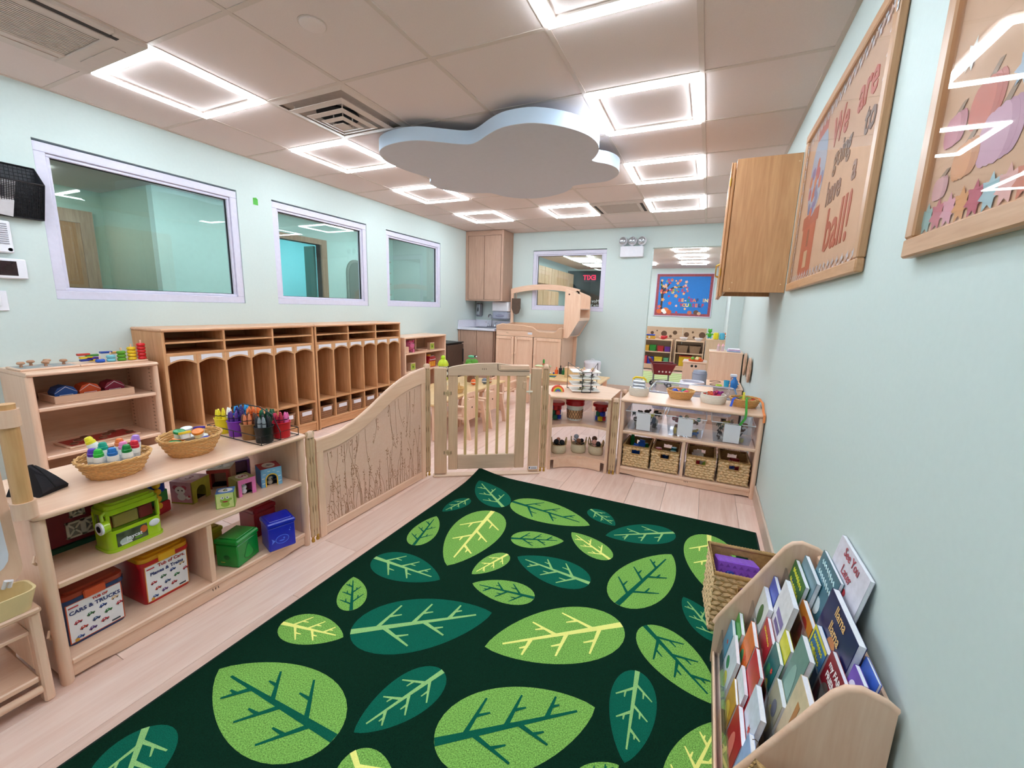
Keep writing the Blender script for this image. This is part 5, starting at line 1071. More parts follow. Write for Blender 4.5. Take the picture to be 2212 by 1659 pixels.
book(.514, -.092, -.30, .566, 2, '1d1f52', .016, 'navy board book with a llama face and tan lettering', [('b8703a', 'e', .05, .5, .16, .2), ('c88a4a', 'e', .05, .38, .2, .1), ('f2f2ee', 'e', -.02, .55, .03, .03), ('f2f2ee', 'e', .3, .55, .03, .03)], 'llama\nllama', 'e8b87a', .036)
book(.500, -.318, -.376, .535, 2, '6a3fae', .010, 'purple board book with a pale oval beside the near end', [('d8d0e8', 'e', 0, .8, .3, .1), ('e8a87a', 'e', 0, .5, .3, .14)])
book(.503, .155, 0.0, .515, 2, '6a8a96', .012, 'grey blue board book at the far end of the back tier', [('e0a890', 'e', .1, .5, .2, .2), ('d8d8d2', 'e', -.3, .7, .12, .12)])
book(.486, .172, .02, .485, 2, '2a6a2f', .012, 'green board book with yellow lettering at the far end', [('3a3a9a', 'e', -.4, .4, .2, .3), ('e8e04a', 'e', .2, .3, .16, .06)], '~~', 'e8e24a', .03)
book(.480, .005, -.12, .455, 2, 'd8852f', .012, 'orange board book with red bear figures', [('b8352a', 'e', .1, .75, .2, .14), ('b8352a', 'e', .1, .55, .26, .16), ('8a2a20', 'e', -.3, .5, .06, .12), ('c86a2a', 'r', 0, .2, .45, .1)])
book(.485, -.13, -.235, .478, 2, '2f6fa8', .012, 'blue board book with yellow borders and red beetle', [('d8c83a', 'r', -.95, .5, .04, .5), ('d8c83a', 'r', 0, .97, .5, .03), ('d8d24a', 'e', -.2, .6, .12, .14), ('a8283a', 'e', .3, .4, .14, .1), ('3a3a8a', 'e', 0, .2, .3, .1)], '~~', 'f0e84a', .022)
book(.487, -.246, -.372, .5, 2, '8a1a26', .010, 'dark red farm animal board book with white lettering', [('5a4a44', 'e', -.3, .45, .2, .2), ('d8b8a8', 'e', .2, .35, .18, .14), ('2f2420', 'e', .1, .55, .14, .1)], 'my FARM\nFRIENDS', 'f4e8e8', .022)
book(.441, .065, -.07, .468, 1, 'e8e4ea', .013, 'white chunky book with purple figure in the middle tier', [('8a78b0', 'r', .1, .7, .3, .04), ('6a5a90', 'r', .1, .6, .25, .03), ('c8b8d8', 'e', -.1, .3, .25, .12)])
book(.433, .172, .075, .41, 1, '3f55b8', .011, 'blue board book at the far end of the middle tier', [('a8b8e8', 'e', 0, .5, .3, .2)])
book(.414, .172, .05, .365, 1, 'e2e2e0', .013, 'white board book with a dark green tree picture', [('4a6a3a', 'e', .1, .65, .2, .2), ('5a4a3a', 'r', .1, .4, .03, .1), ('c8c0c8', 'r', 0, .15, .4, .04)])
book(.437, -.082, -.165, .405, 1, 'd8d02f', .010, 'yellow board book in the middle tier', [('3a4a2a', 'e', .1, .4, .08, .2)])
book(.441, -.178, -.268, .47, 1, '6f8f88', .013, 'grey green arched book in the middle tier', [('8fb0a6', 'e', 0, .5, .3, .3), ('2f5a50', 'e', .1, .3, .2, .12)])
book(.408, .04, -.075, .345, 1, 'b8303a', .011, 'red board book with gold lettering in the middle tier', A_[:1]+[('e88a8a', 'e', .2, .4, .16, .2)], '~', 'e8c84a', .02)
book(.412, -.088, -.172, .365, 1, '1f6a6a', .010, 'dark teal board book in the middle tier', A_)
book(.407, -.186, -.275, .335, 1, 'a8a28a', .012, 'grey and yellow board book in the middle tier', [('d8c05a', 'e', 0, .4, .3, .25), ('6a6a78', 'e', .2, .7, .2, .15)])
book(.436, -.28, -.372, .44, 1, 'd8c0a0', .014, 'cream storybook at the near end of the middle tier', [('b87a4a', 'r', .1, .6, .1, .25), ('c8683a', 'e', -.2, .2, .12, .08)])
book(.361, .05, -.06, .31, 0, 'e8742f', .012, 'orange board book in the front tier', A_[1:])
book(.354, .172, .062, .245, 0, '3f9a2f', .012, 'green board book at the far end of the front tier', A_[:1])
book(.336, .172, .09, .21, 0, '5a9ab8', .011, 'pale blue board book at the far end of the front tier', A_[2:])
book(.3345, .08, -.045, .225, 0, 'dfe3ee', .010, 'white board book in the front tier', A_[:2])
book(.3706, -.072, -.18, .315, 0, 'c8242f', .011, 'red board book in the front tier', A_[:1])
book(.346, -.058, -.165, .235, 0, 'e4e6f2', .009, 'thick pale board book in the front tier', A_[1:2])
book(.360, -.192, -.30, .3, 0, 'd6d8ea', .013, 'lilac white board book in the front tier', A_[2:])
book(.331, -.072, -.165, .195, 0, 'c8922f', .0075, 'golden board book at the very front', [('e8c04a', 'e', 0, .5, .3, .2)])
book(.334, -.18, -.30, .21, 0, 'b8282f', .013, 'red board book by the near end of the front tier', [('e87a6a', 'e', 0, .5, .2, .3)])
book(.345, -.31, -.375, .265, 0, 'a8c0ea', .012, 'light blue book at the near end of the front tier', A_[:1])
# the books of a tier lean in layers: push each back until it clears the one before it
for row in (0, 1, 2):
    bx, fz = TI[row]; pmin = bx+.0045-math.tan(TILT)*fz; done = []
    for a in sorted((b for b in BOOKS if b[4] == row), key=lambda b: b[0]-math.tan(TILT)*b[3]):
        p = max(a[0]-math.tan(TILT)*a[3], pmin) if not done else max(pmin, a[0]-math.tan(TILT)*a[3]-.004)
        for (q, e) in done:
            if a[1] > e[2]-.003 and e[1] > a[2]-.003: p = max(p, q+e[6]/math.cos(TILT)+.002)
        lim = (.3318, .3839, .453)[row]-a[6]/math.cos(TILT)
        done.append((min(p, lim) if p > lim+.006 else p, a)); build_book(done[-1][0], *a)
wicker_bin((.33, -.63, .0165), -.55, 'tall wicker basket standing at the near end of the book display', wicker_bin_meshes(.19, .18, .30, 12, 7, 6))
# ---- wicker basket beside it
t = wicker_bin((.395, .345, .0125), .09, 'square wicker basket with purple box beside the book display', wicker_bin_meshes(.25, .225, .255, 11, 8, 7))
t.location = (.404, .352, .0165)
p = thing('purple_box', 'purple patterned box with blue button in the wicker basket', 'box', (.365, .47, .155), .1); p.rotation_euler = (-.3, .0, .1)
M_pur = mat('box_purple', '8a4fc8', .35, .12, 70); MB().box(-.075, .075, -.05, .05, 0, .1, b=.004).build('box_body', M_pur, p)
decal(p, Matrix.Translation((0, 0, .1001)), [('a878e0', [(x, y), (x+.016, y+.002), (x+.008, y+.013)]) for x in [-.07+.024*i for i in range(6)] for y in (-.044, -.022, 0, .022)], 'triangle_print'); decal(p, face((0, -.0501, 0)), [('7038a8', [(x, y), (x+.016, y+.002), (x+.008, y+.013)]) for x in [-.07+.024*i for i in range(6)] for y in (.01, .032, .054, .076)], 'triangle_print')
MB().ball((-.03, -.052, .045), .02, 16, 8, (1, .3, 1)).build('button', mat('button_blue', '1a2f9a', .2), p, 60)
p = thing('red_box', 'red patterned box tucked in the wicker basket', 'box', (.475, .43, .08), .5); p.rotation_euler = (.05, .05, .2)
MB().box(-.032, .032, -.035, .035, 0, .1, b=.004).build('box_body', mat('box_red', 'd83a2a', .35, .12, 70), p); decal(p, Matrix.Translation((0, 0, .1001)), [('e86a4a', [(x, y), (x+.014, y+.002), (x+.007, y+.012)]) for x in (-.035, -.012, .012) for y in (-.03, -.008, .014)], 'triangle_print')
# ================================================================ art easel at the near left (long side along y, faces +x)
ea = thing('art_easel', 'wooden art easel with white board and cream paint tray', 'easel', (-1.6, -.885, 0), PI/2)
# local x = world y (right end at 0, easel runs to -x), local -y = world +x
M_dow = wood('dowel_beech', 'e3b784', 'd09c66', 'z', .4)
for x in (-.022, -.62):
    B('side_board', M_mapz, ea, x-.012, x+.012, -.02, .02, 0, .305, b=.005); B('side_board', M_mapz, ea, x-.012, x+.012, .02, .3, .1, .3, b=.004); B('rear_leg', M_mapz, ea, x-.012, x+.012, .27, .31, 0, .1, b=.005)
B('bottom_shelf', M_mapx, ea, -.608, -.034, -.012, .29, .075, .095, b=.004); MB().cyl((-.608, -.012, .05), .012, .574, 10, ax='x').build('front_rail', M_mapx, ea, 40)
B('tray_shelf', M_mapx, ea, -.63, -.008, -.03, .1, .306, .324, b=.005); B('storage_slot', M_mapx, ea, -.608, -.034, 0, .28, .235, .247, b=.002)
for z in (.17, .235): B('groove', mat('groove_dark', '7a5a44', .7), ea, -.0098, -.0094, 0, .28, z, z+.006, b=0)
tr_ = MB(); vs = []; o0 = rb_pts(-.6, -.022, -.024, .05, .02, 3); o1 = rb_pts(-.615, -.006, -.036, .062, .025, 3); n_ = len(o0)
i0 = rb_pts(-.594, -.028, -.018, .044, .017, 3); i1 = rb_pts(-.609, -.012, -.03, .056, .022, 3)
vs = [(x, y, .3245) for x, y in o0]+[(x, y, .388) for x, y in o1]+[(x, y, .388) for x, y in i1]+[(x, y, .33) for x, y in i0]
fs = [list(range(n_))[::-1], [3*n_+i for i in range(n_)]]
for r_ in range(3): fs += [(r_*n_+i, r_*n_+(i+1) % n_, (r_+1)*n_+(i+1) % n_, (r_+1)*n_+i) for i in range(n_)]
tr_.add(vs, fs).build('paint_tray', mat('tray_cream', 'e9cf9a', .4, .03), ea, 40)
Mt = Matrix.Translation((0, .035, .395)) @ Matrix.Rotation(-.1, 4, 'X')
mb = MB(); mb.prism(rb_pts(-.61, -.012, 0, .68, .05), -.004, .012, 'y', Mt); mb.build('board_frame', M_mapz, ea)
mb = MB(); mb.prism(rb_pts(-.585, -.034, .045, .64, .05), -.0065, -.0041, 'y', Mt); mb.build('white_board', mat('board_white', 'e4e4f0', .15, .01), ea)
MB().cyl((0.004, -.0, .63), .021, .31, 14).build('paper_dowel', M_dow, ea, 40)
for z in (.6, .875): MB().cyl((0.004, 0, z), .0265, .05, 16).build('dowel_bracket', M_mapz, ea, 40)
MB().box(-.012, .012, .02, .07, .6, .62, b=.003).box(-.012, .012, .02, .12, .9, .92, b=.003).build('bracket_arm', M_mapz, ea)
MB().tube([(-.06, .02, .4), (-.055, .01, .425), (-.045, .01, .42), (-.05, .015, .4)], .005, 6).build('tray_clip', M_white, ea, 60)
# ================================================================ tall puzzle shelf by the left wall
M_backw = wood('back_board_wood', 'c9a689', 'bb967a', 'x', .5)
ps = shelf_unit('puzzle_shelf', 'tall pale wooden shelf with puzzles against the left wall', (-3.195, -.388, 0), PI/2, .61, .38, .812, (.607, .322, .08), (), M_backw)
for x in (.0255, .581):
    for yy in (.06, .33):
        st = MB()
        for q in range(28): st.box(x, x+.0025, yy-.008, yy+.008, .11+q*.025, .116+q*.025)
        o = st.build('peg_strip', mat('peg_strip', 'a98569', .5), ps); o['kind'] = 'stuff'
def knob_puzzle(loc, rz, w, d, label, hx, knobs, kn, art):
    t = thing('knob_puzzle', label, 'puzzle', loc, rz); MB().box(-w/2, w/2, -d/2, d/2, 0, .012, b=.003).build('puzzle_board', M_mapx, t)
    decal(t, Matrix.Translation((0, 0, .012)), [(hx, rect(-w*.46, -d*.42, w*.46, d*.42))], 'picture_base')
    for i, (x, y) in enumerate(knobs):
        decal(t, Matrix.Translation((x, y, .0126)), [(art[i % len(art)], star(0, 0, .03, 5, .75, i))], 'puzzle_piece'); kn(t, x, y)
    return t
def wood_knob(t, x, y): MB().lathe([(.008, .0126), (.006, .026), (.017, .032), (.018, .038), (.013, .044), (.0001, .045)], 14, c=(x, y, 0)).build('knob', wood('knob_walnut', 'c89878', 'a87858', 'z'), t, 40)
def ring_knob(t, x, y): MB().tube([(x+.018*math.cos(a), y+.018*math.sin(a), .018) for a in [2*PI*i/14 for i in range(14)]], .004, 5, closed=True).build('ring', mat('ring_brown', '7a4a32', .5), t, 60)
ZP = .8125
knob_puzzle((-3.385, -.258, ZP), PI/2, .25, .2, 'flat knob puzzle with five wooden knobs on the tall shelf', '9aa0a0', ((-.09, .0), (-.035, .055), (.0, -.03), (.035, .06), (.085, -.005)), wood_knob, ('8f9a9a', 'c8a898', 'd8b8a8'))
knob_puzzle((-3.37, -.07, .3225), PI/2+.05, .36, .2, 'red jigsaw puzzle with wooden ring knobs on the lower shelf', 'a8322c', [(-.14+.047*i, (-.05, .02, .06)[i % 3]) for i in range(7)], ring_knob, ('c8584a', 'd8a08a', '8a2a24'))
t = thing('wooden_tray', 'shallow wooden tray holding three coloured houses', 'tray', (-3.37, -.085, .6075), PI/2)
B('tray_base', M_mapx, t, -.19, .19, -.11, .11, 0, .008)
for a in ((-.19, .19, -.11, -.1), (-.19, .19, .1, .11), (-.19, -.18, -.1, .1), (.18, .19, -.1, .1)): B('tray_wall', M_mapx, t, *a, .008, .045)
for i, (y, hx, nm) in enumerate(((-.205, '1f4f9a', 'blue'), (-.095, 'd8562a', 'orange'), (.026, '8a1a3a', 'crimson'))):
    hh = thing('toy_house', '%s faceted toy house in the wooden tray' % nm, 'toy', (-3.36, y, .6165), PI/2, 'toy houses in the tray'); m = mat('house_'+hx, hx, .35)
    MB().prism([(-.042, 0), (.042, 0), (.052, .045), (.035, .075), (0, .086), (-.035, .075), (-.052, .045)], -.045, .045, 'y').build('house_body', m, hh)
    decal(hh, face((0, -.0451, 0)), [('e8e8f0', rect(-.03, .03, .03, .033)), ('e8e8f0', rect(-.03, .012, -.027, .03)), ('e8e8f0', rect(.027, .012, .03, .03)), ('e8e8f0', [(-.05, .045), (-.047, .045), (0, .078), (.047, .045), (.05, .045), (0, .082)])], 'line_drawing')
t = thing('ring_stacker', 'wooden counting stacker with blue to red ring columns', 'toy', (-3.345, .06, ZP), PI/2)
B('base', M_mapx, t, -.19, .155, -.055, .055, 0, .012, b=.003)
for i, (hx, n_) in enumerate((('1f56c0', 1), ('7cc4d4', 2), ('5a9e22', 3), ('eec51a', 4), ('d8202a', 5))):
    x = -.085+i*.055; MB().cyl((x, -.025, .012), .005, .02+n_*.022, 8).build('peg', M_mapz, t)
    for k in range(n_): MB().lathe([(.006, 0), (.019, .001), (.0235, .006), (.0235, .014), (.019, .0205), (.006, .0215)], 16, c=(x, -.025, .0125+k*.022)).build('ring', mat('ring_'+hx, hx, .35, .03), t, 50)
for i, (x, hx, z) in enumerate(((-.14, 'c23a2a', .07), (-.1, '4a8a3a', .062), (-.1, '5a2a8a', .045), (-.13, 'e0c02a', .05), (-.03, '2a4aa0', .075), (.02, 'e8a85a', .07), (-.13, '2a3a8a', .034), (-.09, 'e0b83a', .03))):
    B('number_tile', mat('tile_'+hx, hx, .4), t, x-.03, x+.03, .02, .045, z-.013, z, b=.002)
# ================================================================ cubby lockers
CB = ('e0aa7c', 'c68c5a')
K_x = wood('cubby_x', *CB, 'x', .42); K_y = wood('cubby_y', *CB, 'y', .42); K_z = wood('cubby_z', *CB, 'z', .42)
K_back = mat('cubby_back', 'b07c54', .6)
def cubby(y0, label, baskets):
    w, d, h = 1.222, .38, 1.03
    t = thing('cubby_locker', label, 'lockers', (-3.2, y0, 0), PI/2)
    for x in (0, w-.02): B('side_panel', K_z, t, x, x+.02, 0, d, 0, h-.022, b=.003)
    MB().box(-.006, w+.006, -.006, d, h-.022, h, b=.008).build('top_board', wood('cubby_top', 'd9a884', 'c8926c', 'x', .35), t)
    B('back_panel', K_back, t, .02, w-.02, d-.01, d-.002, .05, h-.022, b=0)
    cw = (w-.04+.016)/6
    for z in (.86, .1, .305): B('shelf_board', K_x, t, .02, w-.02, .002, d-.01, z-.018, z, b=.002)
    for i in range(3): 
        x0 = .02+i*2*cw; B('paper_shelf', K_x, t, x0, x0+2*cw-.016, .004, d-.01, .926, .938, b=.001)
    for i in range(1, 6):
        x = .02+i*cw-.016
        B('divider', K_z, t, x, x+.016, .002, d-.01, .305, .842, b=.002); B('divider', K_z, t, x, x+.016, .002, d-.01, .1, .287, b=.002)
        if i % 2 == 0: B('divider', K_z, t, x, x+.016, .002, d-.01, .86, h-.022, b=.002)
    B('kick_plate', K_x, t, .02, w-.02, .01, .028, .01, .082, b=.002)
    for i in range(6):
        x0 = .02+i*cw; x1 = x0+cw-.016; xm = (x0+x1)/2
        lo = [(x0+(x1-x0)*q/10, .775+.028*(1-(2*q/10-1)**2)) for q in range(11)]
        MB().strip(lo, [(x, .842) for x, z in lo], .004, .018, 'y').build('arched_valance', wood('valance', 'd8ad84', 'c8976c', 'x'), t)
        lo2 = [(x, z+.012) for x, z in lo[1:-1]]
        MB().strip(lo2, [(x, .838) for x, z in lo2], .0025, .004, 'y').build('name_label', M_white, t)
        MB().tube([(xm, d-.012, .72), (xm, d-.05, .715), (xm, d-.055, .735)], .005, 6).build('coat_hook', wood('hook', 'c9a06a', 'b98a54', 'z'), t, 60)
    for i in baskets:
        xm = .02+i*cw+(cw-.016)/2; wx = t.location.x; p = (-3.2-.03, y0+xm, .1005)
        b_ = thing('cubby_basket', 'brown basket with white label in the %s locker from the %s' % (('first', 'second', 'third', 'fourth', 'fifth', 'sixth')[i], 'puzzle shelf' if y0 < 1 else 'seam between the locker units'), 'basket', p, PI/2, 'label baskets in the lockers')
        w0, w1, hh = .062, .076, .125; vs = [(-w0, 0.0, 0), (w0, 0, 0), (w0, .26, 0), (-w0, .26, 0), (-w1, -.012, hh), (w1, -.012, hh), (w1, .27, hh), (-w1, .27, hh)]
        MB().add(vs, [(i2, (i2+1) % 4, 4+(i2+1) % 4, 4+i2) for i2 in range(4)]+[(3, 2, 1, 0)]).build('basket_wall', mat('rattan_brown', '9a6b4c', .7, .25, 90), b_)
        st = MB()
        for q in range(9): st.tube([(-w0+q*w0/4, -.001, .004), (-w1+q*w1/4, -.013, hh)], .0022, 4)
        for q in range(6): st.tube([(-w0-(w1-w0)*(q+.5)/6, -.002-.012*(q+.5)/6, hh*(q+.5)/6), (w0+(w1-w0)*(q+.5)/6, -.002-.012*(q+.5)/6, hh*(q+.5)/6)], .002, 4)
        st.build('basket_weave', mat('rattan_tan', 'b98a66', .7), b_)['kind'] = 'stuff'
        MB().tube([(-w1, -.012, hh), (w1, -.012, hh), (w1, .27, hh), (-w1, .27, hh)], .005, 6, closed=True).build('rim', mat('rattan_brown', '9a6b4c'), b_, 60)
        MB().box(-.052, .052, -.0165, -.0145, .075, .112).build('paper_label', M_white, b_)
    return t
cubby(.262, 'brown cubby lockers beside the tall puzzle shelf', (0, 1, 2, 3, 4, 5)); cubby(1.4975, 'brown cubby lockers nearer the sink', (0, 1, 2, 3, 4, 5))
# ================================================================ low shelf with piggy bank, fridge
pk = thing('low_shelf', 'small pale wooden shelf with a pink piggy bank', 'shelf', (-3.2, 2.8, 0), PI/2)
w, d, h = .9, .37, .84
for x in (0, w-.022): B('side_panel', M_mapz, pk, x, x+.022, 0, d, 0, h-.022, b=.003)
MB().box(-.004, w+.004, -.004, d, h-.022, h, b=.006).build('top_board', M_mapx, pk)
for z in (.637, .4, .1): B('shelf_board', M_mapx, pk, .022, w-.022, .003, d-.01, z-.02, z, b=.003)
for z0, z1 in ((.1, .38), (.4, .617), (.637, .818)): B('divider', M_mapz, pk, w/2-.009, w/2+.009, .02 if z0 < .6 else .18, d-.012, z0, z1, b=.002)
B('back_panel', M_backw, pk, w/2+.01, w-.022, d-.01, d-.002, .64, h-.022, b=0); B('back_panel', M_backw, pk, .022, w-.022, d-.01, d-.002, .1, .617, b=0)
B('kick_plate', M_mapx, pk, .022, w-.022, .015, .03, .005, .08, b=.002)
M_pig = mat('pig_pink', 'e0709a', .3, .05)
t = thing('piggy_bank', 'large pink piggy bank on the low shelf', 'piggy bank', (-3.31, 3.02, .6375), -.5)
MB().ball((0, 0, .088), .068, 18, 12, (1.15, 1, .98)).build('pig_body', M_pig, t, 60); MB().cyl((.068, 0, .09), .026, .02, 14, ax='x').build('snout', M_pig, t, 40)
for a in (-1, 1):
    MB().ball((.05, a*.034, .145), .016, 8, 6, (.6, 1, 1)).build('ear', mat('pig_dark', 'c23a6a', .3), t, 60); MB().ball((.066, a*.026, .118), .005, 8, 6).build('eye', M_black, t, 60)
    for b_ in (-1, 1): MB().cyl((b_*.042, a*.036, 0), .017, .045, 10).build('trotter', M_pig, t, 40)
MB().box(-.02, .02, -.003, .003, .152, .157).build('coin_slot', mat('pig_dark', 'c23a6a'), t)
t = thing('wooden_block_box', 'plain wooden box beside the piggy bank', 'box', (-3.255, 2.885, .6375), PI/2); MB().box(-.035, .035, -.02, .06, 0, .078, b=.003).build('box_body', M_mapz, t); MB().box(-.03, .03, -.015, .055, .078, .081, b=.001).build('box_lid', M_mapx, t)
def cardframe(loc, label):
    t = thing('card_stand', label, 'card stand', loc, PI/2, 'green picture card stands'); MB().box(-.045, .045, .004, .05, 0, .095, b=.002).build('stand_block', M_mapz, t); MB().box(-.048, .048, -.002, .004, .004, .094, b=.001).build('card', mat('card_pale', 'd8d69a', .5), t); decal(t, face((0, -.002, 0)), [('a8bc3a', rect(-.038, .014, .038, .084)), ('3f6a2a', star(0, .045, .02, 5, .5, PI/2))], 'leaf_picture'); MB().box(-.05, .05, -.006, .0, .094, .1, b=.001).build('top_bar', M_mapx, t)
cardframe((-3.26, 3.45, .6375), 'green picture card stand on the upper low shelf'); cardframe((-3.26, 3.03, .4005), 'green picture card stand on the lower low shelf')
t = thing('wooden_plate', 'flat wooden tray lying on the low shelf', 'tray', (-3.3, 3.27, .6375)); MB().lathe([(.0001, 0), (.07, 0), (.075, .014), (.07, .014), (.066, .006), (.0001, .006)], 20, cap=False).build('plate_body', M_mapx, t, 40); MB().tube([(.0725*math.cos(a), .0725*math.sin(a), .014) for a in [2*PI*i/20 for i in range(20)]], .0035, 5, closed=True).build('plate_rim', M_mapx, t, 60)
t = thing('toy_firehouse', 'red toy house with yellow windows and white handle', 'toy house', (-3.27, 3.42, .4005), PI/2); MB().box(-.085, .085, -.03, .1, 0, .1, b=.004).build('house_body', mat('fire_red', 'b8202a', .35), t); MB().prism([(-.095, .1), (.095, .1), (.05, .15), (-.05, .15)], -.038, .108, 'y').build('roof', mat('fire_red2', 'a81a24', .35), t)
for i in range(3): MB().box(-.07+i*.048, -.03+i*.048, -.034, -.03, .012, .08, b=.001).build('window', mat('fire_yellow', 'e8a02a', .4), t)
MB().tube([(-.06, -.04, .104), (.06, -.04, .104), (.045, -.02, .15), (-.045, -.02, .15)], .005, 6, closed=True).build('trim', M_white, t, 60); MB().lathe([(.0001, .15), (.03, .15), (.03, .17), (.0001, .172)], 12, c=(0, .03, 0), cap=False).build('knob', mat('fire_yellow', 'e8a02a'), t, 40)
t = thing('mini_fridge', 'dark brown mini fridge with black top beside the sink', 'fridge', (-3.24, 3.74, 0), PI/2)
B('fridge_body', mat('fridge_side', '2a2426', .5), t, 0, .46, 0, .32, 0.02, .69, b=.006); B('fridge_door', mat('fridge_brown', '4a372f', .4), t, .003, .457, -.03, -.002, .03, .675, b=.006); B('top_panel', mat('fridge_top', '141416', .4), t, -.002, .462, -.03, .322, .69, .706, b=.004); MB().box(.42, .44, -.045, -.03, .4, .6, b=.004).build('door_handle', mat('fridge_top', '141416'), t)
for x in (.03, .43): MB().cyl((x, .05, 0), .015, .02, 10).build('foot', M_black, t); MB().cyl((x, .28, 0), .015, .02, 10).build('foot', M_black, t)
# ================================================================ sink cabinet and upper cabinet
GO = ('c8a28c', 'a58270')
O_z = wood('oak_grey_z', *GO, 'z', .5, 2.2, 1, 1); O_x = wood('oak_grey_x', *GO, 'x', .5, 2.2, 1, 1)
sk = thing('sink_cabinet', 'grey oak sink cabinet with two doors in the corner', 'cabinet', (-3.574, 4.615, 0))
B('cabinet_body', O_z, sk, 0, .67, .02, .595, .08, .862, b=.002); B('door_recess', M_logo, sk, .04, .656, .0195, .0199, .083, .858, b=0); B('toe_kick', mat('toe_dark', '3a2c26', .7), sk, .0, .67, .07, .595, 0, .08, b=0); B('side_stile', O_z, sk, 0, .04, 0, .02, .08, .862, b=.001)  # dark sheet behind the doors stands in for shade in their gaps
for x0, x1 in ((.046, .348), (.356, .652)): B('cabinet_door', O_z, sk, x0, x1, -.0, .0195, .085, .855, b=.0015)
M_quartz = mat('quartz_white', 'e4e2ee', .2, .03, 50)
ct = thing('sink_counter', 'white countertop with backsplash and inset basin', 'countertop', (-3.574, 4.615, .8625))
for a in ((0, .69, -.02, .1), (0, .69, .43, .595), (0, .14, .1, .43), (.58, .69, .1, .43)): B('counter_slab', M_quartz, ct, *a, 0, .036, b=.002)
B('backsplash', M_quartz, ct, 0, .69, .578, .595, .036, .15, b=.002); B('backsplash', M_quartz, ct, 0, .017, -.01, .578, .036, .15, b=.002)
M_ss = mat('stainless', 'a9a9b2', .28, .05, metal=.85)
bs = MB(); bs.box(.14, .58, .1, .43, -.0, .004); bs.build('basin_bottom', M_ss, ct)
for a in ((.14, .146, .1, .43), (.574, .58, .1, .43), (.146, .574, .1, .106), (.146, .574, .424, .43)): B('basin_wall', M_ss, ct, *a, .004, .039, b=0)
fa = thing('faucet', 'chrome gooseneck faucet with two lever handles', 'faucet', (-3.215, 5.12, .8995)); M_chr = mat('chrome', 'c9c9d2', .12, .03, metal=1)
MB().box(-.085, .085, -.025, .025, 0, .014, b=.006).build('faucet_base', M_chr, fa)
MB().tube([(0, 0, .01), (0, 0, .14), (0, -.015, .185), (0, -.055, .215), (0, -.1, .205), (0, -.125, .165)], .0105, 10).build('spout', M_chr, fa, 60)
for s_ in (-1, 1): MB().lathe([(.02, .014), (.013, .03), (.011, .05), (.0001, .055)], 12, c=(s_*.062, 0, 0)).build('valve', M_chr, fa, 40); MB().tube([(s_*.062, 0, .05), (s_*.075, -.01, .075), (s_*.12, -.02, .085)], .006, 8).build('lever', M_chr, fa, 60)
uc = thing('upper_cabinet', 'grey oak wall cabinet reaching the ceiling above the sink', 'cabinet', (-3.577, 4.865, 1.335))
B('cabinet_body', O_z, uc, 0, .69, .0, .348, 0, 1.104, b=.001); B('door_recess', M_logo, uc, .045, .655, -.0009, -.0002, .02, 1.03, b=0)  # dark sheet added so the gaps around the doors look shaded
for a in ((0, .045, 0, 1.104), (.655, .69, 0, 1.104)): B('face_stile', O_z, uc, a[0], a[1], -.02, -.0005, a[2], a[3], b=.001)
for a in ((.045, .655, 0, .02), (.045, .655, 1.03, 1.104)): B('face_rail', O_x, uc, a[0], a[1], -.02, -.0005, a[2], a[3], b=.001)
for x0, x1 in ((.052, .344), (.353, .648)): B('cabinet_door', O_z, uc, x0, x1, -.0185, -.001, .023, 1.027, b=.0015)
sd = thing('soap_dispenser', 'chrome and grey soap dispenser on the wall above the sink', 'soap dispenser', (-3.49, YB-.001, 1.07)); MB().box(-.055, .055, -.08, 0, 0, .23, b=.02).build('dispenser_body', mat('disp_grey', '8d8f96', .3), sd); MB().box(-.035, .03, -.092, -.08, .03, .215, b=.005).build('cover_plate', M_chr, sd); MB().ball((-.0, -.093, .12), .02, 12, 8, (.6, .3, 2)).build('sight_window', mat('disp_dark', '4a4c52', .2), sd, 60)
pt_ = thing('towel_dispenser', 'white paper towel dispenser above grey base by the sink', 'towel dispenser', (-3.01, YB-.001, 1.04)); MB().box(-.15, .15, -.2, 0, .13, .288, b=.012).build('upper_cover', M_white, pt_); MB().box(-.148, .148, -.2, 0, 0, .128, b=.02).build('lower_cover', mat('disp_pale', '9fa2b4', .3), pt_); MB().ball((0, -.2, .06), .07, 14, 8, (1.2, .12, .35)).build('logo_recess', mat('disp_recess', '8789a0', .3), pt_, 60)
# ================================================================ changing table with arch
ch = thing('changing_table', 'wooden changing table with moulded tray and three doors', 'changing table', (-2.805, 4.5, 0))
w, d = 1.065, .66
B('carcass', M_mapz, ch, 0, w, .02, d, .06, .815, b=.003); B('door_recess', M_logo, ch, .003, w-.003, .0192, .0199, .085, .813, b=0); B('plinth', M_mapx, ch, .02, w-.02, .05, d, 0, .06, b=0)  # shade of the door gaps painted as a dark sheet on the carcass
for x0, x1 in ((.004, .306), (.318, .616), (.632, w-.006)):
    dr = B('door', M_mapz, ch, x0, x1, 0, .019, .09, .81, b=.002)
    fr = MB(); e = .045; fr.box(x0, x1, -.012, -.0005, .765, .81, b=.003).box(x0, x1, -.012, -.0005, .09, .135, b=.003).box(x0, x0+e, -.012, -.0005, .135, .765, b=.003).box(x1-e, x1, -.012, -.0005, .135, .765, b=.003); fr.build('door_frame', M_mapz, dr)
    kx = x1-.02 if x0 < .1 else x0+.02
    MB().lathe([(.006, 0), (.006, .012), (.013, .016), (.013, .026), (.0001, .03)], 12, M=Matrix.Translation((kx, -.012, .56)) @ Matrix.Rotation(PI/2, 4, 'X')).build('knob', M_mapx, dr, 40)
    MB().cyl((x0+.04 if x0 > .1 else x1-.04, -.0125, .79), .006, .003, 8, ax='y').build('door_lock', M_logo, dr)
B('apron', M_mapx, ch, 0, .615, .0, .02, .815, .905, b=.002)
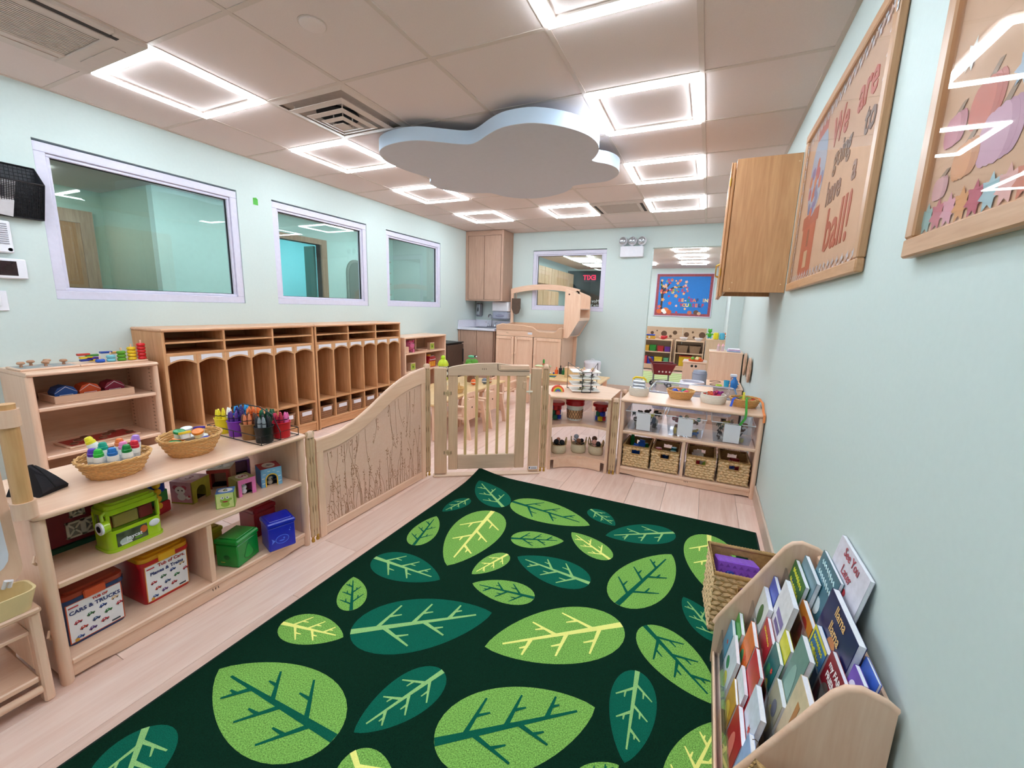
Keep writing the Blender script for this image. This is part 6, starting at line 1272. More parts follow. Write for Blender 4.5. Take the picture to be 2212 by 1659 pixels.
B('maker_label', M_white, ch, .53, .6, -.002, -.0003, .85, .88, b=0); logo(ch, face((.19, -.001, .86)), .014)
M_tray = mat('tray_tan', 'd3a98b', .5, .03)
top = [(0, .955), (.1, .985), (.45, .975), (.6, .955), (.68, .9), (.72, .885), (.93, .885), (.98, .905), (1.02, .955), (w, .965)]
for (y0, y1) in ((-.008, .022),): MB().strip([(x, .815 if x > .61 else .905) for x, z in top[:3]+[(.61, 0), (.615, 0)]+top[4:]], [(x, z) for x, z in top[:3]]+[(.61, .95), (.615, .948)]+top[4:], y0, y1, 'y').build('tray_front', M_tray, ch)
MB().strip([(0, .9), (w, .9)], [(0, 1.0), (w, 1.0)], d-.03, d, 'y').build('tray_back', M_tray, ch)
for x in (0, w-.025): MB().strip([(.02, .9), (d-.03, .9)], [(.02, .955), (d-.03, 1.0)], x, x+.025, 'x').build('tray_side', M_tray, ch)
B('tray_floor', M_tray, ch, .0, w, .02, d-.03, .815, .9, b=.0)
MB().tube([(x, .007, z) for x, z in top], .014, 8).build('tray_lip', M_tray, ch, 60)
ay = .615
ar = [(-.05+1.17*q/16, 1.545+.075*(1-(2*q/16-1)**2)) for q in range(17)]
MB().strip([(x, z-.085) for x, z in ar], ar, ay-.015, ay+.015, 'y').build('arch_beam', M_mapx, ch)
B('arch_upright', M_mapz, ch, -.05, -.002, ay-.014, ay+.014, 0, 1.47, b=.003); B('arch_upright', M_mapz, ch, w+.002, w+.05, ay-.014, ay+.014, .0, 1.47, b=.003)
PP = [(1.068, 1.522), (1.085, 1.525), (1.275, 1.452), (1.298, 1.43), (1.3, 1.1), (1.15, .84), (1.13, .826), (1.068, .826)]
for y in (.05, .6): MB().prism(PP, y, y+.018, 'y').build('side_panel', M_mapz, ch)
B('side_shelf', M_mapy, ch, 1.07, 1.295, .068, .6, 1.24, 1.255, b=.001); B('side_shelf', M_mapy, ch, 1.07, 1.14, .068, .6, .83, .845, b=.001)
B('top_bar', M_mapy, ch, 1.08, 1.1, .068, .6, 1.46, 1.5, b=.003); B('front_bar', M_mapy, ch, 1.28, 1.298, .068, .6, 1.08, 1.12, b=.003)
MB().prism([(1.15, .85), (1.296, 1.1), (1.292, 1.102), (1.146, .852)], .068, .6, 'y').build('clear_guard', M_acr, ch)
MB().cyl((1.13, .047, 1.45), .012, .004, 10, ax='y').build('bolt', M_logo, ch)
pu = thing('hanging_pouch', 'brown cloth pouch hanging from the arch of the changing table', 'pouch', (-2.735, 5.075, 1.13)); MB().prism([(-.075, .26), (.075, .26), (.075, .1), (.045, .02), (.0, 0), (-.045, .02), (-.075, .1)], -.03, -.004, 'y').build('pouch_cloth', mat('pouch_brown', '5d4a3e', .9, .1), pu); MB().tube([(0, -.018, .255), (0, -.02, .33), (0, -.0, .37)], .004, 6).build('hook', mat('hook_tan', 'b98a6a', .4), pu, 60)
pa = thing('diaper_pail', 'white round pail with lid beside the changing table', 'pail', (-1.395, 5.03, 0)); MB().lathe([(.1, 0), (.118, .01), (.125, .42), (.0001, .425)], 28).build('pail_body', M_white, pa, 40); MB().lathe([(.13, .42), (.131, .45), (.12, .465), (.05, .475), (.0001, .476)], 28).build('lid', M_white, pa, 40); MB().tube([(-.03, 0, .474), (-.02, 0, .495), (.02, 0, .495), (.03, 0, .474)], .005, 6).build('lid_handle', M_white, pa, 60)
# ================================================================ emergency light, wall devices
em = thing('emergency_light', 'white emergency light box with three round lamp heads', 'emergency light', (-.955, YB-.001, 2.02))
MB().box(-.165, .165, -.07, 0, 0, .15, b=.006).build('battery_box', M_white, em)
for x in (-.135, 0, .135):
    hd = MB().lathe([(.02, .03), (.055, .0), (.062, -.02), (.062, -.035), (.056, -.035), (.05, -.02)], 20, M=Matrix.Translation((x, -.075, .222)) @ Matrix.Rotation(-PI/2, 4, 'X') @ Matrix.Scale(-1, 4, (0, 0, 1))).build('lamp_head', M_white, em, 40)
    MB().ball((x, -.1, .222), .05, 14, 8, (1, .35, 1)).build('lens', mat('lens_grey', 'b9bcc2', .15, .5, 180, metal=.5), hd, 60); MB().cyl((x, -.04, .15), .012, .03, 8).build('lamp_neck', M_white, em)
nt_ = thing('sticky_note', 'small green paper note stuck between the side windows', 'note', (XL+.0005, 1.272, 2.07)); MB().prism([(-.022, 0), (.022, 0), (.022, .05), (.008, .062), (-.022, .055)], 0, .001, 'x').build('note_paper', mat('note_green', '4fae3c', .6), nt_); MB().box(0.001, .0014, -.018, .018, .045, .05).build('note_fold', mat('note_green2', '3f9a30', .6), nt_)
mf = thing('wall_file', 'black mesh wall file with papers beside the side window', 'wall file', (XL+.001, -.3, 1.68), PI/2)
wm = MB()
for i in range(44): wm.tube([(-.2+.4*i/43, -.03, .0), (-.2+.4*i/43, -.1, .19)], .0016, 4)
for j in range(22): f = j/21; wm.tube([(-.2, -.03-.07*f, .19*f), (.2, -.03-.07*f, .19*f)], .0016, 4)
wm.build('mesh_front', M_black, mf)['kind'] = 'stuff'
wm = MB()
for i in range(24): wm.tube([(-.2+.4*i/23, -.002, 0), (-.2+.4*i/23, -.002, .29)], .0014, 4)
for j in range(16): wm.tube([(-.2, -.002, .29*j/15), (.2, -.002, .29*j/15)], .0014, 4)
wm.build('mesh_back', M_black, mf)['kind'] = 'stuff'
MB().tube([(-.2, -.03, 0), (.2, -.03, 0), (.2, -.1, .19), (.2, -.004, .29), (-.2, -.004, .29), (-.2, -.1, .19)], .005, 6, closed=True).build('frame_wire', M_black, mf, 60); MB().tube([(-.2, -.1, .19), (.2, -.1, .19)], .005, 6).build('front_bar', M_black, mf); MB().box(-.2, .2, -.03, -.001, -.004, 0).build('tray_bottom', M_black, mf); MB().box(-.2, .2, -.0016, -.0004, 0, .29).build('back_plate', mat('mesh_dark', '2a2a30', .6), mf)
for x in (-.2, .2): MB().prism([(-.03, 0), (-.001, 0), (-.001, .29), (-.1, .19)], x-.001, x+.001, 'x').build('side_plate', mat('mesh_dark', '2a2a30', .6), mf)
p_ = thing('paper_sheet', 'printed sheet standing in the black wall file', 'paper', (XL+.03, -.33, 1.69), PI/2+.0); MB().box(-.13, .1, -.02, -.017, 0.0, .2, M=Matrix.Rotation(.12, 4, 'Y') @ Matrix.Rotation(.15, 4, 'X')).build('sheet', mat('paper_grey', 'c9c3c6', .8), p_); MB().box(-.02, .06, -.0215, -.0202, .1, .16, M=Matrix.Rotation(.12, 4, 'Y') @ Matrix.Rotation(.15, 4, 'X')).build('printed_block', mat('paper_print', '77707a', .8), p_)
ic = thing('intercom', 'white intercom speaker with slotted grille beside the side window', 'intercom', (XL+.001, -.33, 1.47), PI/2); MB().box(-.075, .085, -.03, 0, 0, .18, b=.006).build('intercom_body', M_white, ic)
for j in range(10): MB().box(-.06, .07, -.0325, -.03, .05+j*.012, .055+j*.012).build('grille_slot', mat('slot_grey', '9b98a4', .6), ic)
MB().cyl((.07, -.03, .02), .01, .003, 10, M=None, ax='y').build('call_button', M_black, ic)
th_ = thing('thermostat', 'white wall tablet with a dark screen below the intercom', 'thermostat', (XL+.001, -.32, 1.325), PI/2); MB().box(-.1, .115, -.025, 0, 0, .115, b=.006).build('case', M_white, th_); MB().box(-.085, .075, -.0262, -.025, .018, .1, b=0).build('screen', mat('screen_dark', '241a20', .15), th_)
sw = thing('light_switch', 'white light switch plate on the left wall', 'switch', (XL+.001, -.345, 1.14), PI/2); MB().box(-.045, .045, -.008, 0, 0, .115, b=.003).build('plate', M_white, sw); MB().box(-.018, .018, -.014, -.008, .028, .088, b=.002).build('rocker', M_white, sw)
# ================================================================ tables and chairs in the middle
t1 = thing('toddler_table', 'low rectangular wooden table beyond the gate', 'table', (-2.01, 1.72, 0))
MB().box(-.62, 0, 0, 1.5, .34, .362, b=.006).build('table_top', wood('table_birch', 'e8c594', 'd9b07c', 'y', .3), t1)
for x in (-.59, -.05):
    for y in (.04, 1.42): MB().box(x, x+.05, y, y+.05, 0, .34, b=.006).build('leg', M_mapz, t1)
for a in ((-.54, -.05, .05, .07), (-.54, -.05, 1.43, 1.45), (-.58, -.56, .09, 1.42), (-.035, -.015, .09, 1.42)): B('apron', M_mapx, t1, *a, .322, .34, b=.002)
def make_chair(loc, rz, label):
    c = thing('toddler_chair', label, 'chair', loc, rz, 'low wooden toddler chairs')    # faces -x local (towards the table), back at +x
    w = .15
    MB().box(-.22, .02, -.13, .13, .19, .208, b=.006).build('seat', M_mapx, c)
    pr = [(-w+.012, .15), (w-.012, .15), (w-.004, .2), (w, .3), (w-.01, .38), (w-.05, .415), (0, .425), (-w+.05, .415), (-w+.01, .38), (-w, .3), (-w+.004, .2)]
    hole = [(-.05, .355), (.05, .355), (.06, .37), (.05, .385), (-.05, .385), (-.06, .37)]
    # back board split around the hand slot
    lo = [p for p in pr]
    Mb = Matrix.Translation((.02, 0, 0)) @ Matrix.Shear('YZ', 4, (0, 0))
    b_ = MB(); b_.prism([(-w+.012, .15), (w-.012, .15), (w-.004, .2), (w, .3), (w-.003, .352), (-w+.003, .352), (-w, .3), (-w+.004, .2)], 0, .016, 'x', Mb); b_.prism([(.06, .352), (w-.003, .352), (w-.01, .38), (.06, .38)], 0, .016, 'x', Mb); b_.prism([(-.06, .352), (-w+.003, .352), (-w+.01, .38), (-.06, .38)], 0, .016, 'x', Mb); b_.prism([(-w+.01, .38), (w-.01, .38), (w-.05, .415), (0, .425), (-w+.05, .415)], 0, .016, 'x', Mb)
    b_.build('backrest', M_mapz, c)
    for s_ in (-1, 1):
        y = s_*(w+.014)
        MB().prism([(.05, .3), (.085, .3), (.135, 0), (.095, 0)], y-.012, y+.012, 'y').build('rear_leg', M_mapz, c)
        MB().prism([(-.2, .3), (-.165, .3), (-.19, 0), (-.23, 0)], y-.012, y+.012, 'y').build('front_leg', M_mapz, c)
        MB().box(-.21, .09, y-.014, y+.014, .296, .318, b=.006).build('arm_rest', M_mapx, c); MB().box(-.17, .07, y-.008, y+.008, .185, .205, b=.002).build('side_rail', M_mapx, c)
    MB().cyl((.037, .02, .27), .009, .002, 10, ax='x').build('burnt_logo', M_logo, c); return c
make_chair((-1.895, 2.13, 0), 0, 'toddler chair tucked at the table nearer the gate'); make_chair((-1.895, 2.565, 0), 0, 'toddler chair tucked at the table nearer its far end'); make_chair((-2.2, 3.56, 0), PI/2, 'toddler chair standing beyond the end of the table')
ZA = .3625
tt = thing('toy_tree', 'wooden toy tree with a green crown on the table', 'toy tree', (-2.31, 2.9, ZA)); MB().lathe([(.06, 0), (.05, .03), (.03, .07), (.028, .13), (.04, .15)], 10, sx=1.3, sy=.6).build('trunk', mat('tree_trunk', '7a4a2c', .6), tt, 50)
cr = MB()
for (x, y, z, r) in ((0, 0, .19, .07), (-.06, 0, .18, .05), (.06, 0, .18, .055), (-.03, .01, .23, .055), (.04, .0, .24, .05)): cr.ball((x, y, z), r, 12, 8, (1, .6, .8))
cr.build('crown', mat('tree_green', '5a9a34', .6), tt, 60)
bd_ = thing('toy_bird', 'green toy bird perched on the toy tree', 'toy bird', (-2.31, 2.9, ZA+.278)); MB().ball((0, 0, .022), .022, 10, 8, (2.2, .8, .8)).build('body', mat('bird_green', '5fb88a', .5), bd_, 60); MB().ball((.05, 0, .03), .014, 10, 8).build('head', M_black, bd_, 60); MB().ball((.066, 0, .028), .01, 8, 6, (1.2, .8, .8)).build('beak', M_white, bd_, 60)
for (p, hx, nm) in (((-2.19, 2.75, ZA), 'ef6a1e', 'orange'), ((-2.12, 2.88, ZA), '6a7280', 'grey'), ((-2.09, 2.94, ZA), 'c8825a', 'brown')): toybit('toy_ball', p, (.034,), hx, (0, 0, .3), '%s ball lying on the toddler table' % nm, 'balls on the toddler table')
cp = thing('caterpillar_toy', 'tall yellow green stacked caterpillar toy beside the gate post', 'toy', (-2.40, 2.45, ZA)); M_cat = mat('cat_lime', 'c6d62a', .5)
for i, (r, z) in enumerate(((.05, .0385), (.05, .095), (.052, .152))): MB().ball((0, 0, z), r, 14, 8, (1, 1, .75)).build('segment', M_cat if i % 2 else mat('cat_white', 'eceade', .5), cp, 60)
MB().ball((0, 0, .215), .05, 14, 8, (1, 1, .9)).build('head', mat('cat_white', 'eceade'), cp, 60); MB().lathe([(.06, .24), (.058, .26), (.045, .29), (.02, .31), (.0001, .312)], 16).build('hat', M_cat, cp, 50); MB().ball((0, 0, .328), .024, 12, 8).build('bobble', mat('cat_bright', 'b8e01e', .5), cp, 60)
for s_ in (-1, 1): MB().ball((.03*1, -.035+.0*s_, .22+.0*s_), .009, 8, 6).build('eye', M_black, cp, 60) if s_ > 0 else MB().ball((.045, -.01, .22), .009, 8, 6).build('eye', M_black, cp, 60)
woven_bowl('wicker_bowl', 'small pale basket of wooden pieces on the toddler table', (-2.13, 2.3, ZA), .055, .075, .05, m=mat('wicker_pale', 'e0b676', .6, .1, 120), n=40, rows=6)
for i in range(4): toybit('toy_plate', (-2.13+.03*(i % 2)-.015, 2.3+.03*(i//2)-.015, ZA+.02), (.008, .008, .07), 'ddb070', (.3*(i % 2), .4*(i//2)-.2, i), ('upright', 'leaning', 'tilted', 'slanting')[i]+' wooden stick in the small pale basket', 'wooden sticks in the basket')
t2 = thing('play_table', 'low wooden table of small toys before the changing table', 'table', (-1.98, 3.66, 0))
MB().box(0, 1.02, 0, .62, .338, .36, b=.006).build('table_top', wood('table_birch', 'e8c594', 'd9b07c', 'y'), t2)
for x in (.03, .94):
    for y in (.03, .54): MB().box(x, x+.05, y, y+.05, 0, .338, b=.006).build('leg', M_mapz, t2)
for a in ((.08, .94, .04, .06), (.08, .94, .56, .58)): B('apron', M_mapx, t2, *a, .3, .338, b=.002)
ZE = .3605
bx_ = thing('wooden_box', 'plain square wooden box on the play table', 'box', (-1.40, 3.95, ZE), .1); MB().box(-.085, .085, -.05, .07, 0, .12, b=.003).build('box_body', wood('box_birch', 'e8c594', 'd9b07c', 'z'), bx_); MB().box(-.09, .09, -.055, .075, .12, .132, b=.003).build('box_lid', M_mapx, bx_)
for (x, y, hx, nm, h) in ((-1.66, 4.1, 'e8642a', 'orange', .06), (-1.61, 4.12, '1d1a20', 'black', .085), (-1.56, 4.1, '1e6a3a', 'dark green', .06), (-1.52, 4.14, 'd8b83a', 'mustard', .08)):
    o = thing('toy_bottle', '%s toy bottle block on the play table' % nm, 'toy bottle', (x, y, ZE), 0, 'toy bottles on the play table'); m = mat('bott_'+hx, hx, .4); MB().box(-.02, .02, -.02, .02, 0, h, b=.004).build('bottle_body', m, o); MB().cyl((0, 0, h), .008, .035, 10).build('bottle_neck', m, o, 40)
bo = thing('rainbow_boat', 'striped toy boat with little riders on the play table', 'toy boat', (-1.63, 3.82, ZE), .1)
for k, hx in enumerate(('4a8a4a', '3a5ab0', 'e0b83a')): MB().prism([(-.06+.008*(2-k), k*.012), (.06-.008*(2-k), k*.012), (.068-.008*(2-k)+.008, k*.012+.012), (-.068+.008*(2-k)-.008, k*.012+.012)], -.025, .025, 'y').build('hull_layer', mat('boat_'+hx, hx, .4), bo)
for k, (x, hx) in enumerate(((-.02, 'd8d0c8'), (.025, '3a4a8a'))): MB().ball((x, 0, .052), .014, 10, 6).build('rider', mat('rider_'+hx, hx, .4), bo, 60)
ca = thing('cactus_toy', 'toy cactus in a red pot on a pale green tray', 'toy', (-1.86, 4.12, ZE), 0); MB().box(-.1, .09, -.05, .05, .0, .088, b=.004).build('tray_stand', M_mapx, ca); MB().box(-.11, .1, -.06, .06, .088, .095, b=.003).build('green_tray', mat('tray_green', 'cfe0b0', .5), ca); MB().lathe([(.014, .095), (.019, .125), (.0001, .126)], 12).build('pot', mat('pot_red', 'c2582e', .5), ca, 40); MB().ball((0, 0, .155), .017, 10, 8, (.9, .9, 2)).build('cactus', mat('cactus_green', '2f8a34', .6), ca, 60)
# ================================================================ wall cabinet on the right wall
M_oakz = wood('oak_orange', 'dba676', 'b67c50', 'z', .4, 2.5, .8, 1); M_oaky = wood('oak_orange_y', 'cf9c6c', 'ae774a', 'y', .4, 2, .8, 1)
wc = thing('wall_cabinet', 'orange oak wall cabinet hung beside the bulletin board', 'cabinet', (0, 1.80, 1.385))
B('end_panel', M_oakz, wc, .222, .566, 0, .018, 0, .805, b=.001); B('end_panel', M_oakz, wc, .222, .566, .732, .75, 0, .805, b=.001)
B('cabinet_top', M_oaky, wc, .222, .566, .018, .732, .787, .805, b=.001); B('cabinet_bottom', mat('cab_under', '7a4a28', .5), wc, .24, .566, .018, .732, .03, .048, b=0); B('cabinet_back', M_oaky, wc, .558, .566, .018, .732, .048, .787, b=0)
B('light_rail', M_oaky, wc, .222, .24, .018, .732, -.0, .05, b=.001)
for y0, y1 in ((.004, .372), (.378, .746)):
    dr = B('cabinet_door', M_oakz, wc, .2, .219, y0, y1, -.03, .79, b=.006); fr = MB(); fr.box(.192, .2, y0, y1, .72, .79, b=.003).box(.192, .2, y0, y1, -.03, .04, b=.003).box(.192, .2, y0, y0+.06, .04, .72, b=.003).box(.192, .2, y1-.06, y1, .04, .72, b=.003); fr.build('door_frame', M_oakz, dr)
    for z in (.1, .65): MB().cyl((.196, y0-.001 if y0 < .1 else y1+.001, z), .005, .05, 8).build('hinge', M_brass, dr)
    MB().tube([(.192, y1-.03 if y0 < .1 else y0+.03, .12), (.17, y1-.03 if y0 < .1 else y0+.03, .13), (.17, y1-.03 if y0 < .1 else y0+.03, .2), (.192, y1-.03 if y0 < .1 else y0+.03, .21)], .005, 6).build('door_pull', M_brass, dr, 60)
for (x, z) in ((.27, .06), (.26, .02), (.54, .05), (.55, .76)): MB().cyl((x, -.001, z), .004, .002, 8, ax='y').build('screw_cap', mat('screw_tan', 'e0bd92', .5), wc)
# ================================================================ bulletin boards (face -x). local x -> world -y
M_frame = wood('board_oak', 'cfa078', 'b8855c', 'x', .35, 1.2); M_framez = wood('board_oak_z', 'cfa078', 'b8855c', 'z', .35, 1.2)
def bboard(label, ya, z0, W2, H2, paper):
    t = thing('bulletin_board', label, 'bulletin board', (.566, ya, z0), -PI/2)     # local: x 0..W2 (towards -y), y negative = into room
    fw_ = .042
    B('frame_rail', M_frame, t, 0, W2, -.024, 0, 0, fw_, b=.004); B('frame_rail', M_frame, t, 0, W2, -.024, 0, H2-fw_, H2, b=.004); B('frame_stile', M_framez, t, 0, fw_, -.0235, 0, fw_, H2-fw_, b=.004); B('frame_stile', M_framez, t, W2-fw_, W2, -.0235, 0, fw_, H2-fw_, b=.004)
    B('cork_panel', mat('kraft_'+paper, paper, .7, .04, 15), t, fw_, W2-fw_, -.008, -.002, fw_, H2-fw_, b=0)
    B('clear_cover', glass('board_glass', 'ffffff', .6, .01, 1.5), t, fw_-.002, W2-fw_+.002, -.0165, -.0145, fw_-.002, H2-fw_+.002, b=0)
    return t
Y1 = 1.592; Z0B = 1.383
b1 = bboard('oak framed bulletin board with gumball machine and ball slogan', Y1, Z0B, 1.277, .82, 'dcb396')
def bp(y, z): k = 1.0446; return Y1-((y+1.3155)*k-1.3155), 1.2473+(z-1.2473)*k-Z0B
def btxt(s_, y, z, size, hx, sx=.9): x, zz = bp(y, z); text(s_, size, mat('print_'+hx, hx), b1, face((x, -.0092, zz)), 'cut_out_letters', sx=sx, bold=.003, depth=.002)
for (s_, y, z, sz, hx) in (('We', .79, 1.965, .17, 'c0391e'), ('are', .48, 1.97, .17, 'c0391e'), ('going', .70, 1.85, .125, '5a4038'), ('to', .40, 1.85, .14, '5a4038'), ('have', .75, 1.725, .135, '6a4a48'), ('a', .49, 1.735, .135, '6a4a48'), ('ball!', .62, 1.57, .24, 'b02810')): btxt(s_, y, z, sz, hx)
gx, gz = bp(1.12, 1.78)
it = [('c2482f', rect(gx-.16, .05, gx+.13, .3)), ('b23c28', rect(gx-.19, .3, gx+.16, .36)), ('9cb4cf', ell(gx-.01, .54, .16, .2, 26)), ('c2482f', rect(gx-.1, .7, gx+.09, .75))]
rn2 = random.Random(3)
for k in range(20):
    a = rn2.random()*6.28; r = .13*math.sqrt(rn2.random()); it.append((('c8503a', '5a6ab0', 'd8784a', '4a78b0', 'b83a5a')[k % 5], ell(gx-.01+r*math.cos(a), .48+r*1.0*math.sin(a), .028, .028, 12)))
it += [('d8b08a', rect(gx-.05, .1, gx+.03, .18)), ('8a3020', rect(gx-.03, .2, gx+.01, .28))]
decal(b1, face((0, -.0082, 0)), it, 'gumball_machine')
lace = []
for k in range(56):
    x = .05+1.18*k/55
    for z in (.055, .762): lace.append((('e9dfe4', 'd9b8a8', 'c7ccd8')[k % 3], star(x, z+.012*((k*7) % 3-1), .017, 4, .5, k)))
for k in range(34):
    z = .07+.68*k/33
    for x in (.052, 1.222): lace.append((('e9dfe4', 'd9b8a8', 'c7ccd8')[k % 3], star(x+.01*((k*5) % 3-1), z, .017, 4, .5, k)))
decal(b1, face((0, -.0081, 0)), lace, 'lace_border')
b2 = bboard('oak framed bulletin board with pink pumpkins and leaf garland', -.03, Z0B, 1.277, .82, 'd6ac8c')
def p2(y, z): k = 1.0446; return -.03-((y+1.3155)*k-1.3155), 1.2473+(z-1.2473)*k-Z0B
it = []
def pumpkin(x, z, r, hx, dk, st='8a6a4a'):
    o = [(st, [(x-.012, z+r*.75), (x+.012, z+r*.75), (x+.03, z+r*1.15), (x+.015, z+r*1.18)])]
    for k, q in enumerate((-.62, .62, -.33, .33, 0)): o.append((hx if k % 2 == 0 else dk, ell(x+q*r, z, r*.5, r*.82*(1-.12*abs(q)), 16)))
    return o
x, z = p2(-.285, 1.61); it += pumpkin(x, z, .05, 'c8604a', 'b8503c'); x, z = p2(-.345, 1.54); it += pumpkin(x, z, .058, 'c898ae', 'b8869e'); x, z = p2(-.25, 1.525); it += pumpkin(x, z+.005, .042, 'd8925a', 'c8824c'); x, z = p2(-.17, 1.6); it += pumpkin(x+.02, z, .038, 'c87a8a', 'b86a7a'); x, z = p2(-.16, 1.5); it += pumpkin(x+.015, z, .028, 'd8a0a0', 'c89090')
for k, (yy, zz, hx) in enumerate(((-.2, 1.72, 'e3e6e0'), (-.45, 1.8, 'c85a6a'), (-.38, 1.62, '9fb4c8'), (-.5, 1.65, 'c04a62'))): x, z = p2(yy, zz); it.append((hx, star(x, z, .03, 7, .55, .4)))
for k in range(26):
    x = .06+.045*k; it.append((('8fb0ac', 'c25a6a', 'd892a0', 'd8924a', 'b8405a', '9fc0c8', 'e0a8a0', 'c86a4a')[k % 8], star(x, .075, .033, 7, .6, PI/2)))
for k in range(9): it += pumpkin(.5+.075*k, .2+.05*((k*5) % 4), .05, ('c898ae', 'c8604a', 'd8925a')[k % 3], ('b8869e', 'b8503c', 'c8824c')[k % 3])
for k in range(14): it.append((('c85a6a', 'e3e6e0', '9fb4c8', 'd8924a')[k % 4], star(.15+.075*k, .55+.06*((k*3) % 4), .032, 7, .55, k)))
decal(b2, face((0, -.0082, 0)), it, 'paper_cutouts')
text('HAPPY FALL', .15, mat('print_b8405a', 'b8405a'), b2, face((.75, -.0092, .62)), 'cut_out_letters', depth=.002, bold=.002) if False else None
tg = thing('tape_label', 'small printed paper strip on the edge of the board frame', 'label', (.5415, .329, 2.085), -PI/2); MB().box(-.0, .012, -.001, 0, 0, .07, b=0).build('paper_strip', M_white, tg)
for k in range(4): MB().box(.003, .008, -.0014, -.001, .008+k*.015, .016+k*.015).build('printed_line', mat('label_grey', '7a7a82'), tg)
# wooden discs on the right wall further back
for (y, z, lb) in ((3.6, .735, 'round wooden disc on the right wall nearer the doorway'), (3.1, .735, 'round wooden disc on the right wall nearer the bin shelf')):
    t = thing('wall_disc', lb, 'wall disc', (XR-.02, y, z), 0, 'wooden wall discs'); MB().lathe([(.0001, -.008), (.115, -.008), (.118, 0), (.115, .008), (.0001, .008)], 26, M=Matrix.Rotation(PI/2, 4, 'Y'), cap=False).build('disc', wood('disc_wood', 'c9a184', 'b0866a', 'y'), t, 30); MB().cyl((.008, 0, 0), .02, .0115, 12, ax='x').build('standoff', M_mapz, t)
# ================================================================ water table, play kitchen (behind the bin shelf)
wt = thing('water_table', 'clear sensory tub on a wooden stand behind the bin shelf', 'sensory table', (-.29, 2.76, 0))
w, d, zt_ = .76, .64, .5
M_tub = glass('tub_clear', 'e4e4ec', 1.6, .05, 1.5, .12)
o0 = rb_pts(.04, w-.04, .04, d-.04, .05); o1 = rb_pts(0, w, 0, d, .06); n_ = len(o0)
MB().add([(x, y, .33) for x, y in o0]+[(x, y, zt_) for x, y in o1], [list(range(n_))]+[(i, (i+1) % n_, n_+(i+1) % n_, n_+i) for i in range(n_)]).build('tub', M_tub, wt, 40)
MB().tube([(x, y, zt_) for x, y in o1], .012, 8, closed=True).build('tub_rim', glass('rim_clear', 'dcdce8', 3, .06, 1.5, .35), wt, 60)
for x in (.06, w-.12):
    for y in (.06, d-.12): MB().box(x, x+.05, y, y+.05, 0, .315, b=.005).build('leg', M_mapz, wt)
for a in ((.06, w-.06, .06, .085), (.06, w-.06, d-.085, d-.06), (.06, .085, .085, d-.085), (w-.085, w-.06, .085, d-.085)): B('frame_rail', M_mapx, wt, *a, .28, .325, b=.003)
B('lower_shelf', M_mapx, wt, .06, w-.06, .06, d-.06, .1, .115, b=.003)
lid = thing('tub_lid_board', 'plain wooden board resting across the sensory tub', 'board', (.05, 2.92, .513)); MB().box(0, .22, 0, .3, 0, .012, b=.003).build('board', M_mapy, lid); MB().box(.08, .14, .27, .285, .012, .015, b=.001).build('finger_edge', M_mapy, lid)
sv = thing('play_stove', 'wooden play stove with black burner rings beside the wall', 'play stove', (.215, 3.5, 0))
B('stove_body', M_mapz, sv, 0, .335, 0, .5, 0, .47, b=.004); B('stove_top', M_mapx, sv, -.006, .341, -.006, .5, .47, .485, b=.003); B('back_splash', M_mapz, sv, 0, .335, .5, .52, 0, .8, b=.003); B('top_shelf', M_mapx, sv, -.008, .343, .5, .82, .8, .815, b=.004); B('tall_body', M_mapz, sv, 0, .335, .52, .81, 0, .8, b=.003)
for (x, y) in ((.085, .14), (.245, .14), (.085, .37), (.245, .37)): MB().tube([(x+.055*math.cos(a), y+.055*math.sin(a), .4865) for a in [2*PI*i/24 for i in range(24)]], .004, 5, closed=True).build('burner_ring', M_logo, sv, 60)
sb = thing('spray_bottle', 'blue and white spray bottle standing on the play stove', 'bottle', (.47, 3.538, .486)); MB().lathe([(.03, 0), (.034, .01), (.034, .07), (.014, .1), (.014, .115)], 16).build('bottle', mat('spray_blue', '2a7ac8', .25), sb, 40); MB().box(-.045, .02, -.012, .012, .115, .145, b=.006).build('nozzle', M_white, sb); MB().tube([(-.01, 0, .115), (-.035, 0, .1), (-.03, 0, .085)], .004, 6).build('trigger', mat('spray_blue2', '1f4fa8', .3), sb, 60)
sb = thing('aqua_cup', 'small aqua cup standing beside the spray bottle', 'cup', (.40, 3.55, .486)); MB().lathe([(.022, 0), (.028, .07), (.026, .07), (.02, .004), (.0001, .004)], 16).build('cup_wall', mat('aqua', '3fb0d8', .3), sb, 40); MB().lathe([(.0282, .06), (.0295, .065), (.0282, .07)], 16, cap=False).build('rim', mat('aqua', '3fb0d8'), sb, 40)
for (x, y, hx, nm) in ((.33, 3.55, 'b8d83a', 'lime'), (.5, 3.78, '3f9ad8', 'blue')): toybit('toy_plate', (x, y, .4865), (.03, .02, .018), hx, (0, 0, .3), '%s toy dish on the play stove' % nm, 'toy dishes on the stove')
for (x, y, nm) in ((.30, 4.1, 'left'), (.345, 4.12, 'right')):
    b_ = thing('doll_bottle', 'small pink and clear doll bottle on the tall play unit', 'bottle', (x, y, .8155), 0, 'doll bottles'); MB().lathe([(.016, 0), (.018, .005), (.017, .05), (.012, .058)], 12).build('bottle', glass('bottle_clear', 'f6e6ea', 1, .05, 1.45, .4), b_, 40); MB().lathe([(.014, .058), (.013, .068), (.006, .075), (.004, .09), (.0001, .091)], 12).build('teat', mat('teat_pink', 'e8a8b4', .4), b_, 40)
fb = thing('folded_cloth', 'folded lilac and blue cloth on the tall play unit', 'cloth', (.46, 4.12, .8155))
for k, hx in enumerate(('9ab4d8', 'c8a8d0', 'e4dce8')): MB().box(-.07+.006*k, .07-.004*k, -.06, .06, k*.012, k*.012+.0115, b=.004).build('fold', mat('cloth_'+hx, hx, .8), fb)
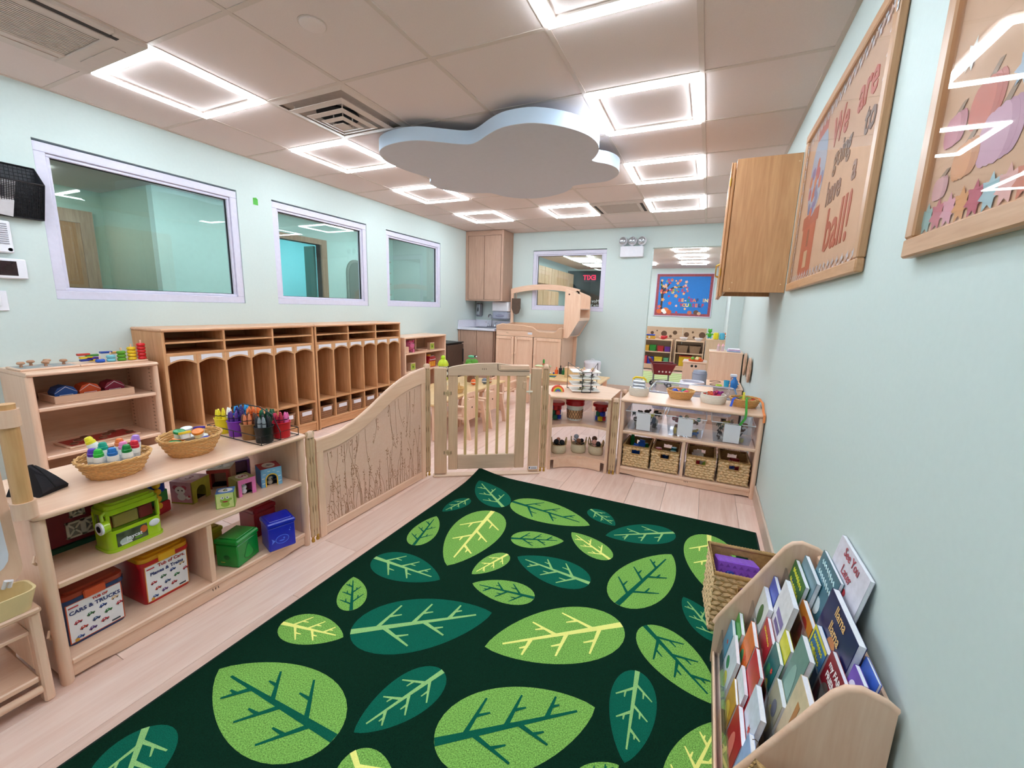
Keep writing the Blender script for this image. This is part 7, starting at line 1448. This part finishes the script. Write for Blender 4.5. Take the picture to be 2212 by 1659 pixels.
pc = thing('play_cupboard', 'low wooden play cupboard with oval hand slots', 'cupboard', (-.095, 4.88, 0))
B('cupboard_body', M_mapz, pc, 0, .29, 0, .3, 0, .565, b=.004); B('cupboard_top', M_mapx, pc, -.008, .298, -.008, .3, .565, .585, b=.004)
for x in (.115, .165): MB().cyl((x, -.002, .525), .017, .003, 14, ax='y', M=Matrix.Translation((0, 0, 0))).build('hand_slot', mat('slot_black', '1a1412', .8), pc)
fd = thing('food_tray', 'orange tray of toy fruit on the play cupboard', 'tray', (.06, 5.0, .5855)); MB().lathe([(.0001, 0), (.09, 0), (.1, .02), (.096, .02), (.086, .005), (.0001, .005)], 22, cap=False).build('tray_dish', mat('tray_orange', 'e8622a', .4), fd, 40); MB().tube([(.098*math.cos(a), .098*math.sin(a), .02) for a in [2*PI*i/22 for i in range(22)]], .004, 5, closed=True).build('tray_rim', mat('tray_orange', 'e8622a'), fd, 60)
for i, (hx, nm) in enumerate((('e8722a', 'orange'), ('e8b83a', 'yellow'), ('c8242a', 'red'), ('6ab83a', 'green'), ('f0d89a', 'cream'))):
    a = 2*PI*i/5; f_ = thing('toy_fruit', '%s toy fruit on the orange tray' % nm, 'toy fruit', (.06+.05*math.cos(a), 5.0+.05*math.sin(a), .5915), 0, 'toy fruit on the tray'); MB().ball((0, 0, .026), .026, 12, 8, (1, 1, .95)).build('fruit', mat('fruit_'+hx, hx, .4), f_, 60); MB().cyl((0, 0, .048), .003, .014, 6).build('stalk', mat('stalk_green', '3f7a2a', .6), f_)
wbk = thing('rope_hamper', 'white rope hamper standing beside the play stove', 'hamper', (.055, 4.27, 0)); mb = MB()
for j in range(14): mb.tube([(.13*math.cos(a), .13*math.sin(a), .016+.029*j) for a in [2*PI*i/28 for i in range(28)]], .0165, 6, closed=True)
mb.build('coiled_wall', mat('hamper_white', 'e6e2ee', .8, .04, 120), wbk, 60); MB().lathe([(.0001, .002), (.125, .002)], 28, cap=False).build('base', mat('hamper_white', 'e6e2ee'), wbk); MB().tube([(-.03, -.135, .38), (0, -.165, .4), (.03, -.135, .38)], .008, 6).build('handle', wood('hamper_handle', 'a87850', '8a5c3a', 'z'), wbk, 60)
so = thing('grey_pouf', 'pale grey round pouf behind the rope hamper', 'pouf', (.13, 4.66, 0)); MB().lathe([(.07, 0), (.085, .02), (.09, .46), (.075, .5), (.0001, .51)], 24).build('pouf_body', mat('pouf_grey', '9ea3b4', .8, .05, 90), so, 50); MB().tube([(.09*math.cos(a), .09*math.sin(a), .46) for a in [2*PI*i/24 for i in range(24)]], .004, 5, closed=True).build('piping', mat('pouf_pipe', '8b90a2', .8), so, 60)
# ================================================================ shopping cart in the doorway
cr_ = thing('toy_cart', 'dark red toy shopping cart with slotted basket in the doorway', 'toy cart', (-.46, 6.0, 0), .25); M_cart = mat('cart_red', '7c1420', .35, .05)
b0 = [(-.13, -.09), (.13, -.09), (.13, .11), (-.13, .11)]; b1 = [(-.17, -.12), (.2, -.12), (.2, .14), (-.17, .14)]
MB().add([(x, y, .22) for x, y in b0]+[(x, y, .4) for x, y in b1], [(0, 3, 2, 1)]+[(i, (i+1) % 4, 4+(i+1) % 4, 4+i) for i in range(4)]).build('basket', M_cart, cr_); MB().tube([(x, y, .4) for x, y in b1], .014, 8, closed=True).build('basket_rim', M_cart, cr_, 60)
MB().tube([(-.17, -.12, .4), (-.2, -.12, .48), (-.2, .14, .48), (-.17, .14, .4)], .014, 8).build('push_handle', M_cart, cr_, 60)
sl = []
for k in range(4): sl.append(('f0dcd8', ell(-.075+k*.055, .055, .014, .016, 10)))
decal(cr_, face((.02, -.102, .22), 0, .165), sl, 'slot_hearts', z0=.001)
for a in ((-.13, .13, -.09, -.07), (-.13, .13, .09, .11)): B('chassis_bar', mat('cart_grey', '8f8a84', .4), cr_, *a, .09, .11, b=.004)
for x in (-.12, .12): B('chassis_post', mat('cart_grey', '8f8a84'), cr_, x-.012, x+.012, .0, .024, .1, .22, b=.003); B('axle_bar', mat('cart_grey', '8f8a84'), cr_, x-.008, x+.008, -.09, .11, .07, .09, b=.002)
for x in (-.12, .12):
    for y in (-.095, .105): MB().cyl((x, y, .045), .045, .02, 18, ax='y').build('wheel', M_black, cr_, 40); MB().cyl((x, y-.002, .045), .018, .024, 12, ax='y').build('hub', M_white, cr_, 40)
rg = thing('green_rug', 'pale green striped rug on the floor of the next room', 'rug', (-1.2, 6.3, 0)); MB().box(0, 1.7, 0, 1.5, .001, .009, b=.002).build('rug_pile', carpet('rug_lime', 'cdd6a0', .2), rg)
for k in range(6): MB().box(.02, 1.68, .1+k*.24, .2+k*.24, .009, .0096).build('stripe', carpet('rug_stripe', 'aebd7e', .2), rg)
# ================================================================ open shelves with hole panels in the next room
def room_shelf(loc, w, label):
    t = thing('display_shelf', label, 'shelf', loc, 0)
    for x in (0, w-.02): B('side_panel', M_mapz, t, x, x+.02, 0, .32, 0, .638, b=.002)
    for z in (.66, .4, .12): B('shelf_board', M_mapx, t, 0 if z > .6 else .02, w if z > .6 else w-.02, 0, .32, z-.02, z, b=.002)
    B('kick_plate', M_mapx, t, .02, w-.02, .01, .03, .02, .1, b=.001); return t
room_shelf((-1.12, 8.15, 0), .64, 'low display shelf with coloured boxes in the next room'); room_shelf((-.42, 8.15, 0), .56, 'low display shelf with brown baskets in the next room')
def hole_panel(x0, x1, holes, label):
    t = thing('hole_panel', label, 'panel', (0, 8.492, .0), 0); M_ply = wood('plywood', 'dcbfa2', 'cda98c', 'x'); B('panel_board', M_ply, t, x0, x1, 0, .016, 0.0, .92, b=.002)
    for (x, z, r) in holes: MB().cyl((x, -.0012, z), r, .002, 22, ax='y').build('round_hole', mat('hole_dark', '6a4f3c', .8), t)
    B('foot', M_ply, t, x0, x0+.04, -.0, .12, 0, .03, b=0) if False else None
hole_panel(-1.12, -.315, ((-.94, .78, .035), (-.69, .773, .062), (-.552, .72, .03), (-.466, .802, .045), (-.84, .83, .015)), 'plywood panel with round holes behind the coloured boxes'); hole_panel(-.31, .16, ((-.231, .773, .052), (-.109, .828, .022), (-.08, .72, .026), (.079, .774, .065)), 'plywood panel with round holes behind the brown baskets')
cbn = thing('play_cabinet', 'plain wooden cabinet with plush toys in the next room', 'cabinet', (.165, 8.12, 0)); B('cabinet_body', M_mapz, cbn, 0, .385, 0, .38, 0, .7, b=.004); B('cabinet_top', M_mapx, cbn, -.005, .39, -.008, .38, .7, .72, b=.004)
GB = 'boxes on the display shelf'
for (x, z, w_, h_, hx, nm) in ((-1.0, .4005, .1, .12, 'e0a83a', 'amber'), (-.87, .4005, .13, .13, '2f8a34', 'green'), (-.71, .4005, .12, .12, 'b8202c', 'red'), (-.57, .4005, .11, .11, '6a2f9a', 'purple'), (-1.02, .1205, .1, .17, 'c83a4a', 'rose'), (-.9, .1205, .12, .15, '2a3ab0', 'blue'), (-.74, .1205, .16, .16, 'e0c03a', 'yellow'), (-.58, .1205, .1, .15, '5aa07a', 'sage')):
    o = thing('coloured_box', '%s box on the display shelf of the next room' % nm, 'box', (x, 8.2, z), 0, GB); m = mat('cbox_'+hx, hx, .35); MB().box(-w_/2, w_/2, 0, .12, 0, h_*.8, b=.004).build('box_body', m, o); MB().box(-w_/2-.004, w_/2+.004, -.004, .124, h_*.8, h_, b=.004).build('lid', m, o)
for x in (-.27, -.03):
    o = thing('brown_bin', 'brown woven bin on the second display shelf', 'basket', (x, 8.18, .4005), 0, 'brown bins of the next room'); m = mat('bin_brown', '9a745e', .7, .2, 80)
    MB().add([(-.085, .02, 0), (.085, .02, 0), (.085, .24, 0), (-.085, .24, 0), (-.11, 0, .155), (.11, 0, .155), (.11, .26, .155), (-.11, .26, .155)], [(0, 3, 2, 1)]+[(i, (i+1) % 4, 4+(i+1) % 4, 4+i) for i in range(4)]).build('bin_wall', m, o); MB().tube([(-.11, 0, .155), (.11, 0, .155), (.11, .26, .155), (-.11, .26, .155)], .007, 6, closed=True).build('bin_rim', m, o, 60)
o = thing('yellow_crate', 'yellow crate on the bottom of the second display shelf', 'crate', (-.2, 8.18, .1205)); MB().box(-.12, .12, 0, .22, 0, .2, b=.006).build('crate_body', mat('crate_yellow', 'dcae1e', .4), o); MB().box(-.125, .125, -.005, .225, .2, .225, b=.005).build('crate_lid', mat('crate_red', 'a8382a', .4), o)
o = thing('toy_garage', 'yellow toy garage with a blue roof on the display shelf', 'toy', (-.93, 8.24, .6605)); MB().box(-.09, .09, -.04, .06, 0, .07, b=.006).build('garage_body', mat('garage_yellow', 'e4a83a', .4), o); MB().box(-.1, .08, -.05, .07, .07, .095, b=.005).build('roof', mat('garage_blue', '2a4ab8', .4), o); MB().cyl((-.03, -.043, .035), .022, .004, 12, ax='y').build('porthole', M_white, o)
o = thing('red_toy_heap', 'red soft toy lying on the display shelf', 'toy', (-.68, 8.24, .6605)); MB().ball((0, 0, .04), .05, 12, 8, (1.4, .8, .8)).build('body', mat('heap_red', 'c8242c', .6), o, 60); MB().ball((.06, 0, .055), .032, 12, 8).build('head', mat('heap_red', 'c8242c'), o, 60); MB().ball((-.06, -.01, .035), .03, 10, 6).build('paw', mat('heap_peach', 'e8a88a', .6), o, 60)
for x, nm in ((-.27, 'left bowl'), (.02, 'right bowl')):
    o = thing('white_bowl', 'white bowl of pink toys on the second display shelf' if x < -.1 else 'cream bowl of red toys on the second display shelf', 'bowl', (x, 8.26, .6605)); MB().lathe([(.04, 0), (.055, .01), (.08, .06), (.077, .06), (.05, .012), (.0001, .01)], 20).build('bowl_wall', M_white, o, 40); MB().tube([(.079*math.cos(a), .079*math.sin(a), .06) for a in [2*PI*i/20 for i in range(20)]], .004, 5, closed=True).build('bowl_rim', M_white, o, 60)
    for k in range(3): toybit('toy_ball', (x+.03*math.cos(k*2.1), 8.26+.03*math.sin(k*2.1), .675), (.024,), ('e09ab0', 'c83a5a', 'e8c0c8') [k] if x < -.1 else ('c8242c', 'e8c86a', 'd8443a')[k], (0, 0, k), ('%s toy ball in the white bowl of the next room' % ('pale pink', 'berry', 'blush')[k]) if x < -.1 else ('%s toy ball in the cream bowl of the next room' % ('red', 'sand', 'scarlet')[k]), 'toy balls in the far bowls')
def plush(loc, hx, hx2, nm, s=1.0):
    o = thing('plush_toy', nm, 'plush toy', loc, 0, 'plush toys on the cabinet'); o.scale = (s, s, s); m = mat('plush_'+hx, hx, .9, .1, 90); MB().ball((0, 0, .075), .045, 12, 8, (1, .8, 1.3)).build('body', m, o, 60); MB().ball((0, -.005, .175), .045, 12, 8).build('head', m, o, 60)
    for s_ in (-1, 1): MB().ball((s_*.03, 0, .215), .014, 8, 6).build('ear', m, o, 60); MB().tube([(s_*.04, 0, .11), (s_*.08, -.01, .09)], .014, 8).build('arm', m, o, 60); MB().tube([(s_*.02, -.02, .03), (s_*.03, -.05, .014)], .0135, 8).build('leg', mat('plush_'+hx2, hx2, .9), o, 60)
plush((.222, 8.38, .7205), '4fae34', '2a9ab0', 'green plush monster on the far cabinet', .9); plush((.37, 8.38, .7205), 'a8aab4', '8a8c98', 'grey plush animal behind the cups', .6); plush((.495, 8.38, .7205), 'd86a2a', '2a1a14', 'orange striped plush tiger on the far cabinet', .6)
for (x, hx, nm) in ((.34, 'e8d21e', 'yellow'), (.45, '5ab4d8', 'sky blue')):
    o = thing('lidded_cup', '%s rounded cup with lid before the plush toys' % nm, 'cup', (x, 8.19, .7205), 0, 'cups before the plush toys'); m = mat('lcup_'+hx, hx, .35); MB().lathe([(.04, 0), (.05, .01), (.052, .1), (.045, .12)], 18).build('cup_body', m, o, 40); MB().lathe([(.046, .12), (.04, .135), (.0001, .138)], 18).build('cup_lid', m, o, 40)
# ================================================================ far wall: autumn board, dark storefront with modelled sign reflection, wall cabinets
ab = thing('autumn_board', 'blue bulletin board with autumn tree and leaf slogan', 'bulletin board', (-1.295, 11.778, 1.14)); W2, H2 = 1.485, 1.17
B('blue_paper', mat('paper_blue', '1f78c8', .6, .03), ab, .07, W2-.07, -.02, -.004, .07, H2-.07, b=0)
for a in ((0, W2, 0, .07), (0, W2, H2-.07, H2), (0, .07, .07, H2-.07), (W2-.07, W2, .07, H2-.07)): B('red_border', mat('border_red', '9a4650', .6, .2, 30), ab, a[0], a[1], -.022, -.004, a[2], a[3], b=0)
for a in ((-.02, W2+.02, -.02, 0), (-.02, W2+.02, H2, H2+.02), (-.02, 0, 0, H2), (W2, W2+.02, 0, H2)): B('metal_frame', M_alu, ab, a[0], a[1], -.03, -.004, a[2], a[3], b=.003)
it = [('3a2620', [(.09, .06), (.24, .06), (.2, .25), (.21, .6), (.5, .78), (.8, .8), (.8, .83), (.48, .82), (.24, .7), (.4, .95), (.37, .96), (.2, .75), (.13, 1.0), (.1, 1.0), (.14, .6), (.15, .3)])]
lf = ('e8a05a', 'c8384a', '8aa04a', 'f0b878', 'd8604a', 'eab0a0', 'b83a6a')
rn3 = random.Random(4)
for k in range(46): it.append((lf[k % 7], star(.1+rn3.random()*.75, .62+rn3.random()*.4, .03+.025*rn3.random(), 5, .55, k)))
for (x, z, k) in ((.55, .56, 0), (.75, .62, 3), (.4, .35, 4), (.58, .28, 5), (.9, .52, 6), (.36, .55, 6), (.82, .2, 3), (.6, .1, 1), (.12, .25, 4), (.2, .45, 0)): it.append((lf[k], star(x, z, .06 if k in (0, 4) else .04, 5, .6, k)))
for (x, z, r, hx) in ((.13, .12, .08, 'd8642e'), (.3, .15, .09, 'e07a3a'), (.4, .1, .07, 'c8582a'), (.24, .14, .06, 'f2f0ea'), (.28, .09, .05, 'f2f0ea'), (.95, .1, .06, 'c86a4a'), (1.12, .11, .07, '6a4a3a'), (1.2, .08, .05, 'd8a88a')): it.append((hx, ell(x, z, r, r*.9, 16)))
decal(ab, face((0, -.0205, 0)), it, 'paper_cutouts')
def rainbow_text(s_, x, z, sz):
    cc = ('c8384a', 'e8a05a', 'f2e0a0', '3a8a4a', 'b83a6a', 'e87a4a', '2a3a6a')
    for i, ch_ in enumerate(s_):
        if ch_ != ' ': text(ch_, sz, mat('print_'+cc[i % 7], cc[i % 7]), ab, face((x+i*sz*.62, -.0235, z)), 'cut_out_letter', depth=.004, bold=.006)
rainbow_text('BE-LEAF IN', .66, .44, .125); rainbow_text('YOURSELF', .71, .3, .13)
sf = thing('dark_storefront', 'dark night storefront glass with mirrored red exit sign', 'shop window', (-4.0, 11.778, .9))
B('glass_pane', mat('night_glass', '20303a', .06, .1, 3), sf, .05, 1.55, -.02, -.004, 0, 1.52, b=0); B('lower_glass', mat('night_glass2', '1a2026', .08, .1, 3), sf, .05, 1.55, -.022, -.0201, 0, .9, b=0)
for a in ((0, .05, 0, 1.52), (1.55, 1.6, 0, 1.52)): B('mullion', mat('mullion_dark', '3a4048', .4), sf, a[0], a[1], -.04, -.004, a[2], a[3], b=.002)
MB().box(.53, .88, -.027, -.0225, 1.18, 1.42).build('sign_plate', mat('sign_back', '3a3440', .5), sf)  # reflection of an exit sign modelled on the glass as plate and letters
m_ex = mat('exit_red', 'f0245a', .4, .02, emit=.5)
text('EXIT', .2, m_ex, sf, face((.7, -.029, 1.31)), 'mirrored_sign_letters', flip=True, bold=.006)  # letters of the reflected sign, given a glow of their own
text('Mov', .14, M_white, sf, face((.93, -.0235, .60)), 'mirrored_script', flip=True); text('the V', .12, M_white, sf, face((.9, -.0235, .47)), 'mirrored_script', flip=True)
for k in range(7):
    y = 8.0+k*.5; t = thing('wall_unit', ('pale oak wall cabinet %s in the next room' % ('nearest the back window', 'second from the back window', 'third from the back window', 'fourth from the back window', 'third from the storefront', 'second from the storefront', 'nearest the dark storefront')[k]), 'cabinet', (-4.078, y, 1.86), 0, 'row of wall cabinets in the next room'); mz_ = wood('unit_oak', 'd9b08e', 'c3946f', 'z', .45, 2); B('cabinet_body', mz_, t, 0, .33, .004, .492, 0, .43, b=.003)
    for s_ in (0, 1): dr = B('cabinet_door', mz_, t, .331, .348, .008+s_*.243, .245+s_*.243, .005, .425, b=.003)
for k in range(3):
    t = thing('tall_unit', ('pale oak cupboard %s under the wall cabinets' % ('nearest the back window', 'in the middle', 'farthest from the back window')[k]), 'cupboard', (-4.078, 8.1+k*.62, 0), 0, 'oak cupboards of the next room'); mz_ = wood('unit_oak', 'd9b08e', 'c3946f', 'z'); B('cupboard_body', mz_, t, 0, .4, .004, .612, 0, 1.7, b=.003)
    for s_ in (0, 1): B('cupboard_door', mz_, t, .401, .418, .01+s_*.3, .305+s_*.3, .02, 1.68, b=.003)
